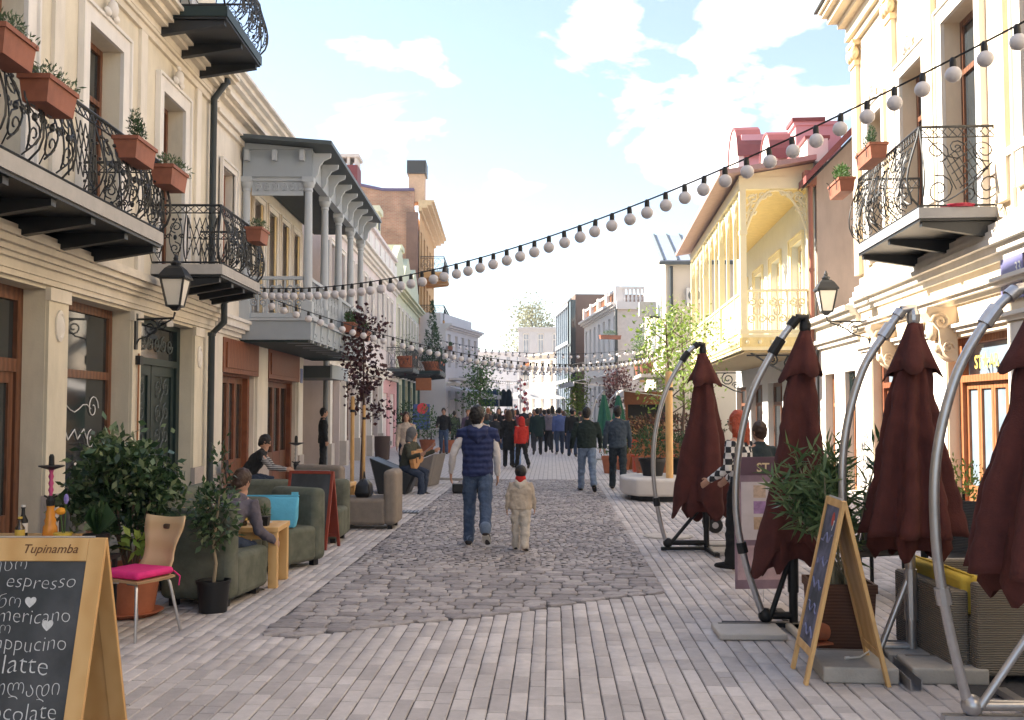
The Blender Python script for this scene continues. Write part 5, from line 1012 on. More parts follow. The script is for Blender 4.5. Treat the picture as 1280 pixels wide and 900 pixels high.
for k in range(22): ob('toy', M().ball((rg.uniform(-.45, .45)*(1.2-k/30), rg.uniform(-.4, .4), 1.6+k*.09), rg.uniform(.07, .14), 8, 6), (RED, TRIM, PINK)[k % 3], rs)
pb_ = thing('flower_balcony_banner', 'row of colourful flowers on a far balcony', 'flowers', (-.9, 95.3, 5.0)); ob('trough', M().box(-2, 2, 0, .5, 0, .4), IRON, pb_); leaves('blossom', leafmat('mixed_blossom', (.5, .05, .06), (.6, .35, .08)), pb_, 500, (0, .2, .8), (2, .4, .5), .22, 33, .8, .2)
bnn = thing('litter_bin', 'round dark brown litter bin on the left pavement behind the plum tree', 'bin', (-5.75, 33.8, 0)); ob('body', M().lathe([(.24, .02), (.27, .5), (.27, .8), (.24, .8), (.23, .5)], 18), mat('bin_brown', (.07, .045, .04), .6, .1, 5), bnn, smooth=40); ob('base', M().lathe([(.2, 0), (.2, .02)], 16), IRON, bnn); ob('ashtray', M().box(.22, .32, -.06, .06, .5, .64), STEEL, bnn)
for i, (x, y, r, h, lab, lm) in enumerate(((-5.0, 40, .3, 1.3, 'leafy plant in terracotta pot by the far left green shopfront', LEAF_MID), (-4.1, 39.4, .3, 1.0, 'flowering plant in terracotta pot beside the man walking this way', LEAF_GR), (-5.6, 38.5, .3, 1.5, 'tall dark plant in terracotta pot against the far left wall', LEAF_DK))): pot(lab, (x, y, 0), r, .5, TERRA, 'bush', h, 110+i, lm, 420, 'pots by the far left shops', .12)

# ================================================================== LOUNGE FURNITURE ON THE LEFT
FAB_G = mat('green_grey_velvet', (.105, .115, .085), .95, .22, 9, .25, 160, col2=(.15, .155, .12)); FAB_B = mat('taupe_velvet', (.24, .20, .165), .95, .16, 9, .25, 160)
def armchair(label, loc, rz, m, w=.66, d=.72, bh=.82, group='upholstered lounge chairs'):
    """faces +y locally: seat block, tall rounded back, stub feet"""
    t = thing('lounge_chair', label, 'armchair', loc, rz, group)
    ob('seat', M().box(-w/2, w/2, -d/2+.15, d/2, .06, .44), m, t, bevel=.055, seg=4); ob('backrest', M().box(-w/2-.004, w/2+.004, -d/2, -d/2+.19, .06, bh), m, t, bevel=.07, seg=4)
    for x in (-1, 1):
        for y in (-1, 1): ob('foot', M().box(x*(w/2-.1)-.035, x*(w/2-.1)+.035, y*(d/2-.1)-.035, y*(d/2-.1)+.035, 0, .062), BLACKM, t)
    return t
armchair('green-grey lounge chair seen from behind, next to the black tree pot', (-3.03, 8.98, 0), R_(-6), FAB_G, .66, .84, .84)
armchair('green-grey lounge chair holding the light blue bag', (-2.98, 10.85, 0), R_(150), FAB_G, .7, .78, .84)
armchair('grey-green lounge chair against the wall behind the orange hookah', (-4.35, 9.6, 0), R_(-60), mat('pale_velvet', (.20, .19, .165), .95, .15, 9, .2, 150), .8, .75, .9)
armchair('grey-green lounge chair behind the round bush', (-3.75, 9.75, 0), R_(60), FAB_G, .7, .72, .72)
armchair('grey-green lounge chair right of the round bush, back to the street', (-3.30, 10.1, 0), R_(160), FAB_G, .62, .7, .80)
armchair('dark green lounge sofa behind the wooden table at left', (-4.3, 12.4, 0), R_(-90), FAB_G, 1.5, .75, .74)
armchair('dark green lounge chair behind the red-framed board, left one', (-3.85, 12.9, 0), R_(180), FAB_G, .8, .7, .78)
armchair('dark green lounge chair behind the red-framed board, right one', (-3.05, 13.0, 0), R_(180), FAB_G, .72, .7, .78)
armchair('taupe lounge chair with black bag, side-on near the purple tree', (-2.62, 14.5, 0), R_(90), FAB_B, .66, .82, .84)
armchair('taupe lounge chair facing the street near the man in black', (-3.6, 16.2, 0), R_(-20), FAB_B, .86, .8, .82)
def table(label, loc, rz, w, d, h, leg=.085, m=None):
    t = thing('wooden_table', label, 'table', loc, rz, 'pine cafe tables'); m = m or PINE; ob('tabletop', M().box(-w/2, w/2, -d/2, d/2, h-.05, h), m, t, bevel=.006); ob('apron', M().box(-w/2+.05, w/2-.05, -d/2+.05, -d/2+.09, h-.12, h-.051).box(-w/2+.05, w/2-.05, d/2-.09, d/2-.05, h-.12, h-.051), m, t)
    for x in (-1, 1):
        for y in (-1, 1): ob('leg', M().box(x*(w/2-leg/2-.01)-leg/2, x*(w/2-leg/2-.01)+leg/2, y*(d/2-leg/2-.01)-leg/2, y*(d/2-leg/2-.01)+leg/2, 0, h-.05), m, t, bevel=.005)
    return t
table('thick-legged pine coffee table with bottle and cactus', (-2.86, 9.78, 0), R_(4), .46, .6, .58)
table('pine table half hidden behind the round bush', (-3.85, 10.9, 0), 0, .6, .6, .60); table('pine table beside the taupe lounge chairs', (-3.2, 14.6, 0), 0, .5, .9, .62, .07); table('pine table with the orange hookah behind the chalkboard', (-4.25, 7.55, 0), 0, 1.1, .6, .72, .06)
GL_G = mat('bottle_glass', (.035, .018, .008), .1, .1, 5, spec=.8); GL_C = mat('clear_ware', (.55, .56, .55), .12, .1, 5)
def bottle(label, loc, h, m, lab):
    t = thing('bottle', label, 'bottle', loc); ob('glass', M().lathe([(.03, 0), (.034, .02), (.034, h*.58), (.014, h*.76), (.012, h*.95), (.016, h*.96), (.016, h)], 12), m, t, smooth=50); ob('paper_label', M().lathe([(.0352, h*.2), (.0352, h*.5)], 12), lab, t); ob('cap', M().lathe([(.0165, h), (.0165, h+.015)], 10), lab, t)
LBY = mat('yellow_label', (.6, .42, .08), .6); LBW = mat('white_label', (.7, .68, .65), .6)
bottle('brown bottle with yellow label on the pine coffee table', (-2.98, 9.62, .58), .27, GL_G, LBY); bottle('dark bottle with white label left of the orange hookah', (-4.02, 7.5, .72), .24, BLACKM, LBW); bottle('short sauce bottle beside the dark bottle behind the chalkboard', (-4.0, 7.42, .72), .16, GL_G, LBY)
ctp = thing('cactus_pot', 'tiny cactus in a black cube pot on the pine coffee table', 'potted plant', (-2.78, 9.62, .58)); ob('pot', M().add([(-.04,-.04,0),(.04,-.04,0),(.04,.04,0),(-.04,.04,0),(-.05,-.05,.09),(.05,-.05,.09),(.05,.05,.09),(-.05,.05,.09)], [(0,3,2,1),(4,5,6,7),(0,1,5,4),(1,2,6,5),(2,3,7,6),(3,0,4,7)]), BLACKM, ctp); leaves('cactus', LEAF_GR, ctp, 70, (0, 0, .13), (.04, .04, .05), .045, 3, .35, .1, .8)
pl = thing('plate', 'white plate on the pine coffee table', 'plate', (-2.86, 9.78, .581)); ob('dish', M().lathe([(.05, 0), (.11, .012), (.115, .016), (.05, .006), (.005, .005)], 20), LBW, pl, smooth=50); ob('cutlery', M().bar((-.06, -.02, .018), (.08, .03, .018), .012, .004), STEEL, pl)
bg_ = thing('blue_bag', 'light blue fabric bag propped on the green lounge chair', 'bag', (-2.98, 10.62, .445), R_(4)); BLU = mat('light_blue_fabric', (.13, .48, .68), .8, .12, 8, .3, 30)
ob('bag_body', M().rings([[(-.27*s, -.07*q, z), (.27*s, -.05*q, z), (.27*s, .06*q, z), (-.27*s, .07*q, z)] for s, q, z in ((.9, 1, 0), (.98, 1.2, .1), (1.0, .9, .22), (1.04, .35, .33))]), BLU, bg_, bevel=.02, seg=3); ob('top_frill', M().box(-.28, .28, -.012, .012, .331, .345).box(.2, .27, -.01, .012, .345, .375), BLU, bg_)
bk = thing('black_bag', 'black shoulder bag on the taupe lounge chair', 'bag', (-2.72, 14.45, .44), R_(90)); ob('bag_body', M().rings([[(-.16*s, -.1*s, z), (.16*s, -.1*s, z), (.16*s, .1*s, z), (-.16*s, .1*s, z)] for s, z in ((.9, 0), (1.1, .06), (.95, .18), (.4, .26))]), mat('black_leather', (.012, .012, .014), .4), bk, bevel=.02, seg=3); ob('strap', M().tube([(-.1, 0, .22), (0, 0, .36), (.1, 0, .22)], .01, 5), BLACKM, bk)
def hookah(label, loc, c1, c2, s=1.0):
    t = thing('hookah', label, 'hookah', loc, 0); ob('base', M().lathe([(.05*s, 0), (.065*s, .02*s), (.06*s, .09*s), (.045*s, .12*s), (.05*s, .15*s), (.038*s, .18*s), (.042*s, .21*s), (.03*s, .25*s), (.035*s, .28*s)], 14), c1, t, smooth=50)
    ob('collar', M().lathe([(.035*s, .28*s), (.04*s, .33*s), (.02*s, .37*s)], 10).tube([(-.06*s, 0, .37*s), (0, 0, .34*s), (.06*s, 0, .37*s)], .009*s, 5), BLACKM, t); ob('stem', M().lathe([(.016*s, .37*s)]+[(.024*s if k % 2 else .014*s, (.39+.03*k)*s) for k in range(8)], 10), c2, t, smooth=60); ob('tray', M().lathe([(.02*s, .60*s), (.11*s, .63*s), (.11*s, .64*s), (.025*s, .64*s), (.022*s, .72*s), (.012*s, .74*s)], 16), BLACKM, t)
hookah('orange hookah with pink stem on the pine table behind the chalkboard', (-3.86, 7.6, .72), mat('orange_glass', (.75, .30, .05), .2), mat('pink_stem', (.50, .07, .2), .4), .86); hookah('dark hookah with striped stem near the red doors', (-4.22, 16.4, .42), BLACKM, mat('striped_stem', (.5, .46, .44), .4), 1.15)
nk = thing('napkin_holder', 'white napkins fanned in a holder at the left edge behind the chalkboard', 'napkins', (-4.32, 7.4, .72)); ob('holder', M().box(-.06, .06, -.04, .04, 0, .05), BLACKM, nk); ob('napkins', M().prism([(-.09, .05), (.06, .05), (.10, .10), (.03, .19), (-.08, .16)], 'y', -.02, .02), LBW, nk)
fpo = thing('flower_pot', 'yellow pot with orange flower and lavender behind the chalkboard', 'potted plant', (-3.66, 7.4, .72)); ob('pot', M().lathe([(.05, 0), (.07, .06), (.06, .06)], 12), mat('yellow_pot', (.7, .5, .08), .5), fpo); ob('stem', M().tube([(0, 0, .04), (-.02, 0, .2)], .006, 4).tube([(.01, 0, .04), (.02, 0, .28)], .005, 4), LEAF_MID, fpo); ob('orange_flower', M().ball((-.02, 0, .22), .04, 10, 6, (1, 1, .7)), mat('orange_petal', (.8, .33, .02), .6), fpo); ob('lavender', M().ball((.02, 0, .31), .02, 6, 5, (1, 1, 2)), mat('lavender_petal', (.25, .2, .5), .7), fpo)
spk = thing('spiky_plant', 'spiky grass plant in a pot behind the chalkboard', 'potted plant', (-3.45, 7.5, .60)); ob('pot', M().lathe([(.08, 0), (.10, .16), (.09, .16)], 12), BLACKM, spk); sp_ = M(); rg = random.Random(9)
for k in range(46):
    a = rg.random()*6.28; r1 = rg.uniform(.08, .2); z = rg.uniform(.12, .34); sd_ = Vector((-math.sin(a), math.cos(a), 0))*.006; p1 = Vector((math.cos(a)*r1*.5, math.sin(a)*r1*.5, .14+z*.8)); p2 = Vector((math.cos(a)*r1, math.sin(a)*r1, .12+z*rg.uniform(.5, 1.1)))
    sp_.add([Vector((0, 0, .14))-sd_, Vector((0, 0, .14))+sd_, p1+sd_, p2, p1-sd_], [(0, 1, 2, 3, 4)])
ob('blades', sp_, LEAF_DK, spk)
psd = thing('plant_stand', 'low dark stand carrying the spiky grass plant behind the chalkboard', 'stand', (-3.45, 7.5, 0)); ob('top', M().box(-.13, .13, -.13, .13, .57, .60), BLACKM, psd)
for x in (-.1, .1):
    for y in (-.1, .1): ob('leg', M().box(x-.015, x+.015, y-.015, y+.015, 0, .57), BLACKM, psd)
# plywood chair with pink cushion
pc = thing('plywood_chair', 'curved plywood cafe chair with steel legs by the chalkboard', 'chair', (-3.16, 7.55, 0), R_(158))
PLY = wavemat('pale_plywood', (.60, .40, .22), (.66, .46, .27), .4, 2.0, 'Z', 3.0, .05)
ob('seat', M().rings([[(x, y, .43+.012*math.cos(x*7)), (x, y, .43-.018+.012*math.cos(x*7))] for x, y in ((-.2, -.2), (0, -.2), (.2, -.2), (.22, 0), (.2, .19), (0, .21), (-.2, .19), (-.22, 0))], False, True).add([(-.2, -.2, .43), (0, -.2, .442), (.2, -.2, .43), (.22, 0, .43), (.2, .19, .43), (0, .21, .442), (-.2, .19, .43), (-.22, 0, .43)], [(0, 1, 2, 3, 4, 5, 6, 7)]), PLY, pc)
bkr = M(); rows = []
for k in range(9):
    z = .43+.42*k/8; y = -.2-.015-.09*(k/8)**1.3+(.03 if k < 2 else 0); wv = (.17, .165, .155, .15, .155, .17, .19, .2, .2)[k]; rows.append([(wv*(j/4-1), y-.045*(1-(j/4-1)**2), z+(.02*abs(j/4-1)**2 if k == 8 else 0)) for j in range(9)])
bkr.v = [p for r in rows for p in r]; bkr.f = [(k*9+j, k*9+j+1, k*9+j+10, k*9+j+9) for k in range(8) for j in range(8)]
bo = ob('backrest', bkr, PLY, pc, smooth=60); so = bo.modifiers.new('thick', 'SOLIDIFY'); so.thickness = .014
ob('handle_slot', M().box(-.03, .03, -.36, -.30, .76, .80).xf(Matrix.Identity(4)), mat('slot_dark', (.08, .05, .03), .7), pc, bevel=.012)
for x, y, fx, fy in ((-.16, .16, -.22, .22), (.16, .16, .22, .22), (-.16, -.16, -.22, -.24), (.16, -.16, .22, -.24)): ob('leg', M().tube([(x*.3, y*.8, .405), (x, y, .408), (x*1.08, y*1.06, .38), (fx, fy, .012), (fx, fy, 0)], .0125, 8), STEEL, pc, smooth=60)
cu_ = thing('seat_cushion', 'bright pink seat cushion on the plywood chair', 'cushion', (-3.16, 7.55, .443), R_(158)); ob('pad', M().box(-.2, .2, -.19, .19, 0, .055), mat('hot_pink_fabric', (.72, .03, .20), .85, .12, 12, .3, 50), cu_, bevel=.025, seg=4); ob('ties', M().tube([(-.18, -.2, .02), (-.2, -.25, -.03), (-.19, -.25, -.1)], .006, 4).tube([(.18, -.2, .02), (.2, -.25, -.03), (.21, -.25, -.1)], .006, 4), mat('hot_pink_fabric', (.72, .03, .20)), cu_)
# round bush in terracotta pot and small tree in black pot
bt = thing('potted_bush', 'big round glossy bush in a terracotta pot by the shopfront', 'potted bush', (-3.50, 8.25, 0)); ob('pot', M().lathe([(.19, .03), (.24, .36), (.265, .36), (.265, .42), (.23, .42), (.22, .38), (.01, .37)], 22), TERRA, bt, smooth=40); ob('saucer', M().lathe([(.2, 0), (.27, .04), (.25, .045), (.19, .02)], 22), TERRA, bt, smooth=40)
rg = random.Random(12); st_ = M()
for k in range(9): a = k*.7; st_.tube([(.03*math.cos(a), .03*math.sin(a), .36), (.1*math.cos(a), .1*math.sin(a), .62), (.2*math.cos(a+.3), .2*math.sin(a+.3), .95)], [.016, .012, .006], 5)
ob('stems', st_, BARK, bt); bpts = [(x_, y_, z_) for x_, y_, z_ in [(.36*math.cos(a_)*f_-.08, .32*math.sin(a_)*f_, 1.02+.22*math.sin(a_*2.3+f_*3)+.10*f_) for a_ in [k*.42 for k in range(15)] for f_ in (.45, .8, 1.0)]]
leaves('foliage', LEAF_GLS, bt, 2300, None, (.075, .075, .075), .085, 77, .5, pts=bpts, up=.15); leaves('variegated_foliage', LEAF_VAR, bt, 620, None, (.11, .11, .11), .082, 78, .5, pts=bpts, up=.3); leaves('lower_leaves', LEAF_GLS, bt, 220, (.02, 0, .72), (.26, .26, .16), .10, 79, .5, .3, .1); leaves('light_sprig', LEAF_YG, bt, 26, (.16, -.25, .62), (.1, .08, .08), .12, 80, .5, .2, .4)  # second leaf set is variegated, paler in its own colour
bt2 = thing('potted_tree', 'slim small-leaved tree in a black pot beside the green chair', 'potted tree', (-2.86, 8.42, 0)); ob('pot', M().lathe([(.115, 0), (.135, .24), (.145, .24), (.145, .265), (.13, .265), (.125, .24), (.01, .235)], 20), BLACKM, bt2, smooth=40); ob('trunk', M().tube([(0, 0, .22), (.02, 0, .4), (-.01, .01, .56), (.03, 0, .85), (.05, 0, 1.1)], [.016, .014, .013, .009, .004], 7), mat('pale_bark', (.30, .24, .16), .9), bt2); leaves('crown', LEAF_GLS, bt2, 430, (.0, 0, .84), (.21, .21, .29), .062, 81, .5, .25, .2, jitter=.3); leaves('pale_leaves', LEAF_VAR, bt2, 110, (.0, 0, .78), (.23, .23, .27), .07, 82, .5, .6, .2); lb = M()
for k in range(6): a = k*1.1; lb.tube([(0, 0, .55+.07*k), (.12*math.cos(a), .12*math.sin(a), .7+.07*k)], [.006, .003], 4)
lb.tube([(.04, 0, 1.0), (.10, 0, 1.25), (.05, 0, 1.42)], [.006, .004, .002], 4); ob('branches', lb, BARK, bt2); tag(leaves('top_shoots', LEAF_GLS, bt2, 46, (.06, 0, 1.25), (.12, .1, .25), .06, 83, .5, .1, .4), kind='stuff')

# ================================================================== BOARDS
SLATE = mat('chalkboard_slate', (.045, .05, .055), .75, .5, 3.0, .1, 30, col2=(.085, .088, .095)); CHALK = mat('chalk', (.66, .66, .66), .95, .25, 40); BURNT = mat('burnt_letter', (.16, .07, .03), .8)
def aboard(name, label, loc, rz, w, h, spread, fr_m, sw, sl=SLATE, bottom=.0, legs=True, railw=None):
    """two hinged leaves; front leaf faces -y, feet at y = -spread and +spread"""
    t = thing(name, label, 'sign board', loc, rz); ang = math.atan2(spread, h); H_ = math.hypot(h, spread); rw = railw or sw
    for s, nm in ((1, 'front_leaf'), (-1, 'rear_leaf')):
        q = M().box(-w/2, -w/2+sw, -.012, .012, 0, H_).box(w/2-sw, w/2, -.012, .012, 0, H_).box(-w/2+sw, w/2-sw, -.012, .012, H_-rw, H_).box(-w/2+sw, w/2-sw, -.012, .012, bottom, bottom+sw)
        mt = Matrix.Translation((0, -s*spread, 0)) @ Matrix.Rotation(-s*ang, 4, 'X')
        if s == -1: mt = Matrix.Translation((0, spread, 0)) @ Matrix.Rotation(ang, 4, 'X')
        lf = ob(nm, q, fr_m, t, bevel=.004); lf.matrix_local = mt
        ob('slate' if s == 1 else 'back_panel', M().box(-w/2+sw-.004, w/2-sw+.004, -.004, .004, bottom+sw-.004, H_-rw+.004), sl if s == 1 else fr_m, lf)
        if s == 1: front = lf
    ob('hinge', M().tube([(-w/2+.06, 0, h+.005), (w/2-.06, 0, h+.005)], .007, 6), STEEL, t); return t, front, H_
cb_, fl, H_ = aboard('chalk_board', 'pine A-frame chalkboard coffee menu in the left foreground', (-2.645, 4.92, 0), R_(2), .86, 1.06, .32, PINE, .085, railw=.115)
letter('maker_lettering', 'top', BURNT, fl, (.16, -.0135, H_-.075), (R_(90), 0, 0))
ys = .935
for k_, dz, xr, xs in (('l1', 0, .06, 1), ('l2', .09, .31, 1), ('l3', .185, .06, 1), ('l4', .255, .31, .92), ('l5', .31, .03, 1), ('l6', .385, .31, .92), ('l7', .49, .24, 1), ('l8', .59, .31, .8), ('l9', .70, .31, .92)):
    lt = letter('chalk_lettering', k_, CHALK, fl, (xr, -.006, H_-.155-dz), (R_(90), 0, R_(0))); lt.scale = (xs, 1, 1)
for x, z in ((.1, .36), (.2, .47)): letter('chalk_heart', 'heart', CHALK, fl, (x, -.006, H_-z+.03), (R_(90), 0, 0))
ab, fl2, H2 = aboard('chalk_board', 'narrow pine A-frame chalkboard beside the oleander at right', (1.82, 6.53, .0), R_(-92), .44, 1.13, .25, PINE, .05, mat('slate_drawn', (.05, .055, .07), .75, .6, 5, col2=(.16, .16, .24)), .17)
letter('chalk_lettering', 'n7', CHALK, fl2, (.08, -.006, H2-.2), (R_(90), 0, 0)); cw = M(); rg = random.Random(5)
for k in range(5): z0 = .3+.15*k; cw.tube([(-.12+.03*j+rg.uniform(-.015, .015), -.0065, z0+.03*math.sin(j*1.3+k)) for j in range(9)], .006, 4)
ob('chalk_drawing', cw, mat('blue_chalk', (.26, .27, .42), .95, .3, 30), fl2); ob('red_drawing', M().ball((.05, -.005, H2-.13), .035, 8, 6, (1, .1, 1.3)), mat('red_chalk', (.45, .08, .06), .9), fl2)
rbd, fl3, H3 = aboard('menu_board', 'dark menu board in a red wooden frame between the lounge chairs', (-2.98, 12.35, 0), R_(-12), .60, .94, .2, mat('red_frame', (.27, .05, .03), .5, .12, 8), .038, bottom=.12)

# ================================================================== MAROON CANTILEVER UMBRELLAS
MAROON = mat('maroon_canvas', (.092, .026, .022), .95, .25, 7, .4, 90, streak=.2)
CREASE = bpy.data.textures.new('creases', 'CLOUDS'); CREASE.noise_scale = .11; CREASE.noise_depth = 2
def star_ring(c, r, z, k, amp, ph, n=64, tilt=0.0, tdir=0.0, drop=0.0):
    out_ = []
    for j in range(n):
        a = 2*PI*j/n; f = math.cos(k*a+ph); rr = r*(1+amp*(abs(f)**.6*(1 if f > 0 else -1))+.06*math.sin(3*a+ph))
        out_.append((c[0]+rr*math.cos(a), c[1]+rr*math.sin(a), z-tilt*math.cos(a-tdir)-drop*max(0, math.cos(k*a+ph))))
    return out_
def umbrella(label, loc, rz, arc, top, hemz, rb, lean=(0, 0), tilt=.0, tdir=0, seed=1, drop=.025, amp=.24, mast=.75, mastm=None, cut=1.0, twist=.5, masty=0, k=6):
    """arc: (x,z) of the bowed tube; the canopy hangs folded from the arm's end at top"""
    t = thing('folded_umbrella', label, 'umbrella', loc, rz, 'maroon cantilever umbrellas'); rg = random.Random(seed)
    pts = []
    for i in range(len(arc)-1):
        p0 = arc[max(i-1, 0)]; p1 = arc[i]; p2 = arc[i+1]; p3 = arc[min(i+2, len(arc)-1)]
        for s in range(5):
            u = s/5; pts.append(tuple(.5*((2*p1[q])+(-p0[q]+p2[q])*u+(2*p0[q]-5*p1[q]+4*p2[q]-p3[q])*u*u+(-p0[q]+3*p1[q]-3*p2[q]+p3[q])*u**3) for q in (0, 1)))
    pts.append(arc[-1])
    ob('bowed_arm', M().tube([(x, 0, z) for x, z in pts], .027, 10), STEEL, t, smooth=60)
    n0 = int(len(pts)*.78); ob('arm_sleeve', M().tube([(x, 0, z) for x, z in pts[n0:n0+3]], .042, 10), mastm or STEEL, t)
    ob('arm_sleeve', M().tube([(x, 0, z) for x, z in pts[int(len(pts)*.2):int(len(pts)*.2)+2]], .041, 10), mastm or STEEL, t)
    ob('arm_head', M().tube([(x, 0, z) for x, z in pts[-3:]], .04, 10).tube([(arc[-1][0], 0, arc[-1][1]), (top[0], 0, top[2]+.07), (top[0], top[1], top[2]-.02)], .034, 10), mastm or STEEL, t, smooth=50)
    ob('hub', M().lathe([(.035, -.06), (.045, -.02), (.045, .02), (.03, .06)], 12, top), mastm or STEEL, t)
    zt = top[2]-.04; H_ = zt-hemz; rings_ = []
    for i in range(31):
        f = i/30; z = zt-H_*f; r = .045+(rb-.045)*f**.95; r *= 1-.03*math.sin(f*9+seed)
        c = (top[0]+lean[0]*f+.012*math.sin(f*7+seed), top[1]+lean[1]*f)
        am = .04+amp*min(1, f*1.6); rings_.append(star_ring(c, r, z, k, am, seed+twist*f*2, 72, tilt*f**2, tdir, drop*f*f))
    cn = ob('canopy', M().rings(rings_, False), MAROON, t, smooth=75); dm_ = cn.modifiers.new('creases', 'DISPLACE'); dm_.texture = CREASE; dm_.strength = .045; dm_.mid_level = .5; dm_.texture_coords = 'GLOBAL'; sl = cn.modifiers.new('cloth', 'SOLIDIFY'); sl.thickness = .006
    fr2 = [[(c_[0], c_[1], c_[2]) for c_ in star_ring((top[0]+lean[0]*.25*f, top[1]+lean[1]*.25*f), .03+(rb*.47)*f, zt+.025-.36*f, 4, .2*f, seed*1.7, 48, .03*f, seed, .05*f)] for f in (0, .25, .5, .75, 1)]
    cp = ob('top_flap', M().rings(fr2, False), MAROON, t, smooth=75); s2 = cp.modifiers.new('cloth', 'SOLIDIFY'); s2.thickness = .006
    inner = [[(p[0]*1, p[1], p[2]) for p in star_ring((top[0]+lean[0], top[1]+lean[1]), rb*q, z, 5, .25, seed+2, 40, tilt*.5, tdir, .08)] for q, z in ((.6, hemz+.35), (.78, hemz-.01), (.62, hemz-.10))]
    ob('inner_folds', M().rings(inner, False), MAROON, t, smooth=75)
    mm = mastm or STEEL; mx_, my_ = top[0]+lean[0]*.9, masty
    ob('mast', M().tube([(mx_, my_, .03), (mx_, my_, hemz+.4)], .034, 10), mm, t, smooth=60); ob('mast_sleeve', M().tube([(mx_, my_, .28), (mx_, my_, .62)], .042, 10), mm, t)
    ob('pivot', M().ball((arc[0][0]+.02, 0, arc[0][1]), .06, 10, 7).tube([(arc[0][0], 0, arc[0][1]), (mx_, my_, .10)], .03, 8).tube([(arc[0][0]+.05, -.03, arc[0][1]), (mx_, my_, .60)], .022, 8), BLACKM if mastm else STEEL, t, smooth=60)
    ob('base_frame', M().box(mx_-.55, mx_+.55, my_-.03, my_+.03, .012, .05).box(mx_-.03, mx_+.03, my_-.55, my_-.031, .012, .05).box(mx_-.03, mx_+.03, my_+.031, my_+.55, .012, .05), mm, t)
    return t
A2 = [(-.04, .10), (-.17, .50), (-.24, .92), (-.21, 1.40), (-.10, 1.84), (.09, 2.2), (.25, 2.42)]
umbrella('maroon folded umbrella in the middle of the row, beside the poster stand', (1.68, 7.95, 0), 0, A2, (.32, .02, 2.36), .62, .27, (-.14, 0), .12, 2.6, 3, drop=.16, mastm=BLACKM, k=4)
A1 = [(-.05, .10), (-.14, .45), (-.2, .95), (-.17, 1.45), (-.03, 1.95), (.2, 2.35), (.36, 2.5)]
umbrella('maroon folded umbrella farthest from the camera, by the stone bench', (1.42, 12.2, 0), R_(4), A1, (.42, .02, 2.42), .55, .33, (.02, 0), .06, 1.0, 5, drop=.2, mastm=BLACKM, k=4)
A3 = [(-.12, .7), (-.19, 1.2), (-.17, 1.55), (-.05, 1.95), (.12, 2.22), (.25, 2.38)]
A3 = [(-.02, .10), (-.15, .55), (-.2, 1.1), (-.17, 1.55), (-.05, 1.97), (.12, 2.24), (.22, 2.38)]
umbrella('maroon folded umbrella behind the narrow pine chalkboard', (2.18, 6.95, 0), 0, A3, (.30, .0, 2.33), .86, .285, (-.06, 0), .0, .5, 8, k=8, drop=.01, amp=.17)
A4 = [(.0, .10), (-.1, .55), (-.155, 1.0), (-.14, 1.45), (-.02, 1.9), (.17, 2.22), (.31, 2.36)]
umbrella('maroon folded umbrella nearest the camera, cut by the right edge', (2.25, 5.6, 0), 0, A4, (.44, .0, 2.32), .82, .33, (-.03, 0), .0, 1.0, 11, k=8, drop=.01, amp=.17)
def slab(label, loc, rz, w, d, h, m=None):
    t = thing('concrete_slab', label, 'slab', loc, rz, 'umbrella ballast slabs'); ob('block', M().box(-w/2, w/2, -d/2, d/2, 0, h), m or CONC, t, bevel=.014, seg=3); ob('lifting_strip', M().box(-w/2+.05, w/2-.05, d/2-.05, d/2-.02, h+.0005, h+.004), mat('slab_grime', (.22, .2, .18), .9, .2, 10), t); return t
TILE = mat('tile_slab', (.50, .46, .42), .8, .1, 8, .2, 80)
slab('pale tiled ballast slab left of the middle umbrella mast', (1.48, 7.72, 0), 0, .50, .40, .05, TILE); slab('pale tiled ballast slab right of the middle umbrella mast', (2.02, 7.72, 0), 0, .44, .40, .05, TILE)
slab('grey ballast slab beside the farthest maroon umbrella', (2.12, 12.0, 0), 0, .5, .42, .06, TILE); slab('grey ballast slab behind the farthest maroon umbrella', (2.15, 12.55, 0), 0, .5, .42, .06, TILE)
slab('weathered concrete slab under the narrow chalkboard', (1.93, 6.62, 0), R_(-4), .46, .50, .10); slab('weathered concrete slab right of the steel channel in front', (2.47, 6.55, 0), R_(-3), .46, .36, .10); slab('weathered concrete slab behind the steel channel', (2.45, 6.99, 0), R_(-3), .44, .40, .09)
chn = thing('steel_channel', 'open steel channel between the concrete slabs', 'channel', (2.215, 6.66, 0), R_(-3)); ob('web', M().box(-.035, .035, -.45, .45, .001, .008), STEEL, chn); ob('flange', M().box(-.035, -.029, -.45, .45, .008, .07), STEEL, chn); ob('flange', M().box(.029, .035, -.45, .45, .008, .07), STEEL, chn)
cbl = thing('white_cable', 'loose white cable lying on the slab under the chalkboard', 'cable', (1.98, 6.7, .104)); ob('cable_run', M().tube([(-.08, -.12, .006), (.0, -.09, .006), (.08, .0, .02), (.12, .06, .12), (.15, .1, .2)], .006, 6), TRIM, cbl); ob('plug', M().tube([(-.11, -.13, .008), (-.08, -.12, .008)], .01, 6), TRIM, cbl)
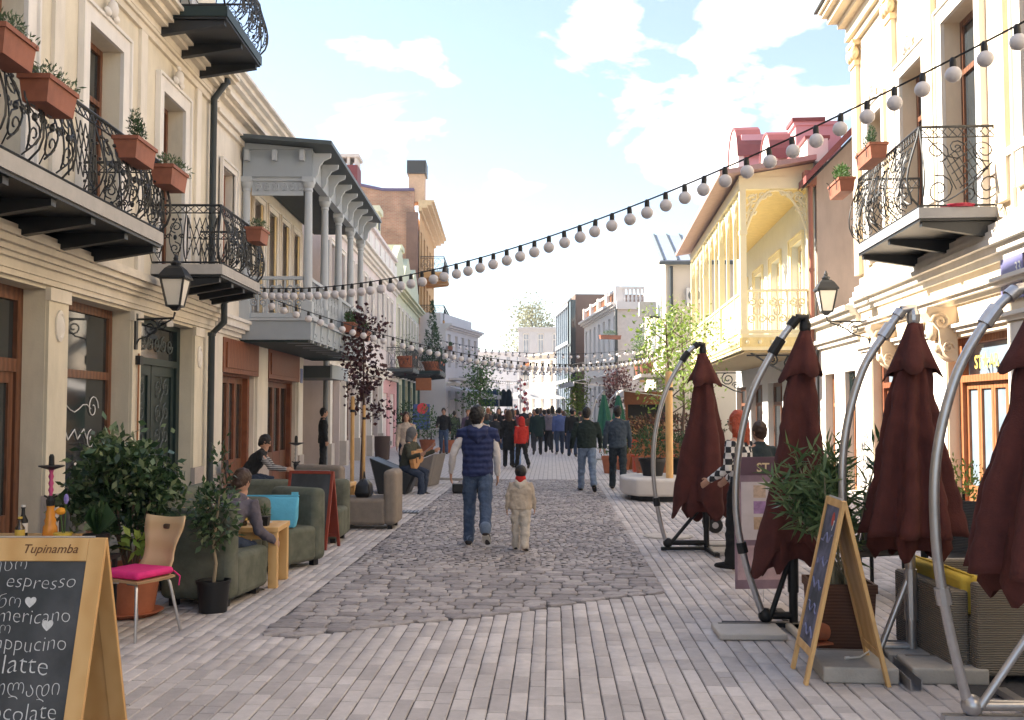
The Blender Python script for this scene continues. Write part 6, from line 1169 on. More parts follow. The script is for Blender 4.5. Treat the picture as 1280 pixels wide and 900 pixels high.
# oleander in a wooden trough, terracotta pots, sofa and chairs
olp = thing('oleander_planter', 'oleander shrub in a brown wooden trough behind the narrow chalkboard', 'planter', (2.02, 7.22, .0), R_(-2)); ob('trough', M().rings([[(-s*.18, -s*.18, z), (s*.18, -s*.18, z), (s*.18, s*.18, z), (-s*.18, s*.18, z)] for s, z in ((1.0, 0), (1.12, .44), (1.18, .44), (1.18, .5), (1.05, .5), (1.05, .46))]), wavemat('trough_wood', (.10, .045, .028), (.14, .065, .04), .6, 14, 'Z', .5, .15), olp)
ob('soil', M().box(-.185, .185, -.185, .185, .44, .462), SOIL, olp); sm_ = M(); op = []; rg = random.Random(31)
for k in range(24):
    a = rg.random()*6.28; r1 = rg.uniform(.08, .40); z = rg.uniform(.35, .95); p0 = Vector((rg.uniform(-.1, .1), rg.uniform(-.1, .1), .45)); p2 = Vector((math.cos(a)*r1-.10, math.sin(a)*r1*.6, .5+z)); p1 = p0.lerp(p2, .5)+Vector((0, 0, .06)); sm_.tube([p0, p1, p2], [.012, .009, .004], 5)
    for f in range(9): q = p1.lerp(p2, f/8); op.append((q.x, q.y, q.z))
ob('stems', sm_, mat('oleander_stem', (.28, .26, .18), .9), olp); leaves('foliage', LEAF_OLE, olp, 1300, None, (.03, .03, .03), .15, 34, .15, pts=op, up=.35)
tp = thing('terracotta_pot', 'tipped terracotta pot lying left of the wooden trough', 'pot', (1.80, 7.0, .104), R_(20)); ob('pot_body', M().lathe([(.055, .0), (.072, .11), (.078, .11), (.078, .135), (.066, .135)], 16).xf(Matrix.Translation((-.02, 0, .088)) @ Matrix.Rotation(R_(-80), 4, 'Y') @ Matrix.Translation((0, 0, -.1))), TERRA, tp, smooth=40); ob('pot_stand', M().box(-.09, .09, -.07, .07, 0, .012), TERRA, tp)
WICK = wavemat('grey_wicker', (.15, .125, .10), (.30, .26, .21), .7, 22, 'Z', 1.2, .8); WICKD = wavemat('dark_wicker', (.02, .02, .02), (.06, .055, .05), .6, 24, 'Z', 1.0, .6)
sf_ = thing('wicker_sofa', 'grey wicker sofa with yellow cushion behind the right umbrellas', 'sofa', (3.02, 6.95, 0), R_(3)); ob('base', M().box(-.42, .36, -.45, .45, .05, .40), WICK, sf_, bevel=.02); ob('backrest', M().box(-.54, -.421, -.45, .45, .05, .56), WICK, sf_, bevel=.02); ob('arm', M().box(-.42, .36, -.55, -.451, .05, .62), WICK, sf_, bevel=.02); ob('arm', M().box(-.42, .36, .451, .55, .05, .62), WICK, sf_, bevel=.02); ob('foot', M().box(-.38, -.3, -.5, -.42, 0, .05), BLACKM, sf_); ob('foot', M().box(.3, .38, -.5, -.42, 0, .05), BLACKM, sf_); ob('foot', M().box(-.38, -.3, .42, .5, 0, .05), BLACKM, sf_)
cus = thing('seat_cushion', 'mustard yellow back cushion on the grey wicker sofa', 'cushion', (2.98, 6.95, .402), R_(3)); ob('pad', M().add([(-.40,-.43,.0),(-.2,-.43,.0),(-.27,-.43,.24),(-.42,-.43,.24),(-.40,.43,.0),(-.2,.43,.0),(-.27,.43,.24),(-.42,.43,.24)], [(0,1,2,3),(7,6,5,4),(0,4,5,1),(1,5,6,2),(2,6,7,3),(3,7,4,0)]), mat('mustard_fabric', (.55, .40, .06), .9, .1, 10), cus, bevel=.03, seg=3); ob('piping', M().tube([(-.345, -.435, .245), (-.345, .435, .245)], .008, 5), mat('mustard_fabric', (.55, .40, .06)), cus)
def wchair(label, loc, rz):
    t = thing('wicker_chair', label, 'chair', loc, rz, 'dark wicker cafe chairs'); ob('seat', M().box(-.25, .25, -.25, .25, .40, .46), WICKD, t, bevel=.01); ob('backrest', M().add([(-.25,-.22,.46),(.25,-.22,.46),(.23,-.34,.9),(-.23,-.34,.9),(-.25,-.26,.46),(.25,-.26,.46),(.23,-.38,.9),(-.23,-.38,.9)], [(0,1,2,3),(7,6,5,4),(0,4,5,1),(1,5,6,2),(2,6,7,3),(3,7,4,0)]), WICKD, t)
    for x in (-1, 1):
        ob('armrest', M().tube([(x*.26, -.28, .68), (x*.28, 0, .68), (x*.27, .22, .64), (x*.26, .24, .46)], .02, 6), WICKD, t)
        for y in (-.22, .22): ob('leg', M().tube([(x*.23, y, .4), (x*.24, y*1.05, 0)], .018, 6), BLACKM, t)
wchair('dark wicker chair beyond the yellow cushion', (3.55, 8.6, 0), R_(150)); wchair('dark wicker chair against the right shop door', (4.15, 9.0, 0), R_(110)); wchair('dark wicker chair behind the narrow chalkboard umbrella', (2.85, 9.3, 0), R_(20))
rt_ = thing('round_table', 'dark round cafe table among the wicker chairs', 'table', (3.45, 9.5, 0)); ob('tabletop', M().lathe([(.36, .70), (.38, .72), (.38, .74), (.36, .75)], 24), BLACKM, rt_); ob('leg', M().tube([(0, 0, .02), (0, 0, .7)], .035, 8), BLACKM, rt_); ob('foot_plate', M().lathe([(.22, 0), (.22, .02), (.04, .04)], 18), BLACKM, rt_)
pot('yellow-green shrub in a pale pot by the right shop door', (4.25, 10.6, 0), .2, .4, STONE_L, 'bush', .75, 141, LEAF_YG, 700, None, .05)
pot('small shrub in terracotta pot by the low white shop', (4.3, 15.5, 0), .2, .36, TERRA, 'bush', .6, 142, LEAF_MID, 420, None, .06)
mtt = sheet('door_mat', 2.45, 3.3, 6.1, 7.3, .006, mat('dark_mat', (.06, .06, .065), .95, .3, 40, .5, 80)); mtt['kind'] = 'structure'
# poster stand
ps = thing('poster_stand', 'mauve roll-up poster stand with menu pictures behind the umbrella', 'poster stand', (1.83, 9.0, 0), R_(6)); MAUVE = mat('mauve_print', (.22, .15, .20), .5, .25, 4, col2=(.36, .26, .32))
ob('poster', M().box(-.22, .22, -.006, .006, .12, 1.28), MAUVE, ps); ob('upright', M().tube([(-.23, .01, 0), (-.23, .01, 1.28)], .008, 6).tube([(.23, .01, 0), (.23, .01, 1.28)], .008, 6), STEEL, ps); ob('header', M().box(-.22, .22, -.009, -.0061, 1.12, 1.28), mat('plum_print', (.12, .07, .10), .5), ps); letter('header_lettering', 'stand', mat('cream_letters', (.70, .58, .38), .6), ps, (-.02, -.0105, 1.15), (R_(90), 0, 0)); fl_ = ps.children[-1]; fl_.scale = (.28, 1, 1); fl_.location.x = -.03
for k, c in enumerate(((.55, .42, .34), (.35, .22, .42), (.5, .36, .26))): ob('menu_picture', M().box(-.05, .06, -.0085, -.0062, .92-.14*k, 1.03-.14*k), mat('menu_%d' % k, c, .5, .4, 20), ps)
ob('white_panel', M().box(-.16, .16, -.0075, -.0062, .55, 1.06), mat('panel_print', (.60, .55, .58), .5, .1, 9), ps); ob('pink_panel', M().box(-.2, .2, -.0075, -.0062, .2, .5), mat('pink_print', (.50, .36, .40), .5, .35, 6), ps)
# angular lounge seats of the busker
DKSH = mat('black_shell', (.014, .016, .017), .4, .15, 5)
def shell_seat(label, loc, rz, m, flip=1):
    t = thing('angular_seat', label, 'seat', loc, rz, 'angular street seats'); pr_ = [(-.48*flip, .72), (-.30*flip, 0), (.30*flip, 0), (.46*flip, .36)]
    ob('shell', M().rings([[(x*s, y, z if z == 0 or True else z) for x, z in pr_] for s, y in ((.9, -.42), (1, -.3), (1, .3), (.9, .42))]), m, t, bevel=.015); ob('seat_pad', M().add([(-.36*flip, -.3, .635), (.40*flip, -.3, .405), (.40*flip, .3, .405), (-.36*flip, .3, .635), (-.36*flip, -.3, .60), (.40*flip, -.3, .37), (.40*flip, .3, .37), (-.36*flip, .3, .60)], [(0,1,2,3),(7,6,5,4),(0,4,5,1),(1,5,6,2),(2,6,7,3),(3,7,4,0)]), m, t)
    ob('base_plate', M().box(-.28, .28, -.36, .36, -.001, .012), BLACKM, t)
shell_seat('black angular street seat under the guitarist', (-3.22, 20.5, .002), R_(0), DKSH); shell_seat('grey-brown angular street seat behind the guitarist', (-2.95, 22.6, .002), R_(-12), mat('grey_shell', (.20, .18, .17), .6, .1, 5), -1)
gc = thing('guitar_case', 'open black guitar case on the ground in front of the busker', 'case', (-1.72, 20.3, .03), R_(8)); ob('case_body', M().rings([[(-.3, -.14, z), (.28, -.17, z), (.33, 0, z), (.28, .17, z), (-.3, .14, z)] for z in (0, .18)]), BLACKM, gc, bevel=.02); ob('lining', M().box(-.26, .26, -.1, .1, .181, .186), mat('case_lining', (.4, .38, .36), .9), gc); ob('handle', M().tube([(-.06, -.18, .09), (-.04, -.21, .09), (.04, -.21, .09), (.06, -.18, .09)], .012, 5), BLACKM, gc)
cyc = thing('curb_strip', 'thin grey kerb bar crossing the pavement beside the guitar case', 'kerb', (-2.2, 24.0, 0), R_(-24)); ob('bar', M().box(-.7, .7, -.03, .03, 0, .06), CONC, cyc); ob('end_cap', M().box(.7, .74, -.035, .035, 0, .065), STEEL, cyc)
# stroller
STR = mat('dark_stroller_fabric', (.03, .03, .045), .8); so_ = thing('pushchair', 'dark pushchair in front of the red-haired woman', 'pushchair', (2.62, 14.2, 0), R_(90))
ob('seat', M().rings([[(-.2, y, z), (.2, y, z), (.2, y+.06, z+.12), (-.2, y+.06, z+.12)] for y, z in ((-.3, .5), (.1, .42), (.22, .85))]), STR, so_); ob('hood', M().ball((0, .12, .92), .26, 12, 8, (.85, 1, .8)), STR, so_, smooth=60); ob('frame', M().tube([(-.22, -.38, .1), (-.22, .1, .55), (-.22, .5, 1.0), (.22, .5, 1.0), (.22, .1, .55), (.22, -.38, .1)], .013, 6).tube([(-.22, .38, .1), (-.22, 0, .5)], .013, 6).tube([(.22, .38, .1), (.22, 0, .5)], .013, 6), STEEL, so_)
for x in (-.24, .24):
    for y in (-.38, .38):
        w_ = ob('wheel', M().lathe([(.05, -.02), (.1, -.02), (.11, 0), (.1, .02), (.05, .02)], 16).xf(Matrix.Translation((x, y, .11)) @ Matrix.Rotation(R_(90), 4, 'Y')), BLACKM, so_, smooth=40); ob('hub', M().lathe([(.045, -.022), (.045, .022)], 10).xf(Matrix.Translation((x, y, .11)) @ Matrix.Rotation(R_(90), 4, 'Y')), STEEL, w_)

# ================================================================== FESTOON LIGHTS
BULB = mat('opal_bulb', (.62, .59, .60), .35, .05, 5); bulb_me = M().ball((0, 0, -.125), .063, 16, 10).mesh('bulb', None, 80); bulb_me.materials.append(BULB); sock_me = M().lathe([(.014, .01), (.022, 0), (.026, -.03), (.026, -.066)], 10).mesh('socket', None, 40); sock_me.materials.append(BLACKM)
def festoon(label, a, b, sag, step, s=1.0, skip=0.0):
    a = Vector(a); b = Vector(b); L_ = (b-a).length; n = int(L_/step); P = lambda t: a.lerp(b, t)-Vector((0, 0, sag*4*t*(1-t)))
    mid = thing('festoon_lights', label, 'string lights', a, 0, 'festoon light strings across the street'); rg = random.Random(int(L_*100))
    ob('cable', M().tube([P(i/60)-a for i in range(61)], .0085, 5), BLACKM, mid)
    for i in range(1, n):
        t = i/n
        if t < skip: continue
        p = P(t)-a; k = ob('bulb', bulb_me, None, mid, p, (rg.uniform(-.08, .08), rg.uniform(-.08, .08), 0), (s, s, s)); ob('socket', sock_me, None, k)
    return mid
festoon('nearest string of round white bulbs sweeping from the right house to the short left balcony', (5.32, 5.55, 5.38), (-4.88, 16.35, 3.72), .86, .245, 1.0)
festoon('string of white bulbs from the short left balcony across to the yellow gallery end', (-4.88, 16.4, 3.62), (5.0, 34.5, 4.05), .98, .30)
festoon('third string of bulbs crossing from the far left balcony to the yellow gallery', (-5.3, 45, 4.9), (5.3, 37.6, 4.3), .6, .36, 1.05); festoon('fourth string of bulbs crossing lower by the right tree', (-5.6, 49, 4.45), (4.6, 40.5, 4.05), .75, .36, 1.05); festoon('farthest string of bulbs in front of the white balustrade house', (-5.6, 60, 4.6), (3.3, 58, 4.6), .7, .42, 1.1)
festoon('hazy string of bulbs slanting from the ochre balcony to the modern block', (-6.0, 64, 5.6), (1.7, 70, 4.4), .6, .45, 1.15); festoon('hazy string of bulbs low over the far street from left terrace to cream house', (-5.4, 66, 4.2), (-.6, 84, 4.8), .7, .5, 1.2); festoon('string of bulbs from the far left balcony to the narrow cream house', (-5.5, 52, 4.4), (4.3, 44, 4.6), .8, .4, 1.05)

# ================================================================== PEOPLE
SKIN = mat('skin', (.50, .28, .19), .55, .06, 20); SKIN_D = mat('tanned_skin', (.40, .21, .14), .55, .06, 20)
HAIR_B = mat('black_hair', (.012, .010, .010), .5, .3, 60, .5, 120); HAIR_BR = mat('brown_hair', (.05, .025, .015), .5, .3, 60, .5, 120); HAIR_R = mat('red_hair', (.38, .065, .025), .5, .3, 60, .5, 120); HAIR_O = mat('auburn_hair', (.30, .12, .05), .5, .3, 60, .5, 120)
def cloth(name, c, var=.18): return mat(name, c, .92, var, 10, .35, 45)
DENIM = cloth('blue_denim', (.06, .09, .155), .2); DENIM_D = cloth('dark_denim', (.03, .043, .075), .2); DENIM_L = cloth('faded_denim', (.15, .2, .29), .25); BLACKC = cloth('black_cloth', (.014, .015, .017)); SHOE = mat('dark_shoe', (.02, .018, .018), .5, .2, 10); SHOE_W = mat('white_sole', (.6, .57, .52), .6)
def ell_tube(m, pts, rx, ry, xd=(1, 0, 0), n=14, c0=1.0):
    """closed limb or trunk: elliptical rings with rounded ends"""
    pts = [Vector(p) for p in pts]; k = len(pts); xd = Vector(xd); rows = []
    def frame(t):
        x = xd-t*xd.dot(t)
        if x.length < .25: x = Vector((0, 1, 0))-t*t.y
        x.normalize(); return x, t.cross(x)
    def row(p, t, a, b):
        x, y = frame(t); rows.append([p+x*(a*math.cos(2*PI*j/n))+y*(b*math.sin(2*PI*j/n)) for j in range(n)])
    t0 = (pts[1]-pts[0]).normalized(); t1 = (pts[-1]-pts[-2]).normalized()
    e0 = min(rx[0], ry[0]); e1 = min(rx[-1], ry[-1])
    row(pts[0]-t0*e0*.75*c0, t0, rx[0]*(.45+.4*(1-c0)), ry[0]*(.45+.4*(1-c0))); row(pts[0]-t0*e0*.45*c0, t0, rx[0]*(.82+.16*(1-c0)), ry[0]*(.82+.16*(1-c0)))
    for i in range(k):
        t = (pts[min(i+1, k-1)]-pts[max(i-1, 0)]).normalized(); row(pts[i], t, rx[i], ry[i])
    row(pts[-1]+t1*e1*.45, t1, rx[-1]*.82, ry[-1]*.82); row(pts[-1]+t1*e1*.75, t1, rx[-1]*.45, ry[-1]*.45)
    m.rings(rows); return m
def skinned(name, b, m, parent, vox, smooth=4):
    """one continuous surface grown over the limb volumes"""
    me = bpy.data.meshes.new(name); me.from_pydata([tuple(p) for p in b.v], [], b.f); fixn(me); me.materials.append(m); o = bpy.data.objects.new(name, me); COL.objects.link(o); o.parent = parent
    r = o.modifiers.new('grow', 'REMESH'); r.mode = 'VOXEL'; r.voxel_size = vox; r.use_smooth_shade = True
    s = o.modifiers.new('relax', 'SMOOTH'); s.factor = .5; s.iterations = smooth
    if name in FOLD and vox < .021:
        d = o.modifiers.new('folds', 'DISPLACE'); d.texture = FOLD_TEX[FOLD[name][0]]; d.strength = FOLD[name][1]; d.mid_level = .5; d.texture_coords = 'LOCAL'
    return o
FOLD_TEX = {}
for nm_, sc_ in (('cloth', .075), ('hair', .03)):
    x_ = bpy.data.textures.new(nm_, 'CLOUDS'); x_.noise_scale = sc_; x_.noise_depth = 2; x_.noise_type = 'SOFT_NOISE'; FOLD_TEX[nm_] = x_
FOLD = {'jacket': ('cloth', .035), 'trousers': ('cloth', .04), 'sleeves': ('cloth', .03), 'hair': ('hair', .02), 'hood': ('cloth', .02), 'hat': ('hair', .006)}
def person(label, loc, rz, H=1.74, legs=((18, 6), (-14, 22)), arms=((-12, 8, 15), (12, 8, 15)), lean=2, top=None, bottom=None, shoes=None, hair=None, style='short', skin=None, vox=.017, coat=.0, wide=1.0, seat=None, hood=None, sole=False, face=False, head=(0, 0), extra=None, spread=.0, group=None, puff=1.0, sleeve=None, detail=False, skirt=0, legw=1.0, cat='person', headscale=1.0, twist=0):
    """faces +y locally; legs: (thigh swing, knee bend) left then right; arms: (swing, abduction, elbow bend)"""
    t = thing('person', label, cat, loc, rz, group); s = H/1.74; S = lambda *p: Vector(p)*s; skin = skin or SKIN; top = top or BLACKC; bottom = bottom or DENIM; shoes = shoes or SHOE; hair = hair or HAIR_B
    def down(a, ab=0): a = R_(a); ab = R_(ab); return Vector((math.sin(ab), math.sin(a)*math.cos(ab), -math.cos(a)*math.cos(ab)))
    J = {}
    for sd, (th, kn), e in (('L', legs[0], -1), ('R', legs[1], 1)):
        hip = S(e*.09, 0, 0); knee = hip+down(th, e*(2+spread))*.43*s; ank = knee+down(th-kn, e*(1+spread*.3))*.41*s; fp = R_(th-kn) if th-kn < -8 else 0
        toe = ank+Vector((e*.03*s, .16*s*math.cos(fp), .16*s*math.sin(fp)-.035*s)); heel = ank+Vector((0, -.05*s*math.cos(fp), -.045*s-.02*s*math.sin(fp))); J[sd] = (hip, knee, ank, heel, toe)
    low = min(min(J[q][3].z, J[q][4].z) for q in 'LR')-.032*s; rz0 = (-low) if seat is None else seat
    R0 = Vector((0, 0, rz0)); 
    for q in 'LR': J[q] = tuple(p+R0 for p in J[q])
    ln = R_(lean); ax = Vector((0, math.sin(ln), math.cos(ln))); pel = R0+ax*.02*s; waist = R0+ax*.17*s; chest = R0+ax*.38*s; shl = R0+ax*.50*s; nk = R0+ax*.56*s; hd0 = nk+Vector((0, .02*s, .145*s))
    A = {}
    for sd, (sw, ab, el), e in (('L', arms[0], -1), ('R', arms[1], 1)):
        sh = shl+Vector((e*.185*wide*s, 0, -.02*s)); elb = sh+down(sw, e*ab)*.28*s; wr = elb+down(sw+el, e*ab*.3)*.25*s; hd = wr+down(sw+el, e*ab*.1)*.085*s; A[sd] = (sh, elb, wr, hd)
    Z1 = Vector((1, 0, 0))
    def head_parts(b):
        hs = s*headscale
        ell_tube(b, [nk-ax*.05*s, nk+ax*.06*s], [.058*s, .052*s], [.058*s, .054*s]); h = M(); h.ball((0, 0, 0), .1*hs, 16, 12, (.78, .95, 1.18)); h.ball((0, .03*hs, -.055*hs), .066*hs, 12, 8, (.82, .95, .95)); h.ball((0, .098*hs, -.012*hs), .017*hs, 8, 6, (.8, 1.1, 1.5))
        for e in (-1, 1): h.ball((e*.078*hs, -.005*hs, -.005*hs), .024*hs, 8, 6, (.4, .8, 1.2))
        mt = Matrix.Translation(hd0) @ Matrix.Rotation(R_(head[0]), 4, 'Z') @ Matrix.Rotation(R_(head[1]), 4, 'X'); h.xf(mt); b.add(h.v, h.f); return mt
    def hand(b, q, e):
        sh, elb, wr, hd = A[q]; d = (hd-wr).normalized(); sx = Vector((0, 1, 0))-d*d.y; sx = sx.normalized() if sx.length > .2 else Vector((0, 0, 1)); nn = d.cross(sx); ell_tube(b, [wr, wr+d*.05*s, wr+d*.085*s], [.026*s, .038*s, .038*s], [.02*s, .017*s, .015*s], sx, 10)
        for k, (o_, ln_) in enumerate(((-.030, .062), (-.010, .074), (.010, .070), (.030, .054))):
            p0 = wr+d*.082*s+sx*o_*s; p1 = p0+d*ln_*.55*s-nn*e*.006*s; p2 = p1+(d*.8-nn*e*.6)*ln_*.5*s; b.tube([p0-d*.01*s, p1, p2], [.0095*s, .0088*s, .0072*s], 6)
        p0 = wr+d*.03*s+sx*.03*s; b.tube([p0, p0+d*.03*s+sx*.025*s, p0+d*.062*s+sx*.03*s-nn*e*.01*s], [.012*s, .0105*s, .008*s], 6)
    # body: one continuous figure
    b = M(); mt = head_parts(b)
    ell_tube(b, [pel, waist, chest, shl+ax*.01], [.145*s*wide, .135*s*wide, .155*s*wide, .12*s*wide], [.10*s, .095*s, .105*s, .07*s])
    for q, e in (('L', -1), ('R', 1)):
        hip, knee, ank, heel, toe = J[q]; ell_tube(b, [hip, hip.lerp(knee, .5), knee, knee.lerp(ank, .35), ank], [.08*s, .072*s, .052*s, .052*s, .034*s], [.085*s, .075*s, .054*s, .056*s, .036*s]); ell_tube(b, [heel, ank.lerp(toe, .5)-Vector((0, 0, .008*s)), toe], [.032*s, .04*s, .034*s], [.03*s, .032*s, .02*s]); sh, elb, wr, hd = A[q]; ell_tube(b, [shl+Vector((e*.1*s, 0, 0)), sh, sh.lerp(elb, .5), elb, elb.lerp(wr, .4), wr], [.05*s, .052*s, .046*s, .038*s, .038*s, .025*s], [.05*s, .05*s, .045*s, .036*s, .034*s, .022*s]); hand(b, q, e)
    skinned('body', b, skin, t, vox*.62 if detail else vox*.8, 2)
    # trousers
    b = M()
    if skirt: pass
    else: ell_tube(b, [pel-ax*.04*s, pel+ax*.05*s, waist-ax*.02*s], [.158*s*wide, .155*s*wide, .142*s*wide], [.118*s, .115*s, .104*s])
    for q in 'LR':
        hip, knee, ank, heel, toe = J[q]; ell_tube(b, [hip, hip.lerp(knee, .45), knee, knee.lerp(ank, .5), ank+Vector((0, 0, .0))], [.100*s*legw, .094*s*legw, .076*s*legw, .070*s*legw, .068*s*legw], [.106*s*legw, .098*s*legw, .078*s*legw, .072*s*legw, .072*s*legw])
    skinned('trousers', b, bottom, t, vox, 3)
    for q in 'LR':
        hip, knee, ank, heel, toe = J[q]; b = M(); ell_tube(b, [heel+Vector((0, 0, .012*s)), ank.lerp(toe, .45)+Vector((0, 0, -.012*s)), toe], [.043*s, .05*s, .042*s], [.038*s, .04*s, .026*s]); ell_tube(b, [ank+Vector((0, 0, .01)), ank-Vector((0, 0, .03*s))], [.046*s, .046*s], [.05*s, .05*s]); sh_ = skinned('shoe', b, shoes, t, vox*.8, 2)
        if sole:
            b2 = M(); dz = Vector((0, 0, -.026*s)); ell_tube(b2, [heel+dz, ank.lerp(toe, .5)+dz+Vector((0, 0, -.018*s)), toe+dz*.4], [.045*s, .052*s, .042*s], [.012*s, .012*s, .012*s]); skinned('sole', b2, SHOE_W, sh_, vox*.7, 1)
    # top garment
    b = M(); hem = pel-ax*(.02+coat)*s; fl_ = 1+coat*.5
    ell_tube(b, [hem, pel+ax*.06*s, waist, chest, shl-ax*.01*s, shl+ax*.035*s], [.17*s*wide*fl_*puff, .168*s*wide*puff, .165*s*wide*puff, .185*s*wide*puff, (.15 if sleeve is None else .19)*s*wide, .09*s], [.128*s*fl_*puff, .126*s*puff, .12*s*puff, .13*s*puff, .095*s, .075*s], n=18, c0=.12)
    bs_ = b if sleeve is None else M()
    if sleeve is not None:          # yoke of the vest over the shoulders
        for q, e in (('L', -1), ('R', 1)): ell_tube(b, [shl+Vector((e*.06*s, 0, .012*s)), A[q][0]+Vector((e*.012*s, 0, -.005*s)), A[q][0]+Vector((e*.012*s, 0, -.07*s))], [.07*s, .068*s, .05*s], [.085*s, .085*s, .085*s], (0, 1, 0))
    for q, e in (('L', -1), ('R', 1)):
        sh, elb, wr, hd = A[q]; ell_tube(bs_, [shl+Vector((e*(.09 if sleeve is None else .15)*s, 0, -.02*s)), sh+Vector((0, 0, .004 if sleeve is None else -.03*s)), sh.lerp(elb, .5), elb, elb.lerp(wr, .5), wr], [v_*s*(1 if sleeve is None else .86) for v_ in (.07, .072, .064, .056, .052, .042)], [v_*s*(1 if sleeve is None else .86) for v_ in (.07, .07, .062, .055, .05, .04)])
    skinned('jacket', b, top, t, vox, 3)
    if sleeve is not None: skinned('sleeves', bs_, sleeve, t, vox, 3)
    # hair
    b = M(); q = M(); hs = s*headscale
    if style in ('short', 'long', 'bob'):
        q.ball((0, -.018*hs, .022*hs), .108*hs, 14, 10, (.84, .98, 1.10)); q.ball((0, -.05*hs, -.045*hs), .075*hs, 10, 8, (.95, .7, .9))
        if style != 'short':
            L2 = .30 if style == 'long' else .14
            for e in (-1, 1): ell_tube(q, [(e*.06*hs, -.02*hs, .02*hs), (e*.08*hs, -.03*hs, -.08*hs), (e*.07*hs, -.055*hs, -L2*hs)], [.04*hs, .042*hs, .02*hs], [.05*hs, .05*hs, .03*hs])
            ell_tube(q, [(0, -.07*hs, .0), (0, -.09*hs, -.1*hs), (0, -.095*hs, -(L2+.03)*hs)], [.08*hs, .085*hs, .05*hs], [.05*hs, .045*hs, .025*hs])
    elif style == 'beanie': q.ball((0, -.01*hs, .035*hs), .118*hs, 14, 10, (.86, 1.0, .98)); q.ball((0, -.01*hs, .0), .113*hs, 14, 8, (.86, .98, .45))
    elif style == 'hoodup': q.ball((0, -.025*hs, .012*hs), .128*hs, 14, 10, (.88, .95, 1.12)); ell_tube(q, [(0, -.06*hs, -.02*hs), (0, -.06*hs, -.14*hs)], [.10*hs, .12*hs], [.08*hs, .09*hs])
    q.xf(mt); b.add(q.v, q.f); skinned({'beanie': 'hat', 'hoodup': 'hood'}.get(style, 'hair'), b, hair, t, vox*.8, 2)
    if hood is not None:
        b = M(); p = shl+ax*.035*s+Vector((0, -.10*s, 0)); ell_tube(b, [p+Vector((-.10*s, .05*s, .02*s)), p+Vector((-.075*s, -.01*s, -.04*s)), p+Vector((0, -.045*s, -.085*s)), p+Vector((.075*s, -.01*s, -.04*s)), p+Vector((.10*s, .05*s, .02*s))], [.045*s, .07*s, .095*s, .07*s, .045*s], [.04*s, .045*s, .05*s, .045*s, .04*s], (0, 0, 1)); skinned('hood', b, hood, t, vox, 3)
    if face:
        for e in (-1, 1): ob('eye', M().ball(mt @ Vector((e*.033*hs, .088*hs, .012*hs)), .0105*hs, 8, 6), BLACKM, t); ob('eyebrow', M().ball(mt @ Vector((e*.034*hs, .088*hs, .034*hs)), .018*hs, 8, 5, (1, .4, .25)), hair, t)
        ob('mouth', M().ball(mt @ Vector((0, .092*hs, -.06*hs)), .02*hs, 8, 5, (1, .4, .3)), mat('lips', (.35, .12, .10), .5), t)
    return t, dict(J=J, A=A, nk=nk, shl=shl, hd0=hd0, mt=mt, s=s, ax=ax, chest=chest, pel=pel)
NAVYQ = wavemat('navy_quilted_vest', (.018, .026, .085), (.026, .038, .115), .75, 4.2, 'Z', .9, .9); WHITEC = cloth('white_knit', (.62, .58, .57), .06); BEIGE = cloth('beige_coat', (.48, .40, .32), .1); CREAMC = cloth('cream_trousers', (.54, .48, .41), .1)
# the father and the child
p, q = person('man in navy quilted vest, white sleeves and jeans walking away beside a child', (-.93, 12.5, 0), R_(2), 1.75, ((12, 8), (-22, 30)), ((-6, 24, 30), (8, 9, 12)), 2, NAVYQ, DENIM, mat('dark_trainer', (.035, .03, .03), .6), HAIR_B, 'short', vox=.011, coat=.03, hood=NAVYQ, sole=True, detail=True, puff=1.10, sleeve=WHITEC, wide=1.03, headscale=1.02, head=(-20, 0), legw=1.0)
b = M(); ell_tube(b, [q['nk']-q['ax']*.03, q['nk']+q['ax']*.03], [.072, .064], [.072, .066]); skinned('collar', b, WHITEC, p, .011, 2)
for s_ in 'LR':
    b = M(); k_ = q['J'][s_]; ell_tube(b, [k_[2]+Vector((0, 0, .05)), k_[2]+Vector((0, 0, -.0))], [.071, .07], [.075, .074]); skinned('trouser_cuff', b, DENIM_L, p, .011, 2)
p, q = person('small child in beige hooded coat, red scarf and black cap walking away', (-.38, 12.1, 0), R_(-4), .99, ((8, 4), (-10, 14)), ((-4, 16, 12), (6, 14, 12)), 1, BEIGE, CREAMC, SHOE, HAIR_B, 'beanie', vox=.010, coat=.04, hood=cloth('pale_hood', (.56, .50, .43), .08), detail=True, puff=1.32, wide=1.06, legw=1.3, headscale=1.26)
b = M(); ell_tube(b, [q['nk']-q['ax']*.02, q['nk']+q['ax']*.03], [.062, .066], [.064, .068]); skinned('scarf', b, cloth('red_knit', (.45, .025, .02)), p, .009, 2)
# two men on the right
person('man in black-green sweater and faded jeans walking away on the right', (.72, 20.9, 0), R_(2), 1.76, ((14, 6), (-16, 24)), ((-8, 16, 40), (6, 14, 30)), 3, cloth('black_green_wool', (.012, .022, .020)), DENIM_L, SHOE, HAIR_B, 'short', coat=.0, wide=1.12, puff=1.08, vox=.014)
person('man in navy-grey jacket and dark trousers walking away beside the bench', (1.40, 21.5, 0), R_(-3), 1.78, ((10, 4), (-14, 22)), ((-6, 12, 14), (8, 10, 14)), 2, cloth('navy_grey_wool', (.045, .062, .085)), cloth('dark_teal_trousers', (.025, .035, .042)), SHOE, HAIR_B, 'short', coat=.04, wide=1.05, puff=1.06, vox=.014)
